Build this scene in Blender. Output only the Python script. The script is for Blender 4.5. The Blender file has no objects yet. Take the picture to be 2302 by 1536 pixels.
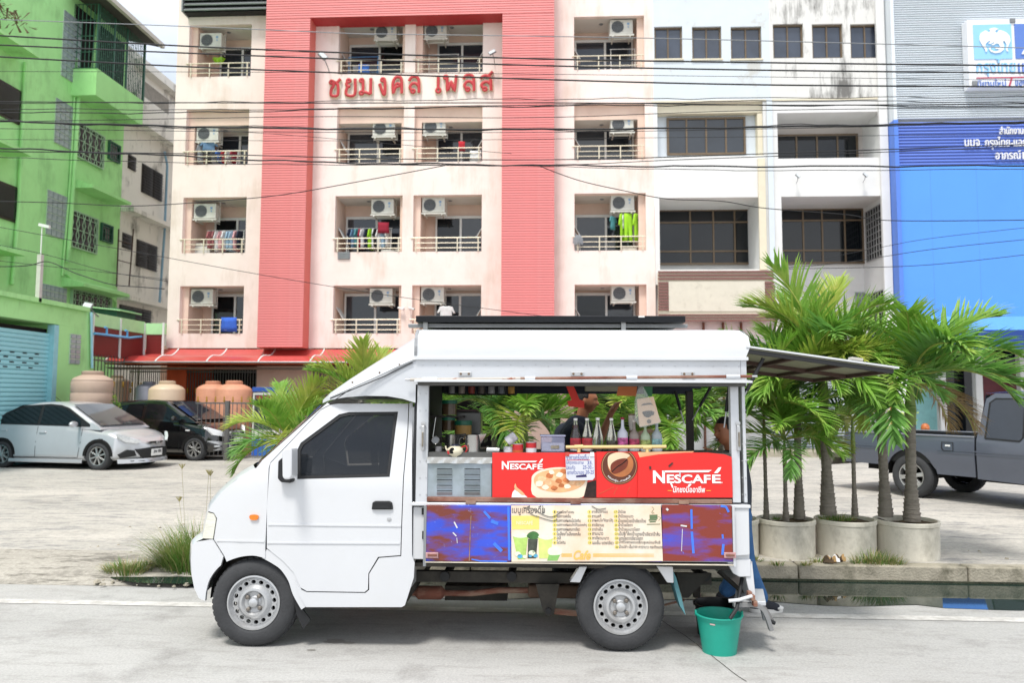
import bpy, bmesh, math, random
from mathutils import Vector as V, Matrix, Euler
R = math.radians
PI = math.pi
scn = bpy.context.scene
COL = scn.collection
CAMZ = 1.72
F_PX, YAW, TILT, ROLL = 1700.0, R(3.0), R(4.2), R(0.22)
CM = Matrix.Rotation(YAW, 3, 'Z') @ Matrix.Rotation(PI/2 + TILT, 3, 'X') @ Matrix.Rotation(ROLL, 3, 'Z')
cd = bpy.data.cameras.new('camera'); cam = bpy.data.objects.new('camera', cd); COL.objects.link(cam)
cam.matrix_world = Matrix.Translation((0, 0, CAMZ)) @ CM.to_4x4()
cd.sensor_width = 36.0; cd.lens = F_PX/2302*36; cd.clip_end = 500; cd.clip_start = 0.05
cd.dof.use_dof = True; cd.dof.focus_distance = 5.3; cd.dof.aperture_fstop = 2.6
scn.camera = cam
SUN_EL, SUN_AZ = R(64), R(200)          # azimuth measured clockwise from +Y
world = bpy.data.worlds.new("World"); scn.world = world; world.use_nodes = True
nt = world.node_tree; N = nt.nodes; L = nt.links
N.clear()
out = N.new('ShaderNodeOutputWorld'); bg = N.new('ShaderNodeBackground')
sky = N.new('ShaderNodeTexSky'); sky.sky_type = 'NISHITA'; sky.sun_disc = False
sky.sun_elevation = SUN_EL; sky.sun_rotation = SUN_AZ; sky.air_density = 1.0; sky.dust_density = 2.5
tc = N.new('ShaderNodeTexCoord'); mp = N.new('ShaderNodeMapping'); mp.inputs['Scale'].default_value = (1, 1, 2.4)
no = N.new('ShaderNodeTexNoise'); no.inputs['Scale'].default_value = 2.2; no.inputs['Detail'].default_value = 6
cr = N.new('ShaderNodeValToRGB'); cr.color_ramp.elements[0].position = 0.36; cr.color_ramp.elements[1].position = 0.56
mx = N.new('ShaderNodeMix'); mx.data_type = 'RGBA'
cr2 = N.new('ShaderNodeValToRGB')
cr2.color_ramp.elements[0].position = 0.35; cr2.color_ramp.elements[0].color = (6.6, 7.0, 7.6, 1)
cr2.color_ramp.elements[1].position = 0.7; cr2.color_ramp.elements[1].color = (8.6, 8.8, 9.0, 1)
L.new(tc.outputs['Generated'], mp.inputs[0]); L.new(mp.outputs[0], no.inputs['Vector'])
L.new(no.outputs['Fac'], cr.inputs[0]); L.new(no.outputs['Fac'], cr2.inputs[0])
mlt = N.new('ShaderNodeMath'); mlt.operation = 'MULTIPLY_ADD'; mlt.inputs[1].default_value = 0.45; mlt.inputs[2].default_value = 0.52
L.new(cr.outputs[0], mlt.inputs[0]); L.new(mlt.outputs[0], mx.inputs['Factor'])
L.new(sky.outputs[0], mx.inputs['A']); L.new(cr2.outputs[0], mx.inputs['B'])
L.new(mx.outputs['Result'], bg.inputs['Color']); bg.inputs['Strength'].default_value = 0.118
L.new(bg.outputs[0], out.inputs[0])
sd = bpy.data.lights.new('sun', 'SUN'); sd.energy = 2.3; sd.angle = R(12); sd.color = (1.0, 0.965, 0.91)
sun = bpy.data.objects.new('sun', sd); COL.objects.link(sun)
_d = V((math.sin(SUN_AZ)*math.cos(SUN_EL), math.cos(SUN_AZ)*math.cos(SUN_EL), math.sin(SUN_EL)))
sun.rotation_euler = _d.to_track_quat('Z', 'Y').to_euler(); sun.location = (0, -5, 20)
scn.view_settings.view_transform = 'Standard'; scn.view_settings.look = 'None'
scn.view_settings.exposure = 0.62; scn.view_settings.gamma = 1.0; scn.view_settings.use_curve_mapping = False
scn.render.engine = 'CYCLES'
scn.cycles.max_bounces = 8; scn.cycles.transparent_max_bounces = 16; scn.cycles.use_denoising = True
scn.cycles.sample_clamp_indirect = 6.0
def ray(u, v):
 return CM @ V(((u-1151)/F_PX, -(v-768)/F_PX, -1))
def at(u, v, y):                     # on the plane y = const
 d = ray(u, v); t = y/d.y
 return V((d.x*t, y, CAMZ + d.z*t))
def atx(u, v, x):                    # on the plane x = const
 d = ray(u, v); t = x/d.x
 return V((x, d.y*t, CAMZ + d.z*t))
def atz(u, v, z):                    # on the plane z = const
 d = ray(u, v); t = (z-CAMZ)/d.z
 return V((d.x*t, d.y*t, z))
def srgb(*c):
 if len(c) == 1:
  h = c[0]; c = [int(h[i:i+2], 16)/255 for i in (0, 2, 4)]
 return tuple((x/12.92 if x <= .04045 else ((x+.055)/1.055)**2.4) for x in c)
MC = {}
def mat(name, col, rough=0.6, metal=0.0, var=0.08, scale=6.0, bump=0.0, bscale=None, spec=0.5, coat=0.0,
  dirt=None, dirt_amt=0.0, dscale=1.5, stretch=(1, 1, 1), trans=0.0, ior=1.45, alpha=1.0, sub=0.0, emit=None, dirt_pos=(0.45, 0.7)):
 if name in MC: return MC[name]
 m = bpy.data.materials.new(name); m.use_nodes = True; MC[name] = m
 nt = m.node_tree; N = nt.nodes; L = nt.links
 b = N['Principled BSDF']
 b.inputs['Roughness'].default_value = rough; b.inputs['Metallic'].default_value = metal
 b.inputs['Specular IOR Level'].default_value = spec; b.inputs['Coat Weight'].default_value = coat
 b.inputs['Coat Roughness'].default_value = 0.06
 b.inputs['Transmission Weight'].default_value = trans; b.inputs['IOR'].default_value = ior
 b.inputs['Alpha'].default_value = alpha
 if sub: b.inputs['Subsurface Weight'].default_value = sub; b.inputs['Subsurface Radius'].default_value = (.02, .01, .005)
 if emit: b.inputs['Emission Color'].default_value = (*emit, 1); b.inputs['Emission Strength'].default_value = 1
 col = tuple(col)[:3]
 tc = N.new('ShaderNodeTexCoord'); mp = N.new('ShaderNodeMapping'); mp.inputs['Scale'].default_value = stretch
 L.new(tc.outputs['Object'], mp.inputs[0])
 n = N.new('ShaderNodeTexNoise'); n.inputs['Scale'].default_value = scale; n.inputs['Detail'].default_value = 5
 n.inputs['Roughness'].default_value = 0.6; L.new(mp.outputs[0], n.inputs['Vector'])
 r = N.new('ShaderNodeValToRGB'); r.color_ramp.elements[0].position = 0.3; r.color_ramp.elements[1].position = 0.7
 r.color_ramp.elements[0].color = (*[max(0, c*(1-var)) for c in col], 1)
 r.color_ramp.elements[1].color = (*[min(1, c*(1+var)) for c in col], 1)
 L.new(n.outputs['Fac'], r.inputs[0]); cout = r.outputs[0]
 if dirt is not None and dirt_amt > 0:
  n2 = N.new('ShaderNodeTexNoise'); n2.inputs['Scale'].default_value = dscale; n2.inputs['Detail'].default_value = 8
  n2.inputs['Roughness'].default_value = 0.68; L.new(mp.outputs[0], n2.inputs['Vector'])
  r2 = N.new('ShaderNodeValToRGB'); r2.color_ramp.elements[0].position = dirt_pos[0]; r2.color_ramp.elements[1].position = dirt_pos[1]
  r2.color_ramp.elements[0].color = (0, 0, 0, 1); r2.color_ramp.elements[1].color = (dirt_amt,)*3 + (1,)
  L.new(n2.outputs['Fac'], r2.inputs[0])
  x = N.new('ShaderNodeMix'); x.data_type = 'RGBA'; x.inputs['B'].default_value = (*tuple(dirt)[:3], 1)
  L.new(r2.outputs[0], x.inputs['Factor']); L.new(cout, x.inputs['A']); cout = x.outputs['Result']
 L.new(cout, b.inputs['Base Color'])
 if bump > 0:
  n3 = N.new('ShaderNodeTexNoise'); n3.inputs['Scale'].default_value = bscale or scale*6; n3.inputs['Detail'].default_value = 4
  L.new(mp.outputs[0], n3.inputs['Vector'])
  bm = N.new('ShaderNodeBump'); bm.inputs['Strength'].default_value = bump; bm.inputs['Distance'].default_value = 0.02
  L.new(n3.outputs['Fac'], bm.inputs['Height']); L.new(bm.outputs[0], b.inputs['Normal'])
 return m
def tag(o, label=None, cat=None, group=None, kind=None):
 if label: o['label'] = label
 if cat: o['category'] = cat
 if group: o['group'] = group
 if kind: o['kind'] = kind
 return o
def thing(name, label, cat, loc=(0, 0, 0), rot=(0, 0, 0), group=None):
 o = bpy.data.objects.new(name, None); COL.objects.link(o); o.location = loc
 o.rotation_euler = rot if hasattr(rot, '__len__') else (0, 0, rot); o.empty_display_size = .1
 return tag(o, label, cat, group)
def wmat(o):
 m = Matrix.Identity(4)
 while o is not None: m = o.matrix_basis @ m; o = o.parent
 return m
def kids(o): return [c for c in bpy.data.objects if c.parent == o]
def copy_tree(o, parent=None, cache=None):
 c = o.copy(); COL.objects.link(c); c.parent = parent
 for ch in list(o.children): copy_tree(ch, c)
 return c
class MB:
 def __init__(s): s.v = []; s.f = []; s.mi = []; s.cur = 0
 def add(s, vs, fs):
  b = len(s.v); s.v += [tuple(p) for p in vs]; s.f += [tuple(b+i for i in f) for f in fs]; s.mi += [s.cur]*len(fs); return s
 def box(s, x0, x1, y0, y1, z0, z1):
  if x0 > x1: x0, x1 = x1, x0
  if y0 > y1: y0, y1 = y1, y0
  if z0 > z1: z0, z1 = z1, z0
  return s.add([(x0,y0,z0),(x1,y0,z0),(x1,y1,z0),(x0,y1,z0),(x0,y0,z1),(x1,y0,z1),(x1,y1,z1),(x0,y1,z1)],
                     [(0,3,2,1),(4,5,6,7),(0,1,5,4),(1,2,6,5),(2,3,7,6),(3,0,4,7)])
 def obox(s, c, dx, dy, dz):       # oriented box: centre and three half-axis vectors
  c, dx, dy, dz = V(c), V(dx), V(dy), V(dz)
  return s.add([c-dx-dy-dz, c+dx-dy-dz, c+dx+dy-dz, c-dx+dy-dz, c-dx-dy+dz, c+dx-dy+dz, c+dx+dy+dz, c-dx+dy+dz],
                     [(0,3,2,1),(4,5,6,7),(0,1,5,4),(1,2,6,5),(2,3,7,6),(3,0,4,7)])
 def quad(s, a, b, c, d): return s.add([a, b, c, d], [(0, 1, 2, 3)])
 def prism(s, poly, d, axis='y', d2=None):   # poly of (a,b) extruded from d to d2 along axis
  n = len(poly); P = {'y': lambda a, b, t: (a, t, b), 'x': lambda a, b, t: (t, a, b), 'z': lambda a, b, t: (a, b, t)}[axis]
  vs = [P(a, b, d) for a, b in poly] + [P(a, b, d2) for a, b in poly]
  return s.add(vs, [tuple(range(n)), tuple(reversed(range(n, 2*n)))] + [(i, n+i, n+(i+1) % n, (i+1) % n) for i in range(n)])
 def tube(s, pts, r, n=8, caps=True, closed=False):
  pts = [V(p) for p in pts]; k = len(pts); rs = r if hasattr(r, '__len__') else [r]*k; b = len(s.v); up = None
  for i, p in enumerate(pts):
   t = (pts[min(i+1, k-1)] - pts[max(i-1, 0)]) if not closed else (pts[(i+1) % k]-pts[i-1])
   t = t.normalized() if t.length > 1e-9 else V((0, 0, 1))
   if up is None: up = V((0, 0, 1)) if abs(t.z) < .9 else V((1, 0, 0))
   a = t.cross(up);  a = a.normalized() if a.length > 1e-6 else t.orthogonal().normalized()
   c = a.cross(t).normalized(); up = c
   for j in range(n):
    w = 2*PI*j/n; s.v.append(tuple(p + a*math.cos(w)*rs[i] + c*math.sin(w)*rs[i]))
  m = k if closed else k-1; nf = 0
  for i in range(m):
   for j in range(n):
    i2 = (i+1) % k
    s.f.append((b+i*n+j, b+i*n+(j+1) % n, b+i2*n+(j+1) % n, b+i2*n+j)); nf += 1
  if caps and not closed:
   s.f.append(tuple(b+j for j in reversed(range(n)))); s.f.append(tuple(b+(k-1)*n+j for j in range(n))); nf += 2
  s.mi += [s.cur]*nf; return s
 def lathe(s, prof, n=24, c=(0, 0, 0), axis='z', caps=True):
  b = len(s.v); k = len(prof); nf = 0
  for r, h in prof:
   for j in range(n):
    w = 2*PI*j/n; x, y = r*math.cos(w), r*math.sin(w)
    p = (x, y, h) if axis == 'z' else ((x, h, y) if axis == 'y' else (h, x, y))
    s.v.append((p[0]+c[0], p[1]+c[1], p[2]+c[2]))
  for i in range(k-1):
   for j in range(n):
    q = (b+i*n+j, b+i*n+(j+1) % n, b+(i+1)*n+(j+1) % n, b+(i+1)*n+j)
    s.f.append(q if axis != 'y' else q[::-1]); nf += 1
  if caps:
   if prof[0][0] > 1e-5: s.f.append(tuple(b+j for j in range(n))[::-1]); nf += 1
   if prof[-1][0] > 1e-5: s.f.append(tuple(b+(k-1)*n+j for j in range(n))); nf += 1
  s.mi += [s.cur]*nf; return s
 def grid(s, fn, nu, nv):
  b = len(s.v)
  for i in range(nu+1):
   for j in range(nv+1): s.v.append(tuple(fn(i/nu, j/nv)))
  for i in range(nu):
   for j in range(nv):
    a = b+i*(nv+1)+j; s.f.append((a, a+nv+1, a+nv+2, a+1))
  s.mi += [s.cur]*(nu*nv); return s
 def xform(s, M): s.v = [tuple(M @ V(p)) for p in s.v]; return s
 def mesh(s, name, mats, smooth=0):
  me = bpy.data.meshes.new(name); me.from_pydata(s.v, [], s.f)
  for m in (mats if isinstance(mats, (list, tuple)) else [mats]): me.materials.append(m)
  if isinstance(mats, (list, tuple)) and len(mats) > 1: me.polygons.foreach_set('material_index', s.mi)
  if smooth:
   me.polygons.foreach_set('use_smooth', [True]*len(me.polygons))
   if smooth < 180: me.set_sharp_from_angle(angle=R(smooth))
  me.update(); return me
 def obj(s, name, mats, parent=None, world=False, smooth=0, bev=0, seg=2, label=None, cat=None, group=None, kind=None, fix=False):
  if world and parent is not None: s.xform(wmat(parent).inverted())
  me = s.mesh(name, mats, smooth)
  if fix:
   bm = bmesh.new(); bm.from_mesh(me); bmesh.ops.recalc_face_normals(bm, faces=bm.faces); bm.to_mesh(me); bm.free()
  o = bpy.data.objects.new(name, me); COL.objects.link(o); o.parent = parent
  if bev:
   md = o.modifiers.new('b', 'BEVEL'); md.width = bev; md.segments = seg; md.limit_method = 'ANGLE'; md.angle_limit = R(35)
   if not smooth:
    me.polygons.foreach_set('use_smooth', [True]*len(me.polygons)); md.harden_normals = True
  return tag(o, label, cat, group, kind)
def put(name, me, parent=None, loc=(0, 0, 0), rot=(0, 0, 0), scale=None, **k):
 o = bpy.data.objects.new(name, me); COL.objects.link(o); o.parent = parent; o.location = loc; o.rotation_euler = rot
 if scale: o.scale = scale
 return tag(o, **k)
def text(body, m, parent, x0, x1, z0, z1, y, name='lettering', thick=0.0, bold=0.0, world=False, res=3, shear=0.0, keep=False, M=None, **k):
 """text fitted into x0..x1, z0..z1 on a plane facing -y; thick is its depth"""
 c = bpy.data.curves.new('t', 'FONT'); c.body = body; c.resolution_u = res; c.offset = bold; c.shear = shear; c.fill_mode = 'FRONT'
 o = bpy.data.objects.new('t', c); me = bpy.data.meshes.new_from_object(o)
 bpy.data.objects.remove(o); bpy.data.curves.remove(c)
 n = len(me.vertices); co = [0.0]*(3*n); me.vertices.foreach_get('co', co)
 xs, zs = co[0::3], co[1::3]; ax, bx, az, bz = min(xs), max(xs), min(zs), max(zs)
 sx = (x1-x0)/(bx-ax); sz = (z1-z0)/(bz-az)
 if keep: sx = min(sx, sz)
 vs = [(x0+(xs[i]-ax)*sx, y, z0+(zs[i]-az)*sz) for i in range(n)]
 fs = [tuple(p.vertices) for p in me.polygons]
 mb = MB(); bpy.data.meshes.remove(me)
 mb.add(vs, fs)
 if thick:
  ed = {}
  for f in fs:
   for a, b in zip(f, f[1:]+f[:1]):
    ky = (min(a, b), max(a, b)); ed[ky] = None if ky in ed else (a, b)
  q = [(p[0], y+thick, p[2]) for p in vs]; b0 = len(mb.v); mb.v += q
  for e in ed.values():
   if e: mb.f.append((e[0], e[0]+b0, e[1]+b0, e[1])); mb.mi.append(0)
 if M is not None: mb.xform(M)
 return mb.obj(name, m, parent, world=world, **k)
def wall_face(mb, x0, x1, z0, z1, holes, y, depth):
 """front skin at y with rectangular holes (x0,x1,z0,z1) and reveals running back by depth"""
 xs = sorted({x0, x1, *[h[0] for h in holes], *[h[1] for h in holes]}); zs = sorted({z0, z1, *[h[2] for h in holes], *[h[3] for h in holes]})
 xs = [x for x in xs if x0 <= x <= x1]; zs = [z for z in zs if z0 <= z <= z1]
 for j in range(len(zs)-1):
  run = None
  for i in range(len(xs)):
   ok = False
   if i < len(xs)-1:
    cx, cz = (xs[i]+xs[i+1])/2, (zs[j]+zs[j+1])/2
    ok = not any(h[0] < cx < h[1] and h[2] < cz < h[3] for h in holes)
   if ok and run is None: run = xs[i]
   if not ok and run is not None:
    mb.quad((run, y, zs[j]), (xs[i], y, zs[j]), (xs[i], y, zs[j+1]), (run, y, zs[j+1])); run = None
 for h in holes:
  a, b, c, d = h[:4]; e = y + (h[4] if len(h) > 4 else depth)
  mb.quad((a, y, c), (a, y, d), (a, e, d), (a, e, c)); mb.quad((b, y, c), (b, e, c), (b, e, d), (b, y, d))
  mb.quad((a, y, c), (a, e, c), (b, e, c), (b, y, c)); mb.quad((a, y, d), (b, y, d), (b, e, d), (a, e, d))
 return mb
def hull_strip(pts, w):              # 2D polyline -> closed outline of width w
 Lp, Rp = [], []
 for i, p in enumerate(pts):
  a = pts[max(i-1, 0)]; b = pts[min(i+1, len(pts)-1)]; dx, dy = b[0]-a[0], b[1]-a[1]; l = math.hypot(dx, dy) or 1
  Lp.append((p[0]-dy/l*w/2, p[1]+dx/l*w/2)); Rp.append((p[0]+dy/l*w/2, p[1]-dx/l*w/2))
 return Lp + Rp[::-1]
def spline(pts, n=8, closed=False):
 out = []; k = len(pts)
 rng = range(k if closed else k-1)
 for i in rng:
  P = [V(pts[(i+j-1) % k]) if closed else V(pts[min(max(i+j-1, 0), k-1)]) for j in range(4)]
  for t in range(n):
   t = t/n
   out.append(tuple(0.5*((2*P[1]) + (-P[0]+P[2])*t + (2*P[0]-5*P[1]+4*P[2]-P[3])*t*t + (-P[0]+3*P[1]-3*P[2]+P[3])*t**3)))
 if not closed: out.append(tuple(pts[-1]))
 return out
KY = 7.62            # front face of the kerb
LOTZ = 0.10
def ground_mat(name, base, light, dark, gran, streak=None, rough=0.85, seed=0.0, crack=True):
 m = bpy.data.materials.new(name); m.use_nodes = True; nt = m.node_tree; N = nt.nodes; L = nt.links; b = N['Principled BSDF']
 b.inputs['Roughness'].default_value = rough; b.inputs['Specular IOR Level'].default_value = 0.3
 tc = N.new('ShaderNodeTexCoord'); mp = N.new('ShaderNodeMapping'); mp.inputs['Location'].default_value = (seed, seed, 0)
 L.new(tc.outputs['Object'], mp.inputs[0]); P = mp.outputs[0]
 def noise(sc, det=6, rg=0.6, vec=P):
  n = N.new('ShaderNodeTexNoise'); n.inputs['Scale'].default_value = sc; n.inputs['Detail'].default_value = det; n.inputs['Roughness'].default_value = rg
  L.new(vec, n.inputs['Vector']); return n.outputs['Fac']
 def ramp(f, a, c, ca=(0, 0, 0, 1), cb=(1, 1, 1, 1)):
  r = N.new('ShaderNodeValToRGB'); r.color_ramp.elements[0].position = a; r.color_ramp.elements[1].position = c
  r.color_ramp.elements[0].color = ca; r.color_ramp.elements[1].color = cb; L.new(f, r.inputs[0]); return r.outputs[0]
 def mix(f, A, B, kind='MIX'):
  x = N.new('ShaderNodeMix'); x.data_type = 'RGBA'; x.blend_type = kind
  for i, s in (('Factor', f), ('A', A), ('B', B)):
   if isinstance(s, (int, float)): x.inputs[i].default_value = s
   elif isinstance(s, tuple): x.inputs[i].default_value = (*s[:3], 1)
   else: L.new(s, x.inputs[i])
  return x.outputs['Result']
 mp2 = N.new('ShaderNodeMapping'); mp2.inputs['Scale'].default_value = (0.35, 1.6, 1); L.new(P, mp2.inputs[0])
 c = mix(ramp(noise(0.5, 5, .6, mp2.outputs[0]), .38, .66), base, light)
 c = mix(ramp(noise(1.7, 8, .7), .52, .74), c, dark)
 if streak: c = mix(ramp(noise(5.5, 8, .75, mp2.outputs[0]), .51, .62, cb=(.7, .7, .7, 1)), c, streak)
 g = noise(gran, 3, .8); c = mix(0.5, c, mix(1.0, c, ramp(g, .3, .7, (.58, .58, .59, 1), (1.28, 1.28, 1.26, 1)), 'MULTIPLY'))
 c = mix(ramp(noise(2.6, 2, .4), .74, .77, cb=(.45, .45, .45, 1)), c, tuple(x*.35 for x in dark))
 if crack:
  vo = N.new('ShaderNodeTexVoronoi'); vo.feature = 'DISTANCE_TO_EDGE'; vo.inputs['Scale'].default_value = .33
  nx = N.new('ShaderNodeTexNoise'); nx.inputs['Scale'].default_value = 1.5; L.new(P, nx.inputs['Vector'])
  va = N.new('ShaderNodeVectorMath'); va.operation = 'ADD'; L.new(P, va.inputs[0]); L.new(nx.outputs['Color'], va.inputs[1]); L.new(va.outputs[0], vo.inputs['Vector'])
  c = mix(ramp(vo.outputs['Distance'], .0008, .003, (.5, .5, .5, 1), (0, 0, 0, 1)), c, tuple(x*.4 for x in dark))
 L.new(c, b.inputs['Base Color'])
 bp = N.new('ShaderNodeBump'); bp.inputs['Strength'].default_value = .25; bp.inputs['Distance'].default_value = .01; L.new(g, bp.inputs['Height']); L.new(bp.outputs[0], b.inputs['Normal'])
 return m
M_road = ground_mat('road_concrete', srgb('a6a5a2'), srgb('b2b1ae'), srgb('8b8986'), 60, rough=.8, streak=srgb('9a9894'), crack=False)
M_lot = ground_mat('lot_concrete', srgb('aca8a0'), srgb('bbb6ad'), srgb('98948d'), 22, streak=srgb('787879'), seed=7.3, crack=False)
M_kerb = mat('kerb_concrete', srgb('a39c8c'), .9, var=.15, scale=8, bump=.5, dirt=srgb('4b4a38'), dirt_amt=.8, dscale=3, dirt_pos=(.5, .68))
M_moss = mat('gutter_moss', srgb('3b4030'), .9, var=.4, scale=14, bump=.8, dirt=srgb('1c1f1a'), dirt_amt=.9, dscale=4)
def roadz(y): return 0.0 if y < 5.1 else -(y-5.1)*0.030
mb = MB()
ys = [-40, -10, 0, 2, 4, 5.1, 6, 6.7, KY-.02]
for a, b in zip(ys, ys[1:]):
 for i in range(30):
  x0, x1 = -60+i*4, -56+i*4
  mb.quad((x0, a, roadz(a)), (x1, a, roadz(a)), (x1, b, roadz(b)), (x0, b, roadz(b)))
mb.obj('road', M_road, kind='structure')
M_dark = mat('joint_filler', srgb('4a4743'), .95, var=.3, scale=20)
j = MB(); random.seed(4)
jp = [(atz(1500+(v-1395)*1.28+random.uniform(-3, 3), v, 0).x, atz(1500, v, 0).y) for v in range(1350, 1536, 12)]
for (xa, ya), (xb, yb) in zip(jp, jp[1:]):
 j.quad((xa-.003, ya, roadz(ya)+.003), (xa+.003, ya, roadz(ya)+.003), (xb+.003, yb, roadz(yb)+.003), (xb-.003, yb, roadz(yb)+.003))
j.obj('road_joint', M_dark, kind='structure')
M_wetc = mat('damp_concrete', srgb('86837e'), .5, var=.15, scale=20)
random.seed(15)
for (u, v, r) in ((1592, 1415, .045), (1575, 1428, .03), (1604, 1436, .05), (1560, 1446, .03), (1622, 1470, .02), (752, 1440, .05), (785, 1444, .025), (700, 1462, .02)):
 c = atz(u, v, .0); MB().add([(c.x+r*1.5*math.cos(a)*random.uniform(.7, 1.2), c.y+r*math.sin(a)*random.uniform(.7, 1.2), roadz(c.y)+.0025) for a in [k*PI/9 for k in range(18)]], [tuple(range(18))]).obj('road_stain', M_wetc, kind='structure')
M_line = mat('worn_white_paint', srgb('c9c7c2'), .8, var=.06, scale=12, dirt=srgb('a5a29c'), dirt_amt=.75, dscale=9, bump=.2, dirt_pos=(.42, .62))
yl = 0.5*(atz(0, 1345, -.02).y + atz(2000, 1388, -.02).y)
mb = MB()
for i in range(60):
 x0, x1 = -60+i*2, -58+i*2
 mb.quad((x0, yl-.07, roadz(yl-.07)+.004), (x1, yl-.07, roadz(yl-.07)+.004), (x1, yl+.07, roadz(yl+.07)+.004), (x0, yl+.07, roadz(yl+.07)+.004))
mb.obj('road_marking', M_line, kind='structure')
mb = MB()
x_k0 = at(360, 1290, KY).x      # kerb becomes a sloped edge left of here
for i in range(60):
 x0, x1 = -60+i*2, -58+i*2
 for a, b in ((KY+.16, 9), (9, 12), (12, 18), (18, 40)):
  mb.quad((x0, a, LOTZ), (x1, a, LOTZ), (x1, b, LOTZ), (x0, b, LOTZ))
mb.obj('parking_lot', M_lot, kind='structure')
MB().quad((-300, -300, -.35), (300, -300, -.35), (300, 300, -.35), (-300, 300, -.35)).obj('ground', M_lot, kind='structure')
ks = MB(); k = 0; x = -12.0
random.seed(9)
kerb_root = thing('kerb', 'worn concrete kerb with mossy foot along the edge of the parking lot', None, (0, KY, 0)); kerb_root['kind'] = 'structure'
while x < 14:
 w = 1.6; dz = random.uniform(-.004, .004)
 kb = MB()
 if x < -3.1: x += w; continue
 if 1:
  kb.box(x, x+w-.008, 0+random.uniform(-.006, .006), .17, -.12, LOTZ+.004+dz)
 kb.obj('kerb_stone', M_kerb, kerb_root, bev=.018 if x >= -3.4 else 0, smooth=0 if x >= -3.4 else 60); x += w
MB().grid(lambda s, t: (-30+26.62*s, KY-.62+t*.80, roadz(KY-.62)+.001+(LOTZ+.004-roadz(KY-.62))*(t**.9)+.010*math.sin(s*61)*t*(1-t)*4+.008*math.sin(s*143+t*4)*t*(1-t)), 160, 8).obj('ramp', ground_mat('ramp_dirt', srgb('a29d93'), srgb('aea99f'), srgb('615d55'), 30, streak=srgb('45413a'), seed=2.1), kind='structure', smooth=180)
MB().box(-2.95, 14, KY-.035, KY-.012, -.12, -.028).obj('moss_band', M_moss, kind='stuff')
M_water = bpy.data.materials.new('gutter_water'); M_water.use_nodes = True
b = M_water.node_tree.nodes['Principled BSDF']; b.inputs['Base Color'].default_value = (*srgb('20302b'), 1); b.inputs['Roughness'].default_value = .03
b.inputs['Specular IOR Level'].default_value = .9; b.inputs['IOR'].default_value = 1.33
nn = M_water.node_tree.nodes.new('ShaderNodeTexNoise'); nn.inputs['Scale'].default_value = 5
bb = M_water.node_tree.nodes.new('ShaderNodeBump'); bb.inputs['Strength'].default_value = .02
M_water.node_tree.links.new(nn.outputs['Fac'], bb.inputs['Height']); M_water.node_tree.links.new(bb.outputs[0], b.inputs['Normal'])
wz = -.0445
def shore(x): return 6.72 + .06*math.sin(x*1.7) + .05*math.sin(x*4.1+1) + (.09 if x < 3.2 else -.02)
mb = MB(); n = 88
for i in range(n):
 xa, xb = -2.95+i*.19, -2.95+(i+1)*.19
 mb.quad((xa, shore(xa), wz), (xb, shore(xb), wz), (xb, KY-.036, wz), (xa, KY-.036, wz))
mb.obj('water', M_water, kind='structure')
M_wet = mat('wet_silt', srgb('76726a'), .35, var=.25, scale=6, dirt=srgb('4a4740'), dirt_amt=.7, dscale=3)
mb = MB(); mb.add([( -3.55+.62*math.cos(a)*(1+.15*math.sin(3*a)), 7.12+.17*math.sin(a), -.012) for a in [i*2*PI/28 for i in range(28)]], [tuple(range(28))])
mb.obj('water_puddle', M_water, kind='structure')
# ================================================================ pink apartment building
FY = 22.5; CY = 21.95
M_pink = mat('pale_pink_render', srgb('ecddd6'), .85, var=.03, scale=1.2, bump=.08, bscale=30, dirt=srgb('d3c0b5'), dirt_amt=.35, dscale=.7)
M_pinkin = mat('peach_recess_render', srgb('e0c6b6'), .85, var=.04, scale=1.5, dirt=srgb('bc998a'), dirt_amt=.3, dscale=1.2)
M_redplank = mat('coral_red_siding', srgb('d67b7a'), .55, var=.05, scale=3, dirt=srgb('e59a98'), dirt_amt=.35, dscale=1.0, stretch=(1, 1, .4))
M_redside = mat('coral_red_render', srgb('d06e64'), .7, var=.05, scale=2)
M_white = mat('white_painted_frame', srgb('d9dad8'), .5, var=.03)
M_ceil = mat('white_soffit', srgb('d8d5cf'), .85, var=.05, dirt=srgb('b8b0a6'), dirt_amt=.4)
M_glass = mat('tinted_glass', srgb('2a3038'), .06, var=.25, scale=1.2, spec=.9)
M_glassb = mat('dark_tinted_glass', srgb('12161a'), .06, var=.3, scale=1.2, spec=.6)
M_steel = mat('cream_steel_rail', srgb('d6cdb8'), .4, var=.05, metal=.2)
M_grey = mat('grey_steel', srgb('8d9192'), .45, var=.08, metal=.4)
M_acw = mat('cream_sheet_metal', srgb('cdccc4'), .5, var=.06, scale=4, dirt=srgb('a09c8e'), dirt_amt=.4, dscale=5)
M_acg = mat('grey_fan_guard', srgb('7d8083'), .6, var=.1)
M_black = mat('matt_black', srgb('16171a'), .6, var=.2)
M_acl = mat('blue_print', srgb('7f9fc0'), .6, var=.2, scale=30)
pink = thing('apartment_building', 'pale pink five storey apartment building with two coral red slatted columns', 'building', (0, FY, LOTZ))
def mid(f, *a): return f(*a)
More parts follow.
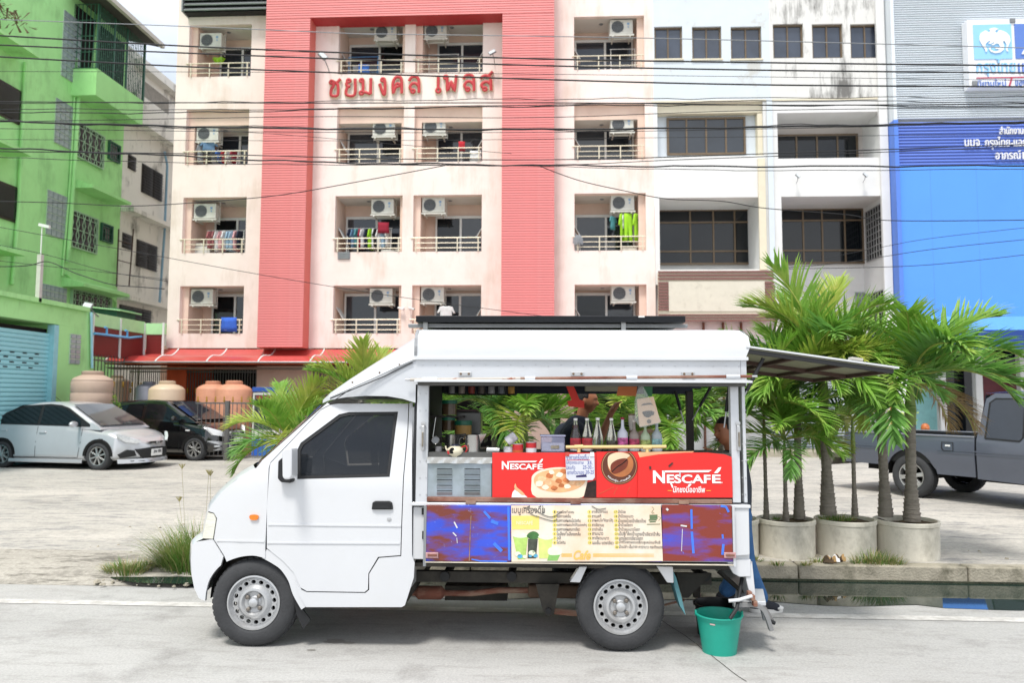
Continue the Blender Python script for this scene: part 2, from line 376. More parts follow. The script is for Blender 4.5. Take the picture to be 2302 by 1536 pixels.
def make_ac():
 t = thing('air_conditioner', 'x', 'air conditioner', (0, 0, 0), group='outdoor air conditioning units in the balconies')
 MB().box(0, .80, 0, .30, -.53, 0).obj('casing', M_acw, t, bev=.018)
 g = MB()
 for r in (.05, .09, .13, .17, .21):
  g.tube([(.27+r*math.cos(a), -.012, -.27+r*math.sin(a)) for a in [k*2*PI/20 for k in range(20)]], .0045, 4, closed=True)
 for k in range(5): g.box(.06, .48, -.016, -.010, -.272+(k-2)*.08-.003, -.272+(k-2)*.08+.003)
 g.obj('fan_guard', M_acg, t)
 MB().lathe([(.215, -.004), (.205, .0)], 24, (.27, 0, -.27), axis='y').obj('fan', mat('fan_recess', srgb('55595c'), .7, var=.2), t)
 l = MB(); l.box(.60, .68, -.004, 0, -.20, -.12); l.box(.62, .66, -.004, 0, -.30, -.24); l.obj('badge', M_acl, t)
 b = MB(); b.box(-.02, .84, -.03, 0, -.60, -.55); b.box(-.02, .84, .26, .30, -.60, -.55)
 for x in (.08, .68): b.box(x, x+.04, -.03, .55, -.64, -.60)
 for x in (-.02, .82): b.box(x, x+.02, .27, .30, -.62, .12)
 b.obj('bracket', M_acw, t)
 return t
ac0 = make_ac(); ac_used = [False]
def place_ac(x, y, z, label, s=1.0):
 if not ac_used[0]: o = ac0; ac_used[0] = True
 else: o = copy_tree(ac0)
 o.location = (x, y, z); o.scale = (s, s, s); o['label'] = label; return o
RAILS = {}
def railing(par, x0, x1, y, z, h=.42, m=None, posts=4):
 mb = MB(); e = .06
 for k, t in enumerate((1, .62, .26)): mb.tube([(x0-(e if k == 0 else -.06), y, z+h*t), (x1-.02, y, z+h*t)], .017 if k == 0 else .012, 6)
 for i in range(posts):
  x = x0+.1+(x1-x0-.2)*i/(posts-1); mb.box(x-.016, x+.016, y-.016, y+.016, z, z+h)
 return mb.obj('railing', m or M_steel, par, world=True, smooth=40)
def sliding_door(par, x0, x1, y, z0, z1, split=.5, shade=None):
 f = .055
 mb = MB(); mb.box(x0, x1, y, y+.07, z1-f*1.5, z1); mb.box(x0, x0+f, y, y+.07, z0, z1-f*1.5); mb.box(x1-f, x1, y, y+.07, z0, z1-f*1.5)
 xm = x0+(x1-x0)*split; mb.box(xm-f*.6, xm+f*.6, y-.01, y+.06, z0, z1-f*1.5)
 d = mb.obj('sliding_door', M_white, par, world=True)
 for k, (a, b) in enumerate(((x0+f, xm-f*.6), (xm+f*.6, x1-f))):
  g = MB(); g.box(a, b, y+.03, y+.04, z0, z1-f*1.5)
  g.obj('pane', (M_glassb if (shade and k in shade) else M_glass), d, world=True)
 return d
rows = {}
BAL = {   # opening in the survey: u0,u1,vtop,vsill ; ac u0,v0 ; door u0,u1,vtop
 'A1': (432, 571, 62, 178, 440, 74, 'top'), 'A2': (417, 558, 252, 373, 434, 284, 'x'), 'A3': (408, 551, 447, 571, 424, 458, 'x'), 'A4': (398, 543, 645, 750, 416, 650, 'x'),
 'B1': (764, 912, 46, 165, 862, 53, 'x'), 'B2': (757, 908, 240, 366, 854, 272, 'x'), 'B3': (752, 903, 440, 567, 849, 447, 'x'), 'B4': (747, 900, 641, 750, 841, 648, 'x'),
 'C1': (938, 1086, 40, 160, 940, 51, 'x'), 'C2': (930, 1085, 233, 362, 943, 268, 'x'), 'C3': (928, 1082, 436, 565, 940, 444, 'x'), 'C4': (924, 1081, 640, 750, 937, 645, 'x'),
 'D1': (1289, 1443, 34, 151, 1375, 41, 'x'), 'D2': (1290, 1450, 229, 357, 1377, 262, 'x'), 'D3': (1292, 1453, 433, 561, 1380, 438, 'x'), 'D4': (1294, 1458, 640, 750, 1385, 642, 'x')}
rowz = {}
for r in '1234':
 zs0 = [at((b[0]+b[1])/2, b[3], FY).z for k, b in BAL.items() if k[1] == r]; zs1 = [at((b[0]+b[1])/2, b[2], FY).z for k, b in BAL.items() if k[1] == r]
 rowz[r] = (sum(zs0)/4, sum(zs1)/4)
colx = {}
for c in 'ABCD':
 a = [at(b[0], (b[2]+b[3])/2, FY).x for k, b in BAL.items() if k[0] == c]; d = [at(b[1], (b[2]+b[3])/2, FY).x for k, b in BAL.items() if k[0] == c]
 colx[c] = (sum(a)/4, sum(d)/4)
X_L = at(380, 600, FY).x; X_R = at(1471, 400, FY).x; Z_BOT = at(900, 783, FY).z; Z_TOP = at(900, -60, FY).z
XC = [at(586, 500, CY).x, at(703-16, 500, CY).x, at(1128, 400, CY).x, at(1246, 400, CY).x]
Z_BEAM = at(900, 35, CY).z
holes = []
for c in 'ABCD':
 for r in '1234':
  holes.append((colx[c][0], colx[c][1], rowz[r][0], rowz[r][1], .16))
w = MB(); wall_face(w, X_L, X_R, Z_BOT, Z_TOP, holes, FY, .16)
w.quad((X_L, FY, Z_BOT), (X_L, FY, Z_TOP), (X_L, FY+12, Z_TOP), (X_L, FY+12, Z_BOT)); w.quad((X_R, FY, Z_BOT), (X_R, FY+12, Z_BOT), (X_R, FY+12, Z_TOP), (X_R, FY, Z_TOP))
w.quad((X_L, FY, Z_BOT), (X_L, FY+2.2, Z_BOT), (X_R, FY+2.2, Z_BOT), (X_R, FY, Z_BOT))
w.obj('wall', M_pink, pink, world=True)
DEP = 1.15
for c in 'ABCD':
 for r in '1234':
  x0, x1 = colx[c]; z0, z1 = rowz[r]; ya, yb = FY+.16, FY+DEP; zt = z1
  L_ = c in 'AC'       # the unit and the deeper jamb stand on the left there
  xa, xb = x0, x1
  if L_: xa = x0+.2
  else: xb = x1-(.2 if c == 'D' else .1)
  zc = z1-.02 if r != '2' else at(1000, 270, FY).z
  if r == '1': zc = z1+.05
  room = MB(); room.cur = 0
  room.quad((xa, ya, z0-.5), (xa, ya, zc), (xa, yb, zc), (xa, yb, z0-.5)); room.quad((xb, ya, z0-.5), (xb, yb, z0-.5), (xb, yb, zc), (xb, ya, zc))
  room.quad((xa, yb, z0-.5), (xa, yb, zc), (xb, yb, zc), (xb, yb, z0-.5))
  room.quad((xa, ya, z0-.5), (xa, yb, z0-.5), (xb, yb, z0-.5), (xb, ya, z0-.5))
  if xa > x0: room.quad((x0, ya, z0), (xa, ya, z0), (xa, ya, z1), (x0, ya, z1))
  if xb < x1: room.quad((xb, ya, z0), (x1, ya, z0), (x1, ya, z1), (xb, ya, z1))
  if zc < z1: room.quad((xa, ya, zc), (xb, ya, zc), (xb, ya, z1), (xa, ya, z1))
  if zc > z1: room.quad((xa, ya, z1), (xb, ya, z1), (xb, ya, zc), (xa, ya, zc))
  room.cur = 1; room.quad((xa, ya, zc), (xb, ya, zc), (xb, yb, zc), (xa, yb, zc))
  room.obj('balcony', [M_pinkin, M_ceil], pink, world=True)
  MB().lathe([(.07, 0), (.05, -.02)], 12, ((xa+xb)/2-.1, FY+.6, zc)).obj('downlight', M_acg, pink, world=True)
  zd = z0+(.62 if r != '4' else .75)+.25
  sliding_door(pink, xa+.05 if not L_ else xa+.32, xb-.02 if not L_ else xb-.02, yb-.09, z0-.5, at(900, {'1': 101, '2': 297, '3': 488, '4': 661}[r], yb).z, .52, shade=[0] if (c+r) in ('C3', 'D4', 'A3', 'A4') else ([1] if (c+r) == 'B1' else ()))
  railing(pink, x0, x1, FY-.02, z0)
  sx = xa if not L_ else xb; s = 1 if not L_ else -1
  if c in 'BCD':
   wz = z0+.55; mb = MB(); mb.obox((sx+s*.10, FY+.55, wz+.12), (s*.10, 0, -.17), (0, .22, 0), (s*.006, 0, .004)); mb.obj('vent_window', M_white, pink, world=True)
ORD = {'1': 'top', '2': 'second', '3': 'third', '4': 'lowest'}
CN = {'A': 'in the outer left balcony', 'B': 'in the balcony right of the wide coral column', 'C': 'in the balcony left of the right coral column', 'D': 'in the balcony beside the shophouses'}
for k, b in BAL.items():
 p = at(b[4], b[5], FY+.22)
 x = max(p.x, colx[k[0]][0]+.2+.03) if k[0] in 'AC' else min(p.x, colx[k[0]][1]-.2-.82)
 place_ac(x, FY+.22, min(p.z, rowz[k[1]][1]+.0) , f'air conditioner {CN[k[0]]}, {ORD[k[1]]} row', .88)
def planks(par, x0, x1, y, z0, z1, pitch, m, name='siding_plank', skip=None):
 p = MB(); p.add([(0, 0, 0), (1, 0, 0), (1, .012, pitch*.93), (0, .012, pitch*.93), (0, .03, 0), (1, .03, 0), (1, .03, pitch*.93), (0, .03, pitch*.93)],
          [(0, 1, 2, 3), (0, 4, 5, 1), (3, 2, 6, 7), (0, 3, 7, 4), (1, 5, 6, 2)])
 me = p.mesh(name, m); k = 0; z = z0; inv = wmat(par).inverted()
 while z < z1-.01:
  q = inv @ V((x0, y-.03, z)); put(name, me, par, q, scale=(x1-x0, 1, min(1, (z1-z)/pitch))); z += pitch; k += 1
 return k
PITCH = 5.9/F_PX*CY*1.0
for (xa, xb) in ((XC[0], XC[1]), (XC[2], XC[3])):
 MB().box(xa, xb, CY, FY+.1, Z_BOT-.02, Z_TOP).obj('column', M_redside, pink, world=True)
 planks(pink, xa, xb, CY, Z_BOT, Z_BEAM, PITCH, M_redplank)
MB().box(XC[1]+.001, XC[2]-.001, CY+.001, FY+.1, Z_BEAM, Z_TOP).obj('head_beam', mat('deep_coral_soffit', srgb('b23a3c'), .6), pink, world=True)
planks(pink, XC[0], XC[3], CY, Z_BEAM+.001, Z_TOP-.2, PITCH, M_redplank)
lx0, lx1 = at(412, 15, FY-.4).x, at(603, 15, FY-.4).x; lz = at(500, 22, FY-.4).z
MB().box(lx0, lx1, FY-.30, FY-.01, lz, Z_TOP).obj('louvre_backing', M_black, pink, world=True)
for i in range(6):
 z = lz+i*.17
 MB().prism([(FY-.40, z), (FY-.42, z+.03), (FY-.30, z+.15), (FY-.28, z+.12)], lx0, 'x', lx1).obj('louvre_slat', M_grey, pink, world=True)
MB().box(lx0-.04, lx0, FY-.45, FY, lz-.03, Z_TOP).obj('louvre_frame', M_grey, pink, world=True)
GY = FY+2.0
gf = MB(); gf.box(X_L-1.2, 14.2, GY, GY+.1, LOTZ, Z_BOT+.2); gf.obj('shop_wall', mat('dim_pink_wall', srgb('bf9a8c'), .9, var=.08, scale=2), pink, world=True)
zc = Z_BOT
for (u0, u1) in ((372, 415), (575, 700), (1128, 1290)):
 a, b = at(u0, 870, FY).x, at(u1, 870, FY).x
 MB().box(a, b, FY+.05, GY, LOTZ, zc).obj('pillar', mat('pale_pink_post', srgb('d8b9ab'), .85, var=.05, scale=3) if u0 > 400 else mat('orange_post', srgb('d9613a'), .8, var=.1, scale=2), pink, world=True)
def sc(par, u0, u1, y, v0, v1, m, name, t=.05):
 a, b = at(u0, v0, y), at(u1, v1, y)
 return MB().box(a.x, b.x, y, y+t, b.z, a.z).obj(name, m, par, world=True)
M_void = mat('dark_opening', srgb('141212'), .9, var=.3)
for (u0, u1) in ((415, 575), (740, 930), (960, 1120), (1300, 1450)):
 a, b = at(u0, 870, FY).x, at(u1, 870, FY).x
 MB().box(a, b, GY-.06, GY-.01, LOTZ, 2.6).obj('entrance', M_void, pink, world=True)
M_bar = mat('silver_bar', srgb('6c6a68'), .4, metal=.6, var=.1); M_gold = mat('gold_ornament', srgb('b58a3a'), .4, metal=.6, var=.2)
def bar_fence(label, xa, xb, y, z0, z1, n, cat='fence', orn=True, bars=M_bar, group=None, axis='x'):
 t = thing('bar_fence', label, cat, ((xa if axis == 'x' else y), (y if axis == 'x' else xa), z0), group=group)
 if axis == 'y': t.rotation_euler = (0, 0, PI/2)
 W = xb-xa; H = z1-z0
 fr = MB()
 for z in (.08, H*.42, H-.1): fr.box(0, W, -.015, .015, z-.018, z+.018)
 fr.obj('frame', bars, t)
 b = MB().box(-.009, .009, -.009, .009, 0, H+.05).mesh('bar', bars)
 for i in range(n): put('bar', b, t, (W*(i+.5)/n, 0, 0))
 if orn:
  o = MB()
  for i in range(0, n, 3):
   x = W*(i+.5)/n
   o.lathe([(.004, -.09), (.028, -.03), (.02, .02), (.03, .05), (.004, .11)], 8, (x, 0, H*.72))
   o.tube([(x+.05*math.cos(a), 0, H*.3+.05*math.sin(a)) for a in [k*.7 for k in range(8)]], .008, 5)
  o.obj('ornament', M_gold, t, smooth=60, kind='stuff')
 return t
bar_fence('dark fence of silver bars left of the orange post under the red awning', X_L-1.15, at(372, 870, FY).x-.02, FY+.1, LOTZ, 2.55, 18)
bar_fence('dark fence with gold ornaments behind the two orange water tanks', at(415, 870, FY).x, at(575, 870, FY).x, FY+.1, LOTZ, 2.55, 26)
bar_fence('ornamental fence of steel bars behind the palm at the truck cab', at(700, 870, FY).x, at(930, 870, FY).x, FY+.1, LOTZ, 2.55, 32)
aw = thing('awning', 'red curved awning with white ribs over the ground floor of the pink building', 'awning', (X_L-1.1, FY-.02, Z_BOT-.02))
AD = 1.35; AX1 = 8.2-(X_L-1.1)
M_awn = mat('red_awning_sheet', srgb('b5433f'), .35, var=.07, scale=3, spec=.6, coat=.3)
def awp(x, t): return (x, -AD*t, -.02 - .44*(t**.9) - .07*math.sin(t*2*PI))
nb = 14; xs = [AX1*i/nb for i in range(nb+1)]
for i in range(nb):
 g = MB(); g.grid(lambda s, t: awp(xs[i]+(xs[i+1]-xs[i])*s, t), 1, 10); g.grid(lambda s, t: tuple(V(awp(xs[i]+(xs[i+1]-xs[i])*s, t))+V((0, 0, -.012))), 1, 10)
 g.obj('awning_panel', M_awn, aw, smooth=60)
for x in xs:
 MB().tube([tuple(V(awp(x, t/10))+V((0, 0, .012))) for t in range(11)], .02, 6).obj('rib', M_white, aw, smooth=60)
MB().tube([(0, -AD, -.47), (AX1, -AD, -.47)], .025, 6).obj('front_rail', M_grey, aw)
g = MB(); g.grid(lambda s, t: (AX1*s, -.25-(AD-.28)*t, -.62-.05*math.sin(t*PI)), 12, 6); g.obj('underside_net', mat('grey_brown_net', srgb('7a6e66'), .95, var=.25, scale=10, bump=.4), aw)
g = MB(); g.box(0, AX1, -AD+.05, -.1, -.53, -.50); g.obj('under_board', mat('orange_board', srgb('b9512c'), .7, var=.15), aw)
s0, s1 = at(742, 222, FY), at(948, 170, FY)
e0, e1 = at(980, 214, FY), at(1108, 166, FY)
M_letter = mat('red_letter', srgb('b8383c'), .5, var=.06); M_letterb = mat('cream_letter_edge', srgb('d8cfb4'), .5, var=.05)
zz0 = (s0.z+e0.z)/2; zz1 = (s1.z+e1.z)/2
letters = [('ช', 741, 770), ('ย', 775, 805), ('ม', 808, 841), ('ง', 851, 873), ('ค', 880, 909), ('ล', 916, 948), ('เ', 981, 992), ('พ', 997, 1031), ('ล', 1038, 1071), ('ส', 1076, 1110)]
def loop(x, z, r=.10): return [(x+r*math.cos(a), z+r*math.sin(a)) for a in [k*PI/5 for k in range(11)]]
GL = {'ช': [loop(.14, .80), [(.14, .68), (.30, .74), (.40, .88)], [(.36, .78), (.30, .55), (.14, .42), (.13, .06), (.72, .06), (.74, .60), (.62, .74), (.96, .98)]],
 'ย': [loop(.30, .85), [(.22, .80), (.10, .66), (.24, .54), (.46, .54)], [(.30, .53), (.13, .40), (.13, .06), (.86, .06), (.86, .96)]],
 'ม': [loop(.12, .84), [(.22, .84), (.25, .50), (.24, .20)], loop(.13, .14), [(.22, .20), (.50, .16), (.86, .06)], [(.86, .06), (.86, .96)]],
 'ง': [loop(.48, .84), [(.60, .86), (.76, .70), (.76, .06), (.52, .06), (.05, .62)]],
 'ค': [[(.12, .04), (.06, .55), (.22, .88), (.55, .98), (.86, .82), (.90, .04)], loop(.52, .52), [(.44, .44), (.26, .32), (.13, .06)]],
 'ล': [[(.06, .72), (.26, .92), (.58, .96), (.86, .76), (.90, .04)], loop(.40, .14), [(.30, .18), (.14, .36), (.32, .56), (.60, .58), (.88, .40)]],
 'เ': [[(.35, .96), (.35, .22)], loop(.55, .13, .12)],
 'พ': [loop(.10, .86), [(.20, .84), (.25, .06), (.52, .62), (.76, .06), (.92, .96)]],
 'ส': [[(.06, .70), (.24, .84), (.52, .88), (.82, .70), (.88, .04)], loop(.40, .13), [(.30, .16), (.14, .34), (.32, .50), (.60, .52), (.86, .36)], [(.62, .84), (1.0, 1.10)]]}
for ch, ua, ub in letters:
 xa, xb = at(ua, 195, FY).x+.04, at(ub, 195, FY).x-.03; zz = s0.z+(e0.z-s0.z)*(ua-742)/240+.05; hh = .56; W = xb-xa
 for nm, m_, r, y0, fl in (('letter_edge', M_letterb, .070, -.045, .45), ('letter', M_letter, .048, -.085, .5)):
  g = MB()
  for st_ in GL[ch]:
   P = [(xa+W*a, 0, zz+hh*b) if len(st_) < 9 else (xa+W*(st_[0][0]-.1)+hh*(a-st_[0][0]+.1), 0, zz+hh*b) for a, b in st_]
   g.tube(P if len(st_) > 8 else spline(P, 4), r if len(st_) < 9 else r*.8, 8)
  g.v = [(a, FY+y0+b*fl, c) for a, b, c in g.v]; g.obj(nm, m_, pink, world=True, smooth=60)
def small_cam(label, p, dx=.12, m=None, name='security_camera', cat='camera', tilt=.3):
 t = thing(name, label, cat, p)
 MB().box(-.03, .03, -.02, 0, -.03, .03).obj('mount', m or M_white, t)
 MB().tube([(0, -.02, 0), (0, -.09, -.02)], .01, 6).obj('arm', m or M_white, t)
 b = MB(); b.box(-.09, .09, -.035, .035, -.03, .03); b.xform(Matrix.Translation((dx*.3, -.12, -.02)) @ Matrix.Rotation(tilt, 4, 'Y')); b.obj('body', m or M_white, t, bev=.008)
 l = MB(); l.lathe([(.022, 0), (.022, .02)], 12, axis='x'); l.xform(Matrix.Translation((dx*.3, -.12, -.02)) @ Matrix.Rotation(tilt, 4, 'Y') @ Matrix.Translation((.085 if dx > 0 else -.105, 0, 0))); l.obj('lens', M_black, t)
 return t
small_cam('white security camera on the pink pier between the lowest balconies, pointing left', at(907, 693, FY), -.2)
small_cam('white security camera on the pink pier between the lowest balconies, pointing right', at(922, 693, FY), .2)
def floodlight(label, p, s=1.0, cat='floodlight', ang=.8):
 t = thing('floodlight', label, cat, p); t.scale = (s,)*3
 MB().tube([(0, 0, 0), (0, -.25, .1), (-.04, -.4, .22)], .015, 6).obj('arm', M_acg, t)
 h = MB(); h.box(-.14, .14, -.03, .03, -.09, .09); M = Matrix.Translation((-.06, -.46, .28)) @ Matrix.Rotation(ang, 4, 'Y') @ Matrix.Rotation(-.5, 4, 'X'); h.xform(M); h.obj('head', M_acg, t, bev=.01)
 g = MB(); g.box(-.12, .12, -.036, -.030, -.07, .07); g.xform(M); g.obj('lens', mat('lamp_glass', srgb('c9ced0'), .2, var=.1), t)
 return t
floodlight('small grey floodlight on a bracket at the left end above the red letters', at(740, 160, FY)); floodlight('small floodlight on a bracket at the right end above the red letters', at(1112, 145, FY), .8, ang=-.5)
def cm(name, h, **k): return mat(name, srgb(h), .9, var=.12, scale=8, bump=.3, **k)
CLR = {'navy': cm('navy_cloth', '252b40'), 'blue': cm('blue_cloth', '3566b5'), 'sky': cm('sky_blue_cloth', '9db9cf'), 'white': cm('white_cloth', 'd3d3d3'), 'pinkc': cm('pink_cloth', 'd9a6aa'),
       'rose': cm('dusty_rose_cloth', 'a7696c'), 'red': cm('red_cloth', 'b02733'), 'crim': cm('crimson_cloth', '8c1f33'), 'lime': cm('lime_cloth', '9bd02e'), 'teal': cm('teal_cloth', '4f8d92'),
       'blk': cm('black_cloth', '1b1b1e'), 'gry': cm('grey_cloth', '8b8f94'), 'cobalt': cm('cobalt_towel', '3a66c8'), 'cream': cm('cream_cloth', 'cfc9ba'), 'denim': cm('denim_cloth', '5f7d9b')}
def garment(p, c, label, w=.36, h=.6, yaw=.9, kind='shirt', group='laundry hanging in the balconies'):
 """shirt hanging from its shoulders at p"""
 sh = [(-.5, -.06), (-.18, 0), (-.08, -.03), (.08, -.03), (.18, 0), (.5, -.06), (.72, -.42), (.56, -.46), (.44, -.26), (.42, -1), (-.42, -1), (-.44, -.26), (-.56, -.46), (-.72, -.42)]
 if kind == 'trousers': sh = [(-.4, 0), (.4, 0), (.45, -1), (.08, -1), (0, -.35), (-.08, -1), (-.45, -1)]
 if kind == 'towel': sh = [(-.5, 0), (.5, 0), (.52, -1), (-.5, -.98)]
 mb = MB(); mb.prism([(a*w, b*h) for a, b in sh], -.02, 'y', .02)
 me = mb.mesh(kind, CLR[c]); bm = bmesh.new(); bm.from_mesh(me); bmesh.ops.triangulate(bm, faces=bm.faces)
 bmesh.ops.subdivide_edges(bm, edges=bm.edges, cuts=2, use_grid_fill=True)
 for v_ in bm.verts:
  v_.co.y += .022*math.sin(v_.co.x*34+h*9)*(-v_.co.z/h)**.7; v_.co.x *= 1+.06*math.sin(v_.co.z*14)
 for f in bm.faces: f.smooth = True
 bm.to_mesh(me); bm.free()
 o = put(kind, me, None, p, (0, 0, yaw)); tag(o, label, 'towel' if kind == 'towel' else ('trousers' if kind == 'trousers' else 'shirt'), group)
 return o
def dry_rack(label, x0, x1, y, z0, z1, m=None):
 t = thing('drying_rack', label, 'drying rack', (x0, y, z0), group='drying racks in the balconies'); W, H = x1-x0, z1-z0; m = m or M_white
 a = MB()
 for x in (0, W): a.tube([(x, -.2, 0), (x, .0, H)], .009, 6); a.tube([(x, .2, 0), (x, 0, H)], .009, 6)
 a.obj('leg', m, t); MB().tube([(-.03, 0, H), (W+.03, 0, H)], .009, 6).obj('rail', m, t)
 MB().tube([(0, 0, H*.6), (W, 0, H*.6)], .007, 6).obj('rail', m, t)
 return t
YB = FY+.5
def laundry(key, u0, u1, vt, cols, hs, where, yaw=1.15):
 n = len(cols)
 a, b = at(u0, vt, YB), at(u1, vt, YB); dry_rack(f'white metal drying rack {where}', a.x-.05, b.x+.05, YB, rowz[key[1]][0]-.5, a.z+.02)
 names = {'navy': 'navy', 'blue': 'blue', 'sky': 'light blue', 'white': 'white', 'pinkc': 'pale pink', 'rose': 'dusty rose', 'red': 'red', 'crim': 'crimson', 'lime': 'lime green', 'teal': 'teal', 'blk': 'black', 'gry': 'grey', 'denim': 'faded denim'}
 seen = {}
 for i, c in enumerate(cols):
  x = a.x+(b.x-a.x)*(i+.5)/n; seen[c] = seen.get(c, 0)+1
  pos = ['first', 'second', 'third', 'fourth', 'fifth'][min(seen[c]-1, 4)] if cols.count(c) > 1 else ''
  lab = f'{names[c]} shirt {where}' if cols.count(c) == 1 else f'{pos} {names[c]} shirt from the left {where}'
  garment((x, YB+random.uniform(-.03, .03), a.z), c, lab, .30+random.uniform(-.03, .05), hs*random.uniform(.8, 1.1), yaw+random.uniform(-.25, .25))
random.seed(3)
laundry('A3', 472, 545, 520, ['rose', 'rose', 'white', 'pinkc', 'white', 'sky', 'sky', 'pinkc', 'navy'], .62, 'in the third left balcony')
laundry('B3', 786, 876, 515, ['navy', 'denim', 'teal', 'crim', 'white', 'navy', 'lime', 'white', 'blk', 'white', 'sky', 'white'], .62, 'in the crowded laundry right of the coral column')
laundry('A2', 470, 532, 340, ['blk', 'gry', 'blue', 'red', 'white', 'crim'], .42, 'on the low rack of the second left balcony')
p = at(470, 318, FY+.25); garment(p, 'denim', 'faded blue jacket draped under the air conditioner of the second left balcony', .42, .34, .2); p = at(452, 325, FY+.3); garment(p, 'gry', 'grey jacket hung beside the faded blue one in the second left balcony', .22, .6, .9)
p = at(862, 500, FY+.3); garment(p, 'crim', 'crimson skirt on a pink hanger above the crowded laundry', .34, .34, .1, 'towel')
for i, (u, w) in enumerate(((1398, .22), (1412, .3), (1430, .24))):
 garment(at(u, 480, FY+.25), 'lime', ['lime green track top, leftmost in the right balcony', 'lime green trousers hung in the middle of the right balcony', 'lime green jacket, third of the lime garments in the right balcony'][i], w, .85, .9 if i != 1 else .3, 'trousers' if i == 1 else 'shirt')
garment(at(1440, 482, FY+.3), 'blk', 'black shirt beside the lime green laundry in the right balcony', .22, .5, .9); garment(at(1403, 482, FY+.32), 'white', 'white shirt between the lime green laundry', .2, .45, 1.1)
garment(at(1378, 486, FY+.3), 'teal', 'bundle of teal and white smalls hung left of the lime laundry', .25, .42, .8)
garment(at(1003, 688, FY+.25), 'white', 'white shirt on a hanger in the lowest balcony above the solar panel', .4, .5, .15)
garment(at(1038, 318, FY+.3), 'red', 'red and white striped cloth hung in the second balcony left of the right column', .2, .3, .2, 'towel'); garment(at(1069, 338, FY+.02), 'white', 'white towel over the railing of the second balcony', .34, .36, 0, 'towel')
garment(at(1070, 312, FY+.35), 'blk', 'black top hanging in the second balcony beside the red striped cloth', .26, .4, .6)
q = at(515, 714, FY-.03); garment(q, 'cobalt', 'bright blue towel over the railing of the lowest left balcony', .48, .44, 0, 'towel')
garment(at(818, 145, FY+.02), 'blue', 'blue cloth drying low in the top balcony above the red letters', .34, .28, .1, 'towel'); garment(at(800, 148, FY+.25), 'gry', 'grey cloth drying beside the blue one in the top balcony', .2, .2, .2, 'towel')
dry_rack('blue metal drying rack in the top balcony above the red letters', at(785, 128, YB).x, at(850, 128, YB).x, YB, rowz['1'][0]-.5, at(800, 128, YB).z, mat('blue_rack', srgb('4d8fc7'), .5))
dry_rack('white drying rack in the top balcony left of the right coral column', at(965, 122, YB).x, at(1030, 122, YB).x, YB, rowz['1'][0]-.5, at(990, 122, YB).z)
dry_rack('white drying rack in the top balcony right of the right coral column', at(1373, 110, YB).x, at(1427, 110, YB).x, YB, rowz['1'][0]-.5, at(1400, 110, YB).z)
t = thing('washing_machine', 'white washing machine in the third left balcony under the laundry', 'washing machine', at(428, 575, FY+.45)); t.location.z = rowz['3'][0]-.5
MB().box(0, .62, 0, .4, 0, .80).obj('body', M_acw, t, bev=.03); MB().box(.03, .35, .05, .3, .81, .92).obj('control_box', M_acw, t, bev=.03)
t = thing('washing_machine', 'white covered washing machine in the crowded laundry balcony', 'washing machine', at(856, 575, FY+.42)); t.location.z = rowz['3'][0]-.5
MB().box(0, .55, 0, .4, 0, .66).obj('body', M_acw, t, bev=.03); MB().grid(lambda s, q: (-.03+s*.6, -.03+q*.45, .68+.06*math.sin(s*5)*math.sin(q*4+1)), 8, 6).obj('cover', CLR['cream'], t, smooth=180)
t = thing('plastic_box', 'pale storage box behind the railing under the lime green laundry', 'box', at(1399, 580, FY+.3)); t.location.z = rowz['3'][0]-.02
MB().box(0, .45, 0, .3, 0, .18).obj('body', CLR['cream'], t, bev=.02); MB().box(-.02, .47, -.02, .32, .182, .21).obj('lid', M_acw, t, bev=.01)
t = thing('mop', 'grey string mop hung over the railing left of the lime laundry', 'mop', at(1300, 530, FY-.03)); mb = MB()
for i in range(16): x = (i-8)*.018; mb.tube([(x*.4, -.02, .02), (x, -.05, -.1), (x*1.1, -.05, -.22-random.random()*.1)], .009, 5)
mb.obj('mop_head', CLR['gry'], t, smooth=60); MB().tube([(0, .02, 0), (.1, .3, -.6)], .012, 6).obj('handle', M_white, t)
v0, v1 = at(760, 567, FY), at(787, 583, FY)
t = thing('wall_vent', 'grey louvred vent below the crowded laundry balcony', 'vent', (v0.x, FY-.03, v1.z)); W, H = v1.x-v0.x, v0.z-v1.z
MB().box(0, W, 0, .028, 0, H).obj('plate', M_acg, t)
for i in range(4): MB().box(.02, W-.02, -.015, -.001, .02+i*H/4.3, .05+i*H/4.3).obj('vent_slat', M_grey, t)
for (u, v, lab) in ((492, 132, 'green hanging plant frame in the top left balcony'), ):
 t = thing('hanging_basket', lab, 'hanging basket', at(u, v, FY+.5)); mb = MB()
 for k in range(5): mb.tube([(.2*math.cos(a)*(1-.12*k), .1*math.sin(a), -.03*k+.02*math.sin(a*5)) for a in [i*2*PI/18 for i in range(18)]], .012, 5, closed=True)
 mb.obj('frame', CLR['lime'], t, smooth=60); MB().tube([(0, 0, 0), (0, 0, .9)], .004, 4).obj('cord', M_black, t)
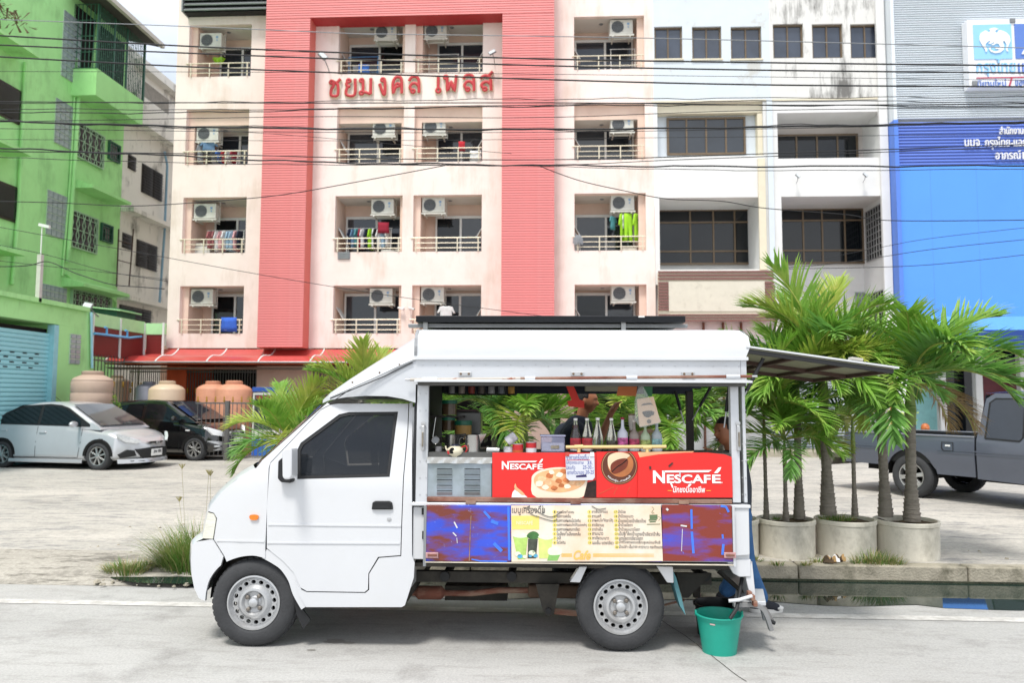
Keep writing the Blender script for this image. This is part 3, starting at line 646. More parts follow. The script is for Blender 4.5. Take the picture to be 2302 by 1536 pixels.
# ================================================================ pale shophouses between the pink and the blue building
M_lblue = mat('pale_blue_wash', srgb('cdd5dc'), .85, var=.03, scale=2, dirt=srgb('b9b5a8'), dirt_amt=.6, dscale=1.1, dirt_pos=(.58, .66), bump=.1)
M_whw = mat('white_wash', srgb('dcdcdb'), .85, var=.03, scale=2, dirt=srgb('bfbdb8'), dirt_amt=.3, dscale=.8)
M_cream = mat('cream_trim', srgb('d8d0ba'), .8, var=.04)
M_brown = mat('brown_aluminium', srgb('6f5f4c'), .45, var=.12, metal=.3)
def stained(name, base, stain, amt_pos=(.5, .62), sc=(1.6, 1.6, .22)):
 m = mat(name, base, .9, var=.03, scale=2, bump=.1)
 nt = m.node_tree; N = nt.nodes; L = nt.links; b = N['Principled BSDF']; old = b.inputs['Base Color'].links[0].from_socket
 tc = N.new('ShaderNodeTexCoord'); mp = N.new('ShaderNodeMapping'); mp.inputs['Scale'].default_value = sc; L.new(tc.outputs['Object'], mp.inputs[0])
 n = N.new('ShaderNodeTexNoise'); n.inputs['Scale'].default_value = 2.6; n.inputs['Detail'].default_value = 9; n.inputs['Roughness'].default_value = .78; L.new(mp.outputs[0], n.inputs['Vector'])
 n2 = N.new('ShaderNodeTexNoise'); n2.inputs['Scale'].default_value = .8; n2.inputs['Detail'].default_value = 4; L.new(tc.outputs['Object'], n2.inputs['Vector'])
 mu = N.new('ShaderNodeMath'); mu.operation = 'ADD'; L.new(n.outputs['Fac'], mu.inputs[0]); L.new(n2.outputs['Fac'], mu.inputs[1])
 mh = N.new('ShaderNodeMath'); mh.operation = 'MULTIPLY'; mh.inputs[1].default_value = .5; L.new(mu.outputs[0], mh.inputs[0])
 r = N.new('ShaderNodeValToRGB'); r.color_ramp.elements[0].position = amt_pos[0]; r.color_ramp.elements[1].position = amt_pos[1]; r.color_ramp.elements[1].color = (.85, .85, .85, 1); L.new(mh.outputs[0], r.inputs[0])
 x = N.new('ShaderNodeMix'); x.data_type = 'RGBA'; x.inputs['B'].default_value = (*stain, 1); L.new(r.outputs[0], x.inputs['Factor']); L.new(old, x.inputs['A']); L.new(x.outputs['Result'], b.inputs['Base Color'])
 return m
M_stain = stained('mildewed_white_wash', srgb('d6d5d2'), srgb('4d4b48'), (.505, .60))
stained('pale_pink_render', M_pink.diffuse_color[:3], srgb('d2bfb2'), (.50, .64), (1.1, 1.1, .16))
M_dirtyw = stained('grimy_grey_wash', srgb('dcd9d2'), srgb('45423d'), (.52, .64), (1.2, 1.2, .4))
WY = 22.5
def prect(u0, u1, v0, v1, y): # survey rect on a street-parallel plane -> x0,x1,z0,z1
 a, b = at(u0, (v0+v1)/2, y), at(u1, (v0+v1)/2, y); return a.x, b.x, at((u0+u1)/2, v1, y).z, at((u0+u1)/2, v0, y).z
def window(par, r, y, cols=(.5,), rws=(), m=None, f=.05, glass=None, name='window', depth=.06, curtain=False, dbl=()):
 x0, x1, z0, z1 = r; m = m or M_brown; W, H = x1-x0, z1-z0
 mb = MB(); mb.box(x0, x1, y, y+depth, z1-f, z1); mb.box(x0, x1, y, y+depth, z0, z0+f); mb.box(x0, x0+f, y, y+depth, z0+f, z1-f); mb.box(x1-f, x1, y, y+depth, z0+f, z1-f)
 for c in cols: mb.box(x0+W*c-f*.4, x0+W*c+f*.4, y+.004, y+depth-.006, z0+f, z1-f)
 for q in rws: mb.box(x0+f, x1-f, y+.002, y+depth-.008, z0+H*q-f*.4, z0+H*q+f*.4)
 w = mb.obj(name, m, par, world=True)
 cx = [0]+list(cols)+[1]; cz = [0]+list(rws)+[1]
 for i in range(len(cx)-1):
  for j in range(len(cz)-1):
   MB().box(x0+W*cx[i]+f*.4, x0+W*cx[i+1]-f*.4, y+depth*.6+.002*(i % 2), y+depth*.6+.01, z0+H*cz[j]+f*.4, z0+H*cz[j+1]-f*.4).obj('pane', glass or M_glass, w, world=True)
 return w
M_glassg = mat('greyish_window_glass', srgb('3c4350'), .08, var=.35, scale=.9, spec=.9)
shA = thing('shophouse', 'pale blue and white shophouse with an empty sign board framed in brown stripes', 'building', (at(1600, 700, WY).x, WY, LOTZ))
shB = thing('shophouse', 'white shophouse stained black with mildew around its top row of windows', 'building', (at(1870, 700, WY).x, WY, LOTZ))
xA0, xA1 = X_R+.005, at(1736, 350, WY).x; xB1 = at(2012, 350, WY).x
winA = [prect(u0, u1, 59, 132, WY) for u0, u1 in ((1471, 1534), (1556, 1622), (1643, 1712))]
winB = [prect(u0, u1, 53, 130, WY) for u0, u1 in ((1738, 1806), (1826, 1895), (1912, 1981))]
zS = at(1700, 226, WY).z
rA2 = prect(1478, 1716, 228, 351, WY); rA3 = prect(1483, 1712, 444, 606, WY)
rB2 = prect(1748, 1980, 252, 355, WY); rB3 = prect(1758, 1990, 441, 592, WY); rB4 = prect(1758, 1990, 592, 860, WY)
w = MB(); wall_face(w, xA0, xA1, zS, Z_TOP, [(*r, .14) for r in winA], WY, .14); w.obj('upper_wall', M_lblue, shA, world=True)
w = MB(); wall_face(w, xA0, xA1, at(1600, 640, WY).z, zS, [(rA2[0], rA2[1], rA2[2], zS-.001, .35), (rA3[0], rA3[1], rA3[2], rA3[3], 1.6)], WY, .3); w.obj('wall', M_whw, shA, world=True)
w = MB(); wall_face(w, xA1+.002, xB1, zS, Z_TOP, [(*r, .14) for r in winB], WY, .14); w.obj('upper_wall', M_stain, shB, world=True)
w = MB(); wall_face(w, xA1+.002, xB1, LOTZ, zS, [(rB2[0], rB2[1], rB2[2], rB2[3], 1.3), (rB3[0], rB3[1], LOTZ, rB3[3], 1.6)], WY, .3)
w.quad((xB1, WY, LOTZ), (xB1, WY+8, LOTZ), (xB1, WY+8, Z_TOP), (xB1, WY, Z_TOP)); w.obj('wall', M_whw, shB, world=True)
for i, r in enumerate(winA): window(shA, r, WY+.08, (.5,), (), glass=M_glassg)
for i, r in enumerate(winB): window(shB, r, WY+.08, (.5,), (), glass=M_glassg)
for r in winA: MB().box(r[0]-.03, r[1]+.03, WY-.05, WY-.002, r[2]-.05, r[2]-.004).obj('sill', M_cream, shA, world=True)
MB().box(rA2[0]+.003, rA2[1]-.003, WY+.08, WY+.34, rA2[2]-.9, rA2[3]+.2).obj('inset_wall', mat('pale_grey_wash', srgb('c9cfd4'), .85), shA, world=True) if 0 else None
MB().box(rA2[0]+.003, rA2[1]-.003, WY+.35, WY+.4, rA2[2], zS).obj('inset_wall', M_lblue, shA, world=True)
a = prect(1480, 1716, 228, 254, WY+.1); MB().box(rA2[0]+.003, rA2[1]-.003, WY+.1, WY+.34, a[2], a[3]).obj('lintel', M_cream, shA, world=True)
a = prect(1703, 1716, 254, 350, WY+.1); MB().box(a[0], rA2[1]-.003, WY+.1, WY+.34, rA2[2]+.003, a[3]-.003).obj('jamb', M_cream, shA, world=True)
window(shA, prect(1499, 1676, 264, 348, WY+.3), WY+.27, (.25, .5, .75), (), f=.06)
a = prect(1706, 1722, 356, 606, WY-.04); MB().box(a[0], a[1], WY-.06, WY-.002, a[2], a[3]).obj('pilaster', M_cream, shA, world=True)
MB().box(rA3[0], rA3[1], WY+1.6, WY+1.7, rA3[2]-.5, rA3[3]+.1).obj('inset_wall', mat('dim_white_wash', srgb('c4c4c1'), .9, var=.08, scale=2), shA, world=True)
window(shA, prect(1470, 1687, 470, 595, WY+1.5), WY+1.5, (.38, .62, .84), (.24, .76), f=.06, glass=M_glassb)
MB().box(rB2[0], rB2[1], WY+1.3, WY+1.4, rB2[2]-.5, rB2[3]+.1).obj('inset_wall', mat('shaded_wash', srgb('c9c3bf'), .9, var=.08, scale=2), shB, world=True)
window(shB, prect(1745, 1930, 301, 375, WY+1.2), WY+1.2, (.25, .5, .75), (), f=.06, glass=M_glassb)
MB().box(rB3[0], rB3[1], WY+1.6, WY+1.7, LOTZ, rB3[3]+.1).obj('inset_wall', M_whw, shB, world=True)
window(shB, prect(1748, 1943, 468, 593, WY+1.5), WY+1.5, (.30, .52, .78), (.24, .78), f=.06, glass=M_glassb)
def side_grille(par, x, y0, y1, z0, z1, nv, nh, m, s=-1, back=True):
 if back: MB().box(x, x+s*.02, y0, y1, z0, z1).obj('grille_opening', M_void, par, world=True)
 g = MB(); t = .014
 for i in range(nv+1): y = y0+(y1-y0)*i/nv; g.box(x+s*.03, x+s*.05, y-t, y+t, z0, z1)
 for i in range(nh+1): z = z0+(z1-z0)*i/nh; g.box(x+s*.032, x+s*.048, y0, y1, z-t, z+t)
 return g.obj('window_grille', m, par, world=True)
xs_ = rB3[1]-.004
side_grille(shB, xs_, WY+.15, WY+1.25, at(1990, 572, WY).z, at(1990, 455, WY).z, 6, 8, mat('grey_bar', srgb('8c8c8c'), .5))
side_grille(shB, xs_, WY+.15, WY+1.25, at(1990, 765, WY).z, at(1990, 650, WY).z, 6, 7, MC['grey_bar'])
for (u, v) in ((1836, 675), (1936, 674)):
 a = prect(u-13, u+13, v-17, v+17, WY+1.58); MB().box(a[0], a[1], WY+1.56, WY+1.598, a[2], a[3]).obj('vent_block', mat('vent_block_grey', srgb('a3a8ab'), .7), shB, world=True)
 for i in range(2):
  for j in range(3): MB().box(a[0]+.02+i*(a[1]-a[0])/2, a[0]-.02+(i+1)*(a[1]-a[0])/2, WY+1.55, WY+1.558, a[2]+.02+j*(a[3]-a[2])/3, a[2]-.02+(j+1)*(a[3]-a[2])/3).obj('vent_hole', M_acg, shB, world=True)
a = prect(1985, 2004, 226, 930, WY-.05); MB().box(a[0], a[1], WY-.10, WY-.002, LOTZ, Z_TOP).obj('pilaster', M_whw, shB, world=True)
a = prect(1722, 1740, 226, 606, WY-.08); MB().box(xA1-.16, xA1, WY-.10, WY-.062, rA3[2], zS).obj('pilaster', M_lblue, shA, world=True)
MB().box(xA0-.05, xB1, WY-.03, WY-.001, zS-.02, zS+.03).obj('string_course', M_cream, shA, world=True)
floodlight('small white floodlight on the white shophouse, the one farther from the blue building', at(1790, 412, WY), .55); floodlight('small white floodlight on the white shophouse close to the blue building', at(1940, 410, WY), .55)
b0 = prect(1480, 1741, 609, 722, WY-.25); bi = prect(1503, 1720, 632, 700, WY-.25)
MB().box(b0[0]+.02, b0[1]-.02, WY-.22, WY-.005, b0[2]+.02, b0[3]-.02).obj('sign_box', M_cream, shA, world=True)
M_str = mat('brown_stripe', srgb('7a5550'), .7, var=.06)
zt = b0[3]; p_ = (b0[3]-bi[3])/3.0
for k in range(3):
 MB().box(b0[0], b0[1], WY-.27, WY-.225, b0[3]-k*p_-p_*.56, b0[3]-k*p_).obj('sign_slat', M_str, shA, world=True); MB().box(b0[0], b0[1], WY-.27, WY-.225, b0[2]+k*p_*.8, b0[2]+k*p_*.8+p_*.42).obj('sign_slat', M_str, shA, world=True)
n_ = 10
for k in range(n_):
 z = bi[2]+.03+(bi[3]-bi[2]-.03)*k/n_
 MB().box(b0[0], bi[0], WY-.27, WY-.225, z, z+.062).obj('sign_slat', M_str, shA, world=True); MB().box(bi[1], b0[1], WY-.27, WY-.225, z, z+.062).obj('sign_slat', M_str, shA, world=True)
MB().box(bi[0], bi[1], WY-.245, WY-.222, bi[2], bi[3]).obj('sign_panel', mat('blank_sign_cream', srgb('cfcabb'), .8, var=.04, dirt=srgb('a8a294'), dirt_amt=.5, dscale=4, dirt_pos=(.55, .7)), shA, world=True)
gz = b0[2]
MB().box(xA0, xA1, WY+.2, WY+.3, LOTZ, at(1600, 640, WY).z).obj('shop_wall', M_whw, shA, world=True)
for u in (1583, 1627, 1668): a = prect(u-2, u+2, 722, 900, WY+.12); MB().box(a[0], a[1], WY+.10, WY+.198, LOTZ, gz).obj('post', mat('rusty_post', srgb('6e4a3c'), .8, var=.2), shA, world=True)
M_shut = mat('grey_roller_shutter', srgb('a9b1b8'), .5, var=.06, scale=2, metal=.2)
def shutter(par, x0, x1, y, z0, z1, pitch, m, axis='y', name='shutter_slat'):
 p = MB(); prof = [(0, 0), (-.022, pitch*.25), (-.022, pitch*.6), (0, pitch*.95)]
 if axis == 'y': p.prism([(a, b) for a, b in prof], 0, 'x', 1)
 else: p.prism([(-a, b) for a, b in prof], 0, 'y', 1)
 me = p.mesh(name, m); me.update(); inv = wmat(par).inverted(); k = 0; z = z0
 while z < z1:
  if axis == 'y': put(name, me, par, inv @ V((x0, y, z)), scale=(x1-x0, 1, 1))
  else: put(name, me, par, inv @ V((y, x0, z)), scale=(1, x1-x0, 1))
  z += pitch
M_shop = WY+.9
MB().box(rB3[0]+.05, rB3[1]-.02, WY+1.5, WY+1.59, LOTZ, at(1900, 790, WY+1.5).z).obj('shutter_backing', M_acg, shB, world=True)
shutter(shB, rB3[0]+.06, rB3[1]-.03, WY+1.49, LOTZ+.02, at(1900, 800, WY+1.49).z, .085, M_shut)
MB().box(xA1-2, xB1, WY-1.2, WY+.19, LOTZ-.02, LOTZ+.16).obj('shop_step', M_kerb, shB, world=True, bev=.02)
# ================================================================ blue building
BY = 22.2
M_rib = mat('grey_ribbed_metal', srgb('d5dce2'), .45, var=.04, metal=.0, scale=1)
M_bluer = mat('royal_blue_ribbed_metal', srgb('6883d2'), .45, var=.05, metal=.1, scale=1)
M_bluef = mat('bright_blue_panel', srgb('5494ea'), .4, var=.03, scale=.6)
M_bluee = mat('blue_edge_panel', srgb('557fd6'), .45, var=.04)
blue = thing('office_building', 'blue office building with grey ribbed cladding above and a white bank sign', 'building', (at(2150, 700, BY).x, BY, LOTZ))
bx0, bx1 = at(2016, 350, BY).x, at(2302, 350, BY).x+3.2
zr, zb, zf = at(2150, 271, BY).z, at(2150, 372, BY).z, at(2150, 712, BY).z
MB().box(bx0, bx1, BY, BY+8, LOTZ+3.2, Z_TOP+1).obj('wall', M_acg, blue, world=True)
def ribs(par, x0, x1, y, z0, z1, pitch, m, name):
 p = MB().prism([(0, 0), (-.035, pitch*.12), (-.05, pitch*.30), (-.03, pitch*.62), (0, pitch*.9)], 0, 'x', 1); me = p.mesh(name, m); z = z0; inv = wmat(par).inverted()
 while z < z1-.02: put(name, me, par, inv @ V((x0, y, z)), scale=(x1-x0, 1, 1)); z += pitch
RP = 5.3/F_PX*BY
ribs(blue, bx0, bx1, BY-.002, zr+.06, at(2150, -12, BY).z, RP, M_rib, 'cladding_rib')
ribs(blue, bx0, bx1, BY-.002, zb+.01, zr, RP*1.35, M_bluer, 'blue_cladding_rib')
MB().box(bx0, bx1, BY-.05, BY-.002, zf, zb).obj('blue_panel', M_bluef, blue, world=True)
for i in range(4): MB().box(bx0+.9+i*1.3, bx0+.906+i*1.3, BY-.052, BY-.049, zf, zb).obj('panel_joint', M_bluee, blue, world=True)
MB().box(bx0-.12, bx0-.002, BY-.16, BY+.4, zf-.3, zr).obj('edge_trim', M_bluee, blue, world=True)
MB().box(bx0-.10, bx0-.002, BY-.12, BY+.4, zr+.002, Z_TOP+1).obj('edge_trim', M_rib, blue, world=True)
aw2 = thing('awning', 'light blue sheet awning with dark blue front above the blue building shop window', 'awning', (bx0+.1, BY-.05, zf))
aa = at(2150, 742, BY-1.3).z-zf; ab = at(2150, 785, BY-1.3).z-zf
g = MB(); g.grid(lambda s, t: (s*(bx1-bx0), -1.25*t, aa*t), 10, 3); g.obj('sheet', mat('light_blue_sheet', srgb('5d96e6'), .5, var=.05), aw2, smooth=180)
MB().box(0, bx1-bx0, -1.28, -1.24, ab, aa).obj('front_panel', mat('navy_fascia', srgb('1c3f86'), .5, var=.05), aw2)
sw = MB().box(bx0, bx1, BY+1.0, BY+1.05, LOTZ, zf).obj('shop_glass', M_glassb, blue, world=True)
for u in (2108, 2190, 2290): a = prect(u, u+16, 785, 950, BY+.5); MB().box(a[0], a[1], BY+.4, BY+.62, LOTZ, zf).obj('column', M_whw, blue, world=True, bev=.02)
a = prect(2012, 2042, 785, 950, BY+.1); MB().box(a[0], a[1], BY+.05, BY+.5, LOTZ, zf+.2).obj('column', M_whw, blue, world=True, bev=.02); MB().box(a[0]-.12, a[0]-.01, BY+.06, BY+.4, LOTZ, zf-.5).obj('column_strip', mat('orange_strip', srgb('e0a968'), .7), blue, world=True)
a = prect(2058, 2108, 870, 965, BY+.9); MB().box(a[0], a[1], BY+.9, BY+.98, LOTZ+.2, a[3]).obj('poster', mat('turquoise_poster', srgb('8ec4c4'), .5, var=.1), blue, world=True)
a = prect(2195, 2286, 800, 900, BY+.9); MB().box(a[0], a[1], BY+.9, BY+.98, LOTZ+.9, a[3]-.3).obj('poster', mat('dark_red_poster', srgb('5d1f28'), .5, var=.3, scale=3), blue, world=True)
SY = BY-.35
s0 = at(2170, 44, SY); s1 = at(2183, 196, SY); sxa = (s0.x+s1.x)/2
sg = thing('bank_sign', 'white bank sign with a light blue bird emblem square high on the grey cladding', 'sign', (sxa, SY, s1.z)); SH = s0.z-s1.z
def P2(u, v):
 p = at(u, v, SY); return (p.x-sxa, p.z-s1.z)
MB().box(0, 4.6, 0, .3, 0, SH).obj('board', mat('sign_white', srgb('e4e6ea'), .5, var=.02), sg, bev=.01)
c0 = P2(2182, 56); c1 = P2(2271, 132)
MB().box(.16, .16+(c1[0]-c0[0]), -.02, -.002, c1[1], c0[1]).obj('emblem_panel', mat('emblem_sky_blue', srgb('8fc6f0'), .5, var=.02), sg)
xo = .16+(c1[0]-c0[0])+.09
MB().box(xo, 4.5, -.02, -.002, c1[1], c0[1]).obj('second_panel', mat('emblem_royal_blue', srgb('5a7cc4'), .5, var=.03), sg)
EW = c1[0]-c0[0]; EH = c0[1]-c1[1]
def E2(px, py): return (.16+EW*(px-240)/1130, c1[1]+EH*(1700-py)/1070)
bird = [(700,790),(760,760),(860,745),(970,790),(900,815),(865,860),(900,905),(945,905),(975,830),(1060,835),(1200,900),(1290,1010),(1310,1150),(1290,1210),(1240,1320),(1210,1430),(1240,1480),(1190,1485),(1175,1420),(1200,1290),(1150,1170),(1080,1165),(1110,1300),(1100,1430),(1000,1510),(850,1530),(720,1480),(665,1390),(700,1350),(760,1335),(700,1400),(790,1470),(880,1480),(1010,1420),(860,1390),(850,1340),(960,1380),(1010,1340),(960,1240),(880,1230),(820,1280),(730,1270),(850,1220),(800,1190),(740,1240),(650,1230),(700,1190),(740,1130),(650,1165),(580,1230),(560,1290),(615,1420),(600,1475),(560,1480),(565,1430),(450,1230),(405,1120),(410,1000),(450,900),(580,825),(640,850),(660,885),(720,870),(730,825)]
m = MB(); m.prism([E2(*p) for p in bird][::-1], -.05, 'y', -.022); m.obj('bird_emblem', mat('emblem_white', srgb('ececec'), .5, var=.01), sg)
tri = MB(); x9 = xo+.15
tri.prism([(x9, c1[1]+.12), (x9+.10, c1[1]+.12), (x9+.42, c1[1]+EH*.62), (x9+.72, c1[1]+.12), (x9+.84, c1[1]+.12), (x9+.50, c1[1]+EH*.74), (x9+.38, c1[1]+EH*.74)], -.05, 'y', -.022); tri.prism([(x9+.22, c1[1]+.28), (x9+.62, c1[1]+.28), (x9+.62, c1[1]+.37), (x9+.22, c1[1]+.37)], -.048, 'y', -.021)
tri.obj('letter', MC['emblem_white'], sg)
za, zb_ = P2(2240, 166)[1], P2(2240, 138)[1]
text('กรุงไทย', MC['emblem_sky_blue'], sg, .2, .2+EW*1.02, za-.08, zb_+.08, -.04, thick=.03, bold=.0, res=3)
text('แอกซ่า', MC['emblem_royal_blue'], sg, .28+EW*1.02, .28+EW*2.0, za, zb_+.08, -.04, thick=.03, bold=.0, res=3)
zl = P2(2240, 174)[1]; MB().box(.2, 4.3, -.02, -.002, zl-.02, zl+.01).obj('underline', mat('sign_red', srgb('b4405a'), .5), sg)
za, zb_ = P2(2240, 194)[1], P2(2240, 178)[1]
text('นิยามใหม่', MC['emblem_royal_blue'], sg, .22, .22+EW*.74, za, zb_, -.03, thick=.02, bold=0, res=2)
text('/', MC['sign_red'], sg, .22+EW*.8, .22+EW*.92, za-.03, zb_+.03, -.03, thick=.028, bold=.01, res=2)
text('ของการ', MC['emblem_royal_blue'], sg, .22+EW*.98, .22+EW*1.55, za, zb_-.03, -.03, thick=.02, bold=0, res=2)
for (x, z) in ((.14, .14), (.16+EW+.045, SH-.04)): MB().box(x-.07, x+.07, -.04, -.003, z-.08, z+.04).obj('bracket', M_acg, sg)
def bl(body, u0, u1, v0, v1):
 a, b = at(u0, v1, BY-.1), at(u1, v0, BY-.1); text(body, MC['emblem_white'], blue, a.x, b.x, a.z, b.z, BY-.12, 'letters', thick=.05, bold=0, world=True, res=2)
bl('สำนักงานตัวแทน', 2247, 2342, 283, 302); bl('บมจ.', 2169, 2206, 313, 330); bl('กรุงไทย-แอกซ่า', 2215, 2325, 306, 336); bl('อาภรณ์', 2238, 2294, 338, 358); bl('เ', 2299, 2306, 342, 358)
p = at(2078, 962, BY-.6); t = thing('lion_statue', 'small orange seated lion statue in front of the turquoise poster', 'statue', (p.x, BY-.6, LOTZ)); M_or = mat('orange_glaze', srgb('b5683a'), .4, var=.25, scale=12)
MB().box(-.2, .2, -.15, .15, 0, .42).obj('plinth', M_whw, t, bev=.01)
mb = MB(); mb.lathe([(.0, .43), (.13, .44), (.15, .52), (.12, .66), (.08, .74), (.0, .76)], 14); mb.tube([(-.07, -.08, .43), (-.06, -.1, .6), (-.03, -.05, .72)], [.045, .035, .05], 8); mb.tube([(.07, -.08, .43), (.06, -.1, .6), (.03, -.05, .72)], [.045, .035, .05], 8)
mb.lathe([(.0, .70), (.09, .73), (.115, .80), (.10, .88), (.05, .93), (0, .94)], 14, (0, -.05, 0)); mb.lathe([(0, .76), (.05, .78), (.05, .83), (0, .85)], 10, (0, -.13, 0)); mb.tube([(0, .12, .46), (0, .2, .6), (0, .17, .74)], [.03, .025, .04], 6); mb.obj('body', M_or, t, smooth=180)
# ================================================================ green building, seen along its side wall
GX = -16.0; GG = -12.3
M_green = mat('bright_green_wash', srgb('a8e096'), .85, var=.04, scale=1.2, dirt=srgb('93cc84'), dirt_amt=.6, dscale=.8, bump=.1)
stained('bright_green_wash', M_green.diffuse_color[:3], srgb('86b878'), (.50, .64), (1, 1, .2))
M_green2 = mat('pale_green_render', srgb('b0dfa6'), .85, var=.05, scale=2, dirt=srgb('7aa578'), dirt_amt=.5, dscale=2)
M_dgr = mat('dark_green_steel', srgb('2f5a49'), .5, var=.1)
M_block = mat('glass_block', srgb('8d9a9c'), .15, var=.2, scale=9, spec=.8)
M_grout = mat('block_joint', srgb('b9cdb6'), .9)
green = thing('townhouse', 'bright green four storey house with grilled windows and glass block columns', 'building', (GX, 25, LOTZ))
yG1 = atx(276, 350, GX).y; y_near = 12.0
MB().box(GX-5, GX, y_near, yG1, LOTZ, 16).obj('wall', M_green, green, world=True)
pier0, pier1 = atx(106, 400, GX).y, atx(196, 400, GX).y
def xrect(u0, u1, v0, v1, X=GX):     # rect given at its near edge: u0 near, u1 far, v at near edge
 a, b = atx(u0, v0, X), atx(u0, v1, X); c = atx(u1, v0, X); return a.y, c.y, b.z, a.z
def xbox(par, name, m, y0, y1, z0, z1, d, X=GX, inn=0, bev=0): return MB().box(X+inn, X+d, y0, y1, z0, z1).obj(name, m, par, world=True, bev=bev)
def canopy(par, u_tip, v_tip, y0, X=GX, prot=.75, m=None, th=.10):
 p = atx(u_tip, v_tip, X+prot); mb = MB(); z = p.z
 mb.add([(X, y0, z), (X+prot, y0, z), (X+prot, p.y, z), (X, p.y, z), (X, y0, z+.34), (X+prot, y0, z+th), (X+prot, p.y, z+th), (X, p.y, z+.34)], [(0, 3, 2, 1), (4, 5, 6, 7), (0, 1, 5, 4), (1, 2, 6, 5), (2, 3, 7, 6)])
 return mb.obj('canopy_slab', m or M_green, par, world=True)
for (u, v) in ((90, 131), (72, 352), (58, 576)): canopy(green, u, v, y_near)
canopy(green, 295, 461, atx(160, 420, GX).y); canopy(green, 291, 668, atx(140, 620, GX).y)
for (v0, v1) in ((205, 283), (425, 505)):
 a, b = atx(45, v0, GX), atx(45, v1, GX); xbox(green, 'window', mat('dark_brown_frame', srgb('2e2622'), .4), y_near+2, a.y, b.z, a.z, .05)
 for k in range(3): y0 = a.y-1.15*(k+1)+.06; xbox(green, 'pane', M_glassb, y0, y0+1.04, b.z+.07, a.z-.07, .07, inn=.051)
def blocks(par, r, ny, nz, X=GX):
 y0, y1, z0, z1 = r; xbox(par, 'block_panel', M_grout, y0, y1, z0, z1, .02, X)
 me = MB().box(0, .02, .015, (y1-y0)/ny-.015, .015, (z1-z0)/nz-.015).mesh('glass_brick', M_block); inv = wmat(par).inverted()
 for i in range(ny):
  for j in range(nz): put('glass_brick', me, par, inv @ V((X+.021, y0+(y1-y0)*i/ny, z0+(z1-z0)*j/nz)))
def gb(u0, u1, v0, v1, ny, nz):
 a, b = atx(u0, v0, GX), atx(u1, v1, GX); blocks(green, (a.y, b.y, b.z, a.z), ny, nz)
gb(143, 176, 20, 195, 4, 10); gb(125, 161, 218, 340, 4, 7); gb(106, 145, 425, 540, 4, 6); gb(92, 147, 636, 690, 6, 3)
def pipe(par, uvs, X, r, m, name='drain_pipe', n=8): return MB().tube([tuple(atx(u, v, X)) for u, v in uvs], r, n).obj(name, m, par, world=True, smooth=60)
pipe(green, [(225, 12), (206, 178), (177, 210), (166, 400), (152, 590)], GX+.12, .07, M_green)
pipe(green, [(58, 140), (50, 300), (42, 470), (28, 640)], GX+.1, .06, M_green); pipe(green, [(172, 130), (158, 400), (140, 620)], GX+.05, .035, M_green)
pipe(green, [(148, 615), (165, 632), (250, 668), (260, 680), (259, 705)], GX+.1, .05, M_green)
def gwin(u0, u1, v0, v1, nb, wavy=True, X=GX, par=green):
 a, b = atx(u0, v0, X), atx(u0, v1, X); c = atx(u1, v0, X); y0, y1, z0, z1 = a.y, c.y, b.z, a.z
 xbox(par, 'window', M_glassb, y0, y1, z0, z1, .03, X)
 g = MB(); H = z1-z0
 for (ya, yb, za, zb2) in ((y0, y1, z0-.04, z0), (y0, y1, z1, z1+.04), (y0-.04, y0, z0-.04, z1+.04), (y1, y1+.04, z0-.04, z1+.04)): g.box(X, X+.1, ya, yb, za, zb2)
 for i in range(nb):
  y = y0+(y1-y0)*(i+.5)/nb; w_ = (y1-y0)/nb*.42 if wavy else 0; s = 1 if i % 2 else -1
  g.tube([(X+.12, y+s*w_*math.sin(t/12*PI*3)**2, z0+H*t/12) for t in range(13)], .014, 5)
 for i in range(3): z = z0+H*(.12+.38*i); g.box(X+.10, X+.112, y0, y1, z-.01, z+.01)
 g.obj('window_grille', mat('pale_green_grille', srgb('9dbb9c'), .5) if wavy else M_dgr, par, world=True, smooth=40)
gwin(170, 231, 275, 350, 9); gwin(155, 216, 472, 552, 9); gwin(160, 246, 652, 694, 13)
gwin(244, 266, 318, 355, 4, False); gwin(227, 249, 503, 539, 4, False)
bX = GX+.85; p0 = atx(215, 213, bX); p1 = atx(320, 285, bX); zt_ = atx(215, 150, bX).z; zr_ = atx(228, 12, bX).z
MB().box(GX-.02, bX, p0.y, p1.y, p0.z, zt_).obj('balcony_wall', M_green, green, world=True)
MB().box(GX+.02, GX+.04, p0.y+.02, p1.y, zt_, zr_).obj('balcony_opening', M_void, green, world=True)
g = MB(); n = 26
for i in range(n+1):
 y = p0.y+(p1.y-p0.y)*i/n; g.box(bX-.02, bX, y-.01, y+.01, zt_, zr_)
for k in range(11):
 z = zt_+(zr_-zt_)*k/10
 for i in range(n):
  if (i+k) % 2 == 0: y = p0.y+(p1.y-p0.y)*i/n; g.box(bX-.018, bX-.004, y, y+(p1.y-p0.y)/n, z-.008, z+.008)
for i in range(7): x = GX+(bX-GX)*i/6; g.box(x-.01, x+.01, p0.y-.02, p0.y, zt_, zr_)
for k in range(5): z = zt_+(zr_-zt_)*k/4; g.box(GX, bX, p0.y-.018, p0.y-.004, z-.01, z+.01)
for i in (0, .33, .6, 1): y = p0.y+(p1.y-p0.y)*i; g.box(bX-.04, bX+.01, y-.035, y+.035, zt_, zr_)
g.obj('balcony_grille', M_dgr, green, world=True)
m = MB(); m.add([(GX-.3, p0.y-.5, zr_+.35), (bX+.45, p0.y-.5, zr_), (bX+.45, p1.y+.3, zr_), (GX-.3, p1.y+.3, zr_+.35), (GX-.3, p0.y-.5, zr_+.40), (bX+.45, p0.y-.5, zr_+.05), (bX+.45, p1.y+.3, zr_+.05), (GX-.3, p1.y+.3, zr_+.40)], [(0, 3, 2, 1), (4, 5, 6, 7), (0, 1, 5, 4), (1, 2, 6, 5), (2, 3, 7, 6)]); m.obj('roof_sheet', mat('dark_underside', srgb('4a4643'), .9), green, world=True)
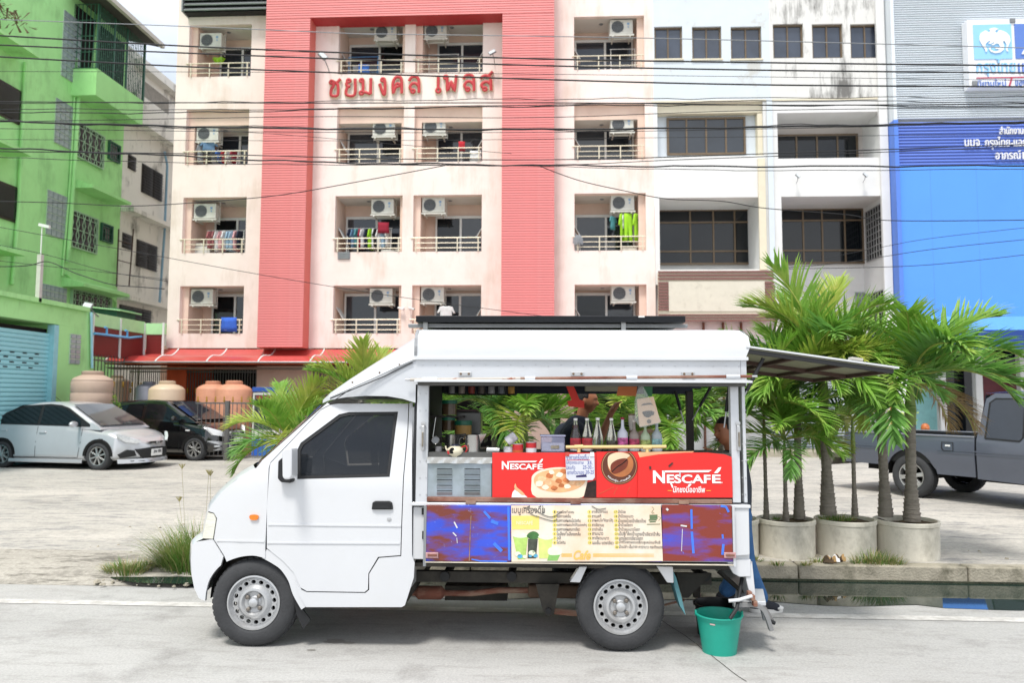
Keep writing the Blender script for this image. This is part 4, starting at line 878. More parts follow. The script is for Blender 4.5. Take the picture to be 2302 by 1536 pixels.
MB().box(bX+.44, bX+.58, p0.y-.5, p1.y+.3, zr_-.04, zr_+.12).obj('gutter', mat('pale_gutter', srgb('bdb6ac'), .6), green, world=True)
t = thing('planter_box', 'brown potted plants on the top left ledge of the green building', 'plant', atx(20, 40, GX+.45)); mb = MB(); random.seed(5)
for i in range(60): a = random.uniform(0, 6.28); q = V((random.uniform(-.3, .3), random.uniform(-.9, .6), 0)); e = q+V((math.cos(a)*.2, math.sin(a)*.2, random.uniform(-.35, .35))); mb.add([tuple(q), tuple(e), tuple(e+V((.05, .04, .03)))], [(0, 1, 2)])
mb.obj('leaves', mat('brown_dry_leaf', srgb('5a4a34'), .8, var=.4), t)
# ================================================================ garage wing
gar = thing('garage', 'green flat-roofed garage wing with a turquoise roller shutter', 'building', (GG, 18, LOTZ))
zgt = atx(100, 683, GG).z; yg1 = atx(207, 760, GG).y; zsh = atx(60, 731, GG).z; ysh = atx(118, 800, GG).y
MB().box(GG-3.7, GG, 10, yg1, zsh+.12, zgt).obj('upper_wall', M_green, gar, world=True)
MB().box(GG-3.7, GG-.002, ysh+.18, yg1-.001, LOTZ, zsh+.119).obj('wall', M_green, gar, world=True)
MB().box(GG-.1, GG+.10, 10, yg1-.3, zgt-.01, zgt+.10).obj('roof_edge', M_green, gar, world=True)
MB().box(GG-.3, GG-.25, 10, ysh+.1, LOTZ, zsh).obj('shutter_backing', M_void, gar, world=True)
M_teal = mat('turquoise_shutter', srgb('93cdd6'), .45, var=.06, scale=2, metal=.1)
shutter(gar, 11, ysh, GG-.12, LOTZ, zsh-.12, .105, M_teal, axis='x')
MB().box(GG-.16, GG+.02, ysh, ysh+.17, LOTZ, zsh+.1).obj('shutter_guide', mat('pale_turquoise', srgb('8fc6cf'), .5), gar, world=True)
for j in range(4):
 for i in range(9): y = ysh-.5-i*.42-(j % 2)*.2; z = atx(60, 795+j*11, GG).z; MB().box(GG-.099, GG-.094, y, y+.14, z, z+.03).obj('shutter_slot', M_void, gar, world=True)
a, b = atx(157, 750, GG), atx(177, 820, GG); blocks(gar, (a.y, b.y, b.z, a.z), 2, 6, GG)
mb = MB(); zf0, zf1 = atx(250, 716, GG).z, atx(212, 705, GG).z
y2 = 22.2
fas = thing('site_hoarding', 'pale green fascia over dark red boards linking garage and pink building', 'hoarding', (GG, y2, LOTZ))
MB().box(GG-.08, GG, yg1+.01, y2, atx(212, 733, GG).z, atx(212, 703, GG).z).obj('fascia', M_green2, fas, world=True)
xr = at(371, 760, y2).x; q0 = at(335, 727, y2).z; q1 = at(335, 752, y2).z; q2 = at(335, 800, y2).z
MB().box(GG+.01, xr, y2, y2+.08, q1, q0).obj('fascia', M_green2, fas, world=True)
M_maroon = mat('dark_red_board', srgb('6e211f'), .5, var=.12, scale=2)
ym = (yg1+y2)/2
for (ya, yb) in ((yg1+.02, ym-.03), (ym+.03, y2-.02)): MB().box(GG-.06, GG-.01, ya, yb, q2-.15, atx(212, 733, GG).z-.01).obj('board', M_maroon, fas, world=True)
MB().box(GG+.05, xr-.08, y2+.02, y2+.06, q2-.1, q1-.01).obj('board', M_maroon, fas, world=True)
for y in (yg1+.01, ym, y2-.01): MB().box(GG-.03, GG+.03, y-.025, y+.025, q2-.15, q0).obj('post', M_white, fas, world=True)
for x in (xr-.05,): MB().box(x-.03, x+.03, y2-.03, y2-.002, q2-.2, q0+.02).obj('post', M_white, fas, world=True)
bar_fence('tall silver bar fence beside the beige ribbed water tank under the red boards', yg1+.05, y2-.05, GG+.02, LOTZ, q2-.15, 16, axis='y')
M_pvc = mat('light_blue_pipe', srgb('5fa8d8'), .4, var=.05)
wp = thing('water_pipe', 'light blue plastic water pipe with three elbows along the red boards', 'pipe', atx(210, 750, GG))
def wtube(pts, r=.035): MB().tube([tuple(p) for p in pts], r, 8).obj('pipe', M_pvc, wp, world=True, smooth=60)
e_ = GG+.14
wtube([atx(212, 750, e_), atx(290, 760, e_), at(318, 757, y2-.15)])
for (u, v) in ((240, 751), (286, 758)): wtube([atx(u, v, e_), atx(u, v-14, e_), atx(u-4, v-15, e_)], .03)
wtube([at(310, 757, y2-.15), at(310, 744, y2-.15), at(306, 743, y2-.15)], .03)
pipe(gar, [(205, 702), (206, 760), (207, 828)], GG+.06, .035, mat('pale_blue_pipe', srgb('9fd0e0'), .4))
p = atx(86, 680, GG+.05); t = thing('camera_pole', 'slim white pole with a small camera standing on the garage roof edge', 'pole', (p.x, p.y, zgt)); hh = atx(95, 508, GG+.05).z-zgt
MB().box(-.05, .05, -.05, .05, 0, hh*.62).obj('post', mat('pole_concrete', srgb('bdbab4'), .8), t); MB().tube([(0, 0, hh*.62), (0, 0, hh)], .014, 6).obj('mast', M_white, t)
MB().obox((.06, 0, hh), (.13, 0, -.03), (0, .035, 0), (.006, 0, .035)).obj('camera_body', M_white, t)
floodlight('black floodlight on the garage roof beside the dark green meter box', atx(222, 712, GG+.02), .9, ang=.2)
p = atx(255, 716, GG-1.0); t = thing('meter_box', 'dark green steel box with a sloping lid on the garage roof', 'cabinet', (p.x, p.y, zf0-.2)); MB().box(-.4, .4, -.5, .5, 0, .65).obj('box', M_dgr, t); m = MB(); m.add([(-.5, -.6, .66), (.55, -.6, .55), (.55, .6, .55), (-.5, .6, .66), (-.5, -.6, .70), (.55, -.6, .59), (.55, .6, .59), (-.5, .6, .70)], [(0, 3, 2, 1), (4, 5, 6, 7), (0, 1, 5, 4), (1, 2, 6, 5), (2, 3, 7, 6), (3, 0, 4, 7)]); m.obj('lid', M_green2, t)
# ================================================================ old grey-white building behind
old = thing('old_house', 'grimy white old house with louvred windows behind the green building', 'building', (GX, yG1+2, LOTZ))
yo = yG1+.01; yo1 = atx(402, 200, GX).y+3
zt2 = atx(330, 135, GX).z; MB().box(GX-5, GX, yo, yo1, LOTZ, zt2).obj('wall', M_dirtyw, old, world=True)
def osl(u0, v0, u1, v1, prot=.5, th=.16, name='ledge'):
 a = atx(u0, v0, GX+prot); b = atx(u1, v1, GX+prot); z = (a.z+b.z)/2; MB().box(GX, GX+prot, max(a.y, yo), b.y+3, z-th, z).obj(name, M_dirtyw, old, world=True)
osl(282, 455, 382, 503); osl(288, 655, 375, 692); osl(322, 130, 400, 195, .35, .3, 'parapet_coping')
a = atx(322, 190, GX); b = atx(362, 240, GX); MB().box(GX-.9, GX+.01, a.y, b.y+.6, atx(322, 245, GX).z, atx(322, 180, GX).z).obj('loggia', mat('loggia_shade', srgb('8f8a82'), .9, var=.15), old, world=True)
MB().box(GX+.0, GX+.45, yo, yo1-1, atx(330, 300, GX).z, atx(330, 240, GX).z).obj('balcony_wall', M_dirtyw, old, world=True)
def louv(u0, u1, v0, v1, n, half=1):
 a, b = atx(u0, v0, GX), atx(u0, v1, GX); c = atx(u1, v0, GX); y0, y1, z0, z1 = a.y, c.y, b.z, a.z
 xbox(old, 'window', mat('dark_brown_louvre', srgb('2c2622'), .5), y0, y1, z0, z1, .02)
 sl = MB(); sl.add([(0, 0, 0), (.07, 0, -.05), (.07, 1, -.05), (0, 1, 0), (0, 0, .012), (.07, 0, -.038), (.07, 1, -.038), (0, 1, .012)], [(0, 3, 2, 1), (4, 5, 6, 7), (0, 1, 5, 4), (1, 2, 6, 5), (2, 3, 7, 6), (3, 0, 4, 7)]); me = sl.mesh('louvre', mat('smoked_louvre_glass', srgb('3a3632'), .25, var=.2)); inv = wmat(old).inverted()
 for h in range(half):
  for i in range(n): put('louvre', me, old, inv @ V((GX+.02, y0+(y1-y0)*h/half+.04, z0+(z1-z0)*(i+.6)/n)), scale=(1, (y1-y0)/half-.08, 1))
louv(288, 306, 345, 378, 4); louv(319, 366, 366, 432, 10, 2); louv(275, 297, 522, 556, 4); louv(307, 354, 537, 598, 9, 2); louv(268, 340, 684, 722, 6, 3)
pipe(old, [(370, 340), (376, 372), (370, 520), (358, 690)], GX+.18, .05, mat('blue_drain_pipe', srgb('7fa0b8'), .5))
rk = thing('steel_rack', 'rusty steel ladder rack standing against the old white house', 'rack', atx(262, 640, GX+.3)); g = MB()
for (u0, u1) in ((267, 262), (300, 290)): g.tube([tuple(atx(u0, 515, GX+.3)), tuple(atx(u1, 645, GX+.3))], .025, 6)
for v in (541, 585): g.tube([tuple(atx(266, v, GX+.3)), tuple(atx(296, v+8, GX+.3))], .018, 6)
g.obj('frame', mat('rusty_bar', srgb('4a3630'), .8), rk, world=True)
# ================================================================ tanks, vending machine, low fence
M_tb = mat('beige_tank_plastic', srgb('b39c8b'), .5, var=.05, scale=2, dirt=srgb('8c7a6c'), dirt_amt=.4, dscale=2); M_tl = mat('cream_tank_plastic', srgb('c9b39a'), .45, var=.05, scale=2)
M_to = mat('terracotta_tank_plastic', srgb('c98f73'), .6, var=.08, scale=7, bump=.5, bscale=14); M_tg = mat('grey_tank_plastic', srgb('8e8f9c'), .5, var=.06)
def tank(label, u0, u1, vtop, y, m, ribs=0, lidr=.45, zb=None):
 a, b = at(u0, 900, y), at(u1, 900, y); r = (b.x-a.x)/2; zt = at((u0+u1)/2, vtop, y).z; zb = LOTZ if zb is None else zb
 H = zt-zb; t = thing('water_tank', label, 'water tank', ((a.x+b.x)/2, y+r, zb)); hs = H-.38*r
 pr = [(r*.97, 0)]
 if ribs:
  for k in range(ribs):
   z0 = hs*k/ribs; z1 = hs*(k+1)/ribs; pr += [(r*.965, z0+.005), (r, z0+.03), (r, z1-.03), (r*.965, z1-.004)]
 else: pr += [(r, .05), (r, hs)]
 pr += [(r*.97, hs+.06*r), (r*.85, hs+.18*r), (r*.6, hs+.30*r), (r*lidr, hs+.34*r)]
 MB().lathe(pr, 40).obj('body', m, t, smooth=35)
 MB().lathe([(r*lidr, hs+.33*r), (r*lidr*1.04, hs+.36*r), (r*lidr*1.04, hs+.50*r), (r*lidr*.8, hs+.54*r), (0, hs+.55*r)], 32).obj('lid', m, t, smooth=35)
 return t
tank('large ribbed beige water tank against the green garage wall', 137, 222, 840, 17.6, M_tb, ribs=7, lidr=.5)
tank('dull beige water tank behind the silver bars beside the bush', 220, 273, 848, 22.9, M_tb)
tank('blue grey water tank partly behind the cream one', 293, 345, 862, 21.4, M_tg)
tank('cream water tank with faint palm prints in front of the orange post', 317, 393, 862, 20.3, M_tl)
tank('terracotta water tank, the farther of the two close together', 427, 497, 862, 20.9, M_to); tank('terracotta water tank with a small white label, the nearer of two', 469, 548, 862, 20.0, M_to)
lf = thing('low_fence', 'low grey steel fence with gold spear tips before the terracotta tanks', 'fence', (at(440, 905, 18.7).x, 18.7, LOTZ)); W = at(512, 905, 18.7).x-lf.location.x; W2 = 2.1; H = at(500, 906, 18.7).z-LOTZ
fr = MB(); fr.box(0, W+W2, -.02, .02, H-.03, H+.01); fr.box(0, W+W2, -.02, .02, .1, .13); fr.box(W-.05, W+.05, -.05, .05, 0, H+.05); fr.obj('frame', M_bar, lf)
b_ = MB().box(-.008, .008, -.008, .008, .1, H).mesh('bar', M_bar); tp_ = MB().lathe([(.008, 0), (.03, .04), (.012, .08), (.022, .11), (0, .17)], 8).mesh('spear_tip', M_gold, 60)
n = 26
for i in range(n):
 x = (W+W2)*(i+.5)/n; put('bar', b_, lf, (x, 0, 0))
 if i % 2 == 0: put('spear_tip', tp_, lf, (x, 0, H+.01))
p = at(566, 960, 19.5); t = thing('vending_machine', 'white and blue glass-fronted vending machine behind the palm fronds', 'vending machine', (p.x, 19.5, LOTZ)); Hm = at(590, 871, 19.5).z-LOTZ
MB().box(0, .72, 0, .6, 0, Hm-.13).obj('cabinet', M_acw, t, bev=.02); MB().box(-.01, .73, -.02, .6, Hm-.12, Hm).obj('top_panel', mat('blue_header', srgb('2a4f9c'), .5), t, bev=.01)
MB().box(.06, .66, -.015, -.002, .75, Hm-.2).obj('window', M_glass, t); MB().box(.02, .70, -.02, -.002, .05, .5).obj('lower_panel', mat('blue_plastic', srgb('2c5fb8'), .5), t); MB().box(.1, .6, -.022, -.016, Hm-.32, Hm-.22).obj('display', mat('dim_red_display', srgb('7d3a34'), .5), t)
# ================================================================ drinks truck
G0 = atz(1396, 1471, 0.0)
TW = 1.46
truck = thing('food_truck', 'white mini truck turned drinks stall with rusty blue side panel and open rear hatch', 'truck', (G0.x, G0.y, 0.0), (R(-1.4), 0, R(1.4)))
TMW = wmat(truck); TMI = TMW.inverted()
_o = TMI @ V((0, 0, CAMZ))
def tp(u, v, dy=0.0):
 d = TMI.to_3x3() @ ray(u, v); t = (dy-_o.y)/d.y; p = _o + d*t; return (p.x, p.z)
def tq(pts, dy=0.0): return [tp(u, v, dy) for u, v in pts]
M_tw = mat('truck_white_paint', srgb('cacccf'), .3, var=.02, scale=1.5, coat=.6, dirt=srgb('c4c3c0'), dirt_amt=.22, dscale=2.2)
M_alu = mat('canopy_aluminium_paint', srgb('c6c9cd'), .38, var=.05, scale=2, metal=.25, dirt=srgb('a3a3a2'), dirt_amt=.4, dscale=3, stretch=(.4, 1, 1))
M_aluw = mat('canopy_white', srgb('cccfd2'), .42, var=.05, scale=2, dirt=srgb('b5b3b0'), dirt_amt=.3, dscale=3, stretch=(.3, 1, 1))
M_rub = mat('tyre_rubber', srgb('37383a'), .8, var=.15, scale=9, bump=.2, bscale=60)
M_rim = mat('silver_rim', srgb('b9bbbd'), .35, var=.06, scale=5, metal=.5, dirt=srgb('8a8580'), dirt_amt=.4, dscale=5)
M_rust = mat('rusty_steel', srgb('74483a'), .85, var=.3, scale=14, dirt=srgb('b5a792'), dirt_amt=.7, dscale=5, stretch=(.4, 1, 1))
M_chas = mat('dirty_chassis', srgb('35332f'), .85, var=.25, scale=6, dirt=srgb('5e584f'), dirt_amt=.5, dscale=4)
M_hole = mat('deep_black', srgb('0b0b0b'), .9, var=.1)
M_cg = mat('cab_glass', srgb('1b1f24'), .04, var=.3, scale=.8, spec=.5, alpha=.88)
M_gask = mat('black_rubber_seal', srgb('1d1e20'), .6, var=.1)
zb = tp(800, 1083)[1]; xnose = tp(640, 1100)[0]; xfront = tp(430, 1250)[0]
def ycab(x, z):
 y = .012*((z-.75)/.5)**2
 if z > zb: y += (z-zb)*.16
 if x < xnose: y += .13*((xnose-x)/(xnose-xfront))**2.2
 return y
def corr(x, z, y): k = (y-_o.y)/(-_o.y); return (_o.x+(x-_o.x)*k, _o.z+(z-_o.z)*k)
def patch(poly, name, m, parent, yfn, rim=.025, res=.07, off=0.0, mirror=None, smooth=50, holes=()):
 """sheet-metal panel: outline in (x,z), laid on the surface y=yfn(x,z), edge folded inwards"""
 objs = []
 for side in ((0, 1) if mirror is not None else (0,)):
  bm = bmesh.new(); vs = [bm.verts.new((a, 0, b)) for a, b in poly]; f = bm.faces.new(vs); bm.normal_update()
  if f.normal.y > 0: f.normal_flip()
  bmesh.ops.triangulate(bm, faces=bm.faces)
  xs = [p[0] for p in poly]; zs = [p[1] for p in poly]
  for ax, lo, hi in ((0, min(xs), max(xs)), (2, min(zs), max(zs))):
   n = int((hi-lo)/res)
   for i in range(1, n+1):
    c = [0, 0, 0]; c[ax] = lo+(hi-lo)*i/(n+1); no = [0, 0, 0]; no[ax] = 1
    bmesh.ops.bisect_plane(bm, geom=bm.verts[:]+bm.edges[:]+bm.faces[:], plane_co=c, plane_no=no)
  if rim:
   be = [e for e in bm.edges if e.is_boundary]
   r = bmesh.ops.extrude_edge_only(bm, edges=be); nv = {v for v in r['geom'] if isinstance(v, bmesh.types.BMVert)}
  else: nv = set()
  for v in bm.verts:
   yb_ = yfn(v.co.x, v.co.z); y = yb_+off+(rim if v in nv else 0)
   if yfn is ycab: v.co.x, v.co.z = corr(v.co.x, v.co.z, yb_)
   v.co.y = y if side == 0 else mirror-y
  if side: bmesh.ops.reverse_faces(bm, faces=bm.faces)
  me = bpy.data.meshes.new(name); bm.to_mesh(me); bm.free()
  for mm in (m if isinstance(m, (list, tuple)) else [m]): me.materials.append(mm)
  me.polygons.foreach_set('use_smooth', [True]*len(me.polygons)); me.set_sharp_from_angle(angle=R(smooth))
  o = bpy.data.objects.new(name, me); COL.objects.link(o); o.parent = parent; objs.append(o)
 return objs[0]
flat = lambda y: (lambda a, b: y)
arch = spline(tq([(463, 1332), (472, 1302), (496, 1272), (532, 1255), (568, 1250), (596, 1256)]), 5)
arch2 = spline(tq([(600, 1258), (636, 1283), (656, 1315), (668, 1345), (684, 1366)]), 5)
bump_ = tq([(461, 1352), (447, 1346), (437, 1325), (431, 1295), (429, 1262), (431, 1228), (440, 1219), (478, 1213)])
patch(bump_+tq([(502, 1252)])+[p for p in arch[::-1] if p[0] < tp(500, 1270)[0]], 'front_bumper', M_tw, truck, ycab, mirror=TW)
fender = tq([(481, 1213), (488, 1166), (481, 1154), (468, 1150), (474, 1137), (498, 1107), (540, 1071), (573, 1053), (604, 1053), (600, 1140), (596, 1229)])+arch[::-1][:14]+tq([(504, 1250)])
patch(fender, 'front_fender', M_tw, truck, ycab, mirror=TW)
patch(tq([(455, 1211), (468, 1153), (480, 1156), (486, 1167), (479, 1212)]), 'headlight', mat('headlight_lens', srgb('d3d2c6'), .12, var=.15, scale=20, spec=.9, stretch=(1, 1, 8)), truck, ycab, rim=.02, mirror=TW, off=-.004)
win = tq([(668, 1078), (668, 1012), (676, 996), (762, 932), (784, 927), (895, 926), (890, 960), (876, 1073)])
door_o = tq([(606, 1054), (608, 1042), (722, 922), (745, 910), (760, 908), (918, 908), (916, 965), (906, 1075), (902, 1180), (900, 1249), (850, 1253), (828, 1290), (827, 1326), (820, 1332), (690, 1330), (676, 1322), (660, 1288), (636, 1262), (600, 1233), (600, 1140)])
def ringpatch(outer, inner, name, m, par, yfn, **k):
 i0 = min(range(len(inner)), key=lambda i: (inner[i][0]-outer[0][0])**2+(inner[i][1]-outer[0][1])**2)
 inn = inner[i0:]+inner[:i0]
 area = lambda P: sum(P[i][0]*P[(i+1) % len(P)][1]-P[(i+1) % len(P)][0]*P[i][1] for i in range(len(P)))
 if area(outer)*area(inn) > 0: inn = [inn[0]]+inn[1:][::-1]
 e = 1e-5
 poly = outer+[(outer[0][0]+e, outer[0][1])]+[(inn[0][0]+e, inn[0][1])]+inn[1:]+[inn[0]]
 return patch(poly, name, m, par, yfn, **k)
dr = ringpatch(door_o, win, 'door', M_tw, truck, ycab, mirror=TW)
seal = [(x+(.012 if x < tp(760, 1000)[0] else -.010)*0, z) for x, z in win]
def inset(poly, d):
 cx = sum(p[0] for p in poly)/len(poly); cz = sum(p[1] for p in poly)/len(poly); out = []
 n = len(poly)
 ar = sum(poly[i][0]*poly[(i+1) % n][1]-poly[(i+1) % n][0]*poly[i][1] for i in range(n)); s = 1 if ar > 0 else -1
 for i in range(n):
  a, b, c = V(poly[i-1]), V(poly[i]), V(poly[(i+1) % n]); e1 = (b-a).normalized(); e2 = (c-b).normalized()
  n1 = V((-e1.y, e1.x))*s; n2 = V((-e2.y, e2.x))*s; m_ = (n1+n2); m_ = m_/max(.35, m_.dot(n1)) if m_.length > 1e-6 else n1
  p = b+m_*d; out.append((p.x, p.y))
 return out
sl_ = ringpatch(inset(win, .001), inset(win, .022), 'window_seal', M_gask, dr, ycab, off=.004, rim=.01)
patch(inset(win, .018), 'window_glass', M_cg, dr, ycab, off=.014, rim=0, mirror=TW)
rear_c = tq([(920, 906), (928, 906), (926, 1040), (926, 1250), (932, 1266), (930, 1300), (910, 1362), (903, 1366), (688, 1366), (672, 1340), (664, 1306)])+tq([(673, 1325), (689, 1332.5), (821, 1334.5), (830, 1327), (830, 1291), (852, 1255.5), (902, 1251.5), (904, 1180), (908, 1075), (918, 965)])
patch(rear_c, 'cab_corner', M_tw, truck, ycab, mirror=TW)
patch(hull_strip(spline(tq([(594, 1246), (616, 1258), (638, 1274), (657, 1302), (668, 1334), (686, 1366)]), 4), .066), 'wheel_arch_lip', M_tw, truck, ycab, off=.006, mirror=TW)
patch(tq([(576, 1053), (590, 1035), (712, 927), (736, 906), (742, 910), (722, 920), (608, 1040), (604, 1053)]), 'windscreen_pillar', M_tw, truck, ycab, mirror=TW)
def cross(prof, name, m, bulge=.07, par=truck, ny=14, tw=TW, yf=None, smooth=50, inn=0.0):
 yf = yf or ycab; P = prof
 def fn(s, t):
  k = s*(len(P)-1); i = min(int(k), len(P)-2); f = k-i; x = P[i][0]*(1-f)+P[i+1][0]*f; z = P[i][1]*(1-f)+P[i+1][1]*f
  y0 = yf(x, z)+inn; w = 4*t*(1-t)
  if yf is ycab: x, z = corr(x, z, y0)
  w = w; w = w**.55
  return (x-bulge*w, y0+(tw-2*y0)*t, z+bulge*.35*w)
 return MB().grid(fn, len(P)*2, ny).obj(name, m, par, smooth=smooth)
cross(tq([(461, 1352), (447, 1346), (437, 1325), (431, 1295), (429, 1262), (431, 1228), (440, 1219), (456, 1212)]), 'bumper_front', M_tw, .10)
cross(tq([(456, 1211), (468, 1151), (474, 1137), (498, 1107), (540, 1071), (573, 1053)]), 'bonnet', M_tw, .10)
cross(tq([(576, 1052), (590, 1035), (712, 927), (724, 915)]), 'windscreen', M_cg, .08)
cross(tq([(724, 913), (736, 904), (760, 898), (925, 898)]), 'roof', M_tw, .0)
MB().tube([(*tp(556, 1062, .1)[:1], .25, tp(556, 1062, .1)[1]), (tp(566, 1050, .3)[0]-.06, .7, tp(566, 1050, .3)[1])], .014, 6).obj('wiper', M_gask, truck)
for (uu, vv, r_) in ((565, 1056, 9),):
 x, z = tp(uu, vv); MB().lathe([(0, 0), (.02, .01), (.028, .04), (.02, .07)], 10, (x-.0, .17, z-.01), axis='y').obj('wiper_pivot', M_gask, truck)
cbx = [tp(640, 1300)[0], tp(924, 1300)[0]]
inner = MB(); inner.box(tp(462, 1200)[0]+.02, cbx[1]-.02, .27, TW-.27, .34, zb-.04); inner.box(tp(690, 1300)[0], cbx[1]-.03, .06, TW-.06, tp(700, 1356)[1], zb-.06); inner.obj('cab_floor', M_chas, truck)
MB().box(cbx[1]-.03, cbx[1]-.01, .10, TW-.10, .4, tp(920, 915)[1]).obj('cab_back_panel', M_tw, truck)
seat = MB(); sx = tp(800, 1100)[0]; seat.box(sx-.28, sx+.2, .15, .62, .75, .95); seat.box(sx+.12, sx+.26, .15, .62, .93, 1.42); seat.obj('seat', mat('dark_seat_cloth', srgb('2a2a2c'), .9), truck, bev=.04)
mx_, mz_ = tp(655, 1040); mr = MB(); mo = tq([(642, 1013), (648, 1008), (661, 1006), (664, 1012), (664, 1068), (660, 1076), (648, 1077), (643, 1071)], -.12)
mr.prism(mo, -.20, 'y', -.06); mr.obj('mirror_housing', M_tw, truck, bev=.02, seg=3)
m2 = MB(); m2.prism(tq([(628, 1037), (643, 1024), (644, 1072), (660, 1078), (656, 1086), (634, 1084), (627, 1076)], -.03), -.06, 'y', .02); m2.obj('mirror_bracket', M_gask, truck, bev=.008)
m3 = MB(); m3.prism(tq([(670, 1030), (677, 1019), (690, 1019), (703, 1028), (704, 1072), (668, 1073)], .25), .22, 'y', .26); m3.obj('mirror_glass_reflection', M_gask, truck, bev=.01) if 0 else None
hp = tq([(836, 1146), (838, 1130), (844, 1127), (876, 1127), (882, 1131), (884, 1146)])
MB().prism(hp, ycab(*hp[0])-.016, 'y', ycab(*hp[0])+.01).obj('door_handle', M_gask, dr, bev=.006)
hx = tq([(842, 1143), (843, 1135), (877, 1135), (878, 1143)]); MB().prism(hx, ycab(*hp[0])-.022, 'y', ycab(*hp[0])-.015).obj('handle_grip', M_gask, dr)
x, z = tp(875, 1168); MB().lathe([(.015, 0), (.015, -.006), (.006, -.008)], 16, (x, ycab(x, z)+.002, z), axis='y').obj('door_lock', M_rim, dr)
def seamline(pts, w=.008, par=truck, m=None, off=-.0015, name='crease', rim=0): return patch(hull_strip(tq(pts), w), name, m or mat('crease_grey', srgb('a9abad'), .5), par, ycab, off=off, rim=rim, res=.15)
ss = [(602, 1177), (690, 1178), (800, 1180), (902, 1180)]
for k, (pts, dz) in enumerate((([(603, 1180), (901, 1183)], .0), ([(601, 1221), (899, 1222)], 0), ([(487, 1216), (594, 1218)], 0))):
 patch(hull_strip(tq(pts), .010), 'body_crease', M_tw, truck, ycab, off=-.006, rim=.006, res=.2)
ix = spline(tq([(562, 1163), (565, 1158), (578, 1158), (582, 1163), (578, 1169), (566, 1169)]), 4, closed=True)
patch(ix, 'side_indicator', mat('amber_lens', srgb('e07a2a'), .15, var=.1, scale=60), truck, ycab, off=-.014, rim=.02)
fl = tq([(663, 1333), (680, 1360), (703, 1391), (686, 1410), (672, 1380)], .1); MB().prism(fl, .05, 'y', .065).obj('mud_flap', M_gask, truck)
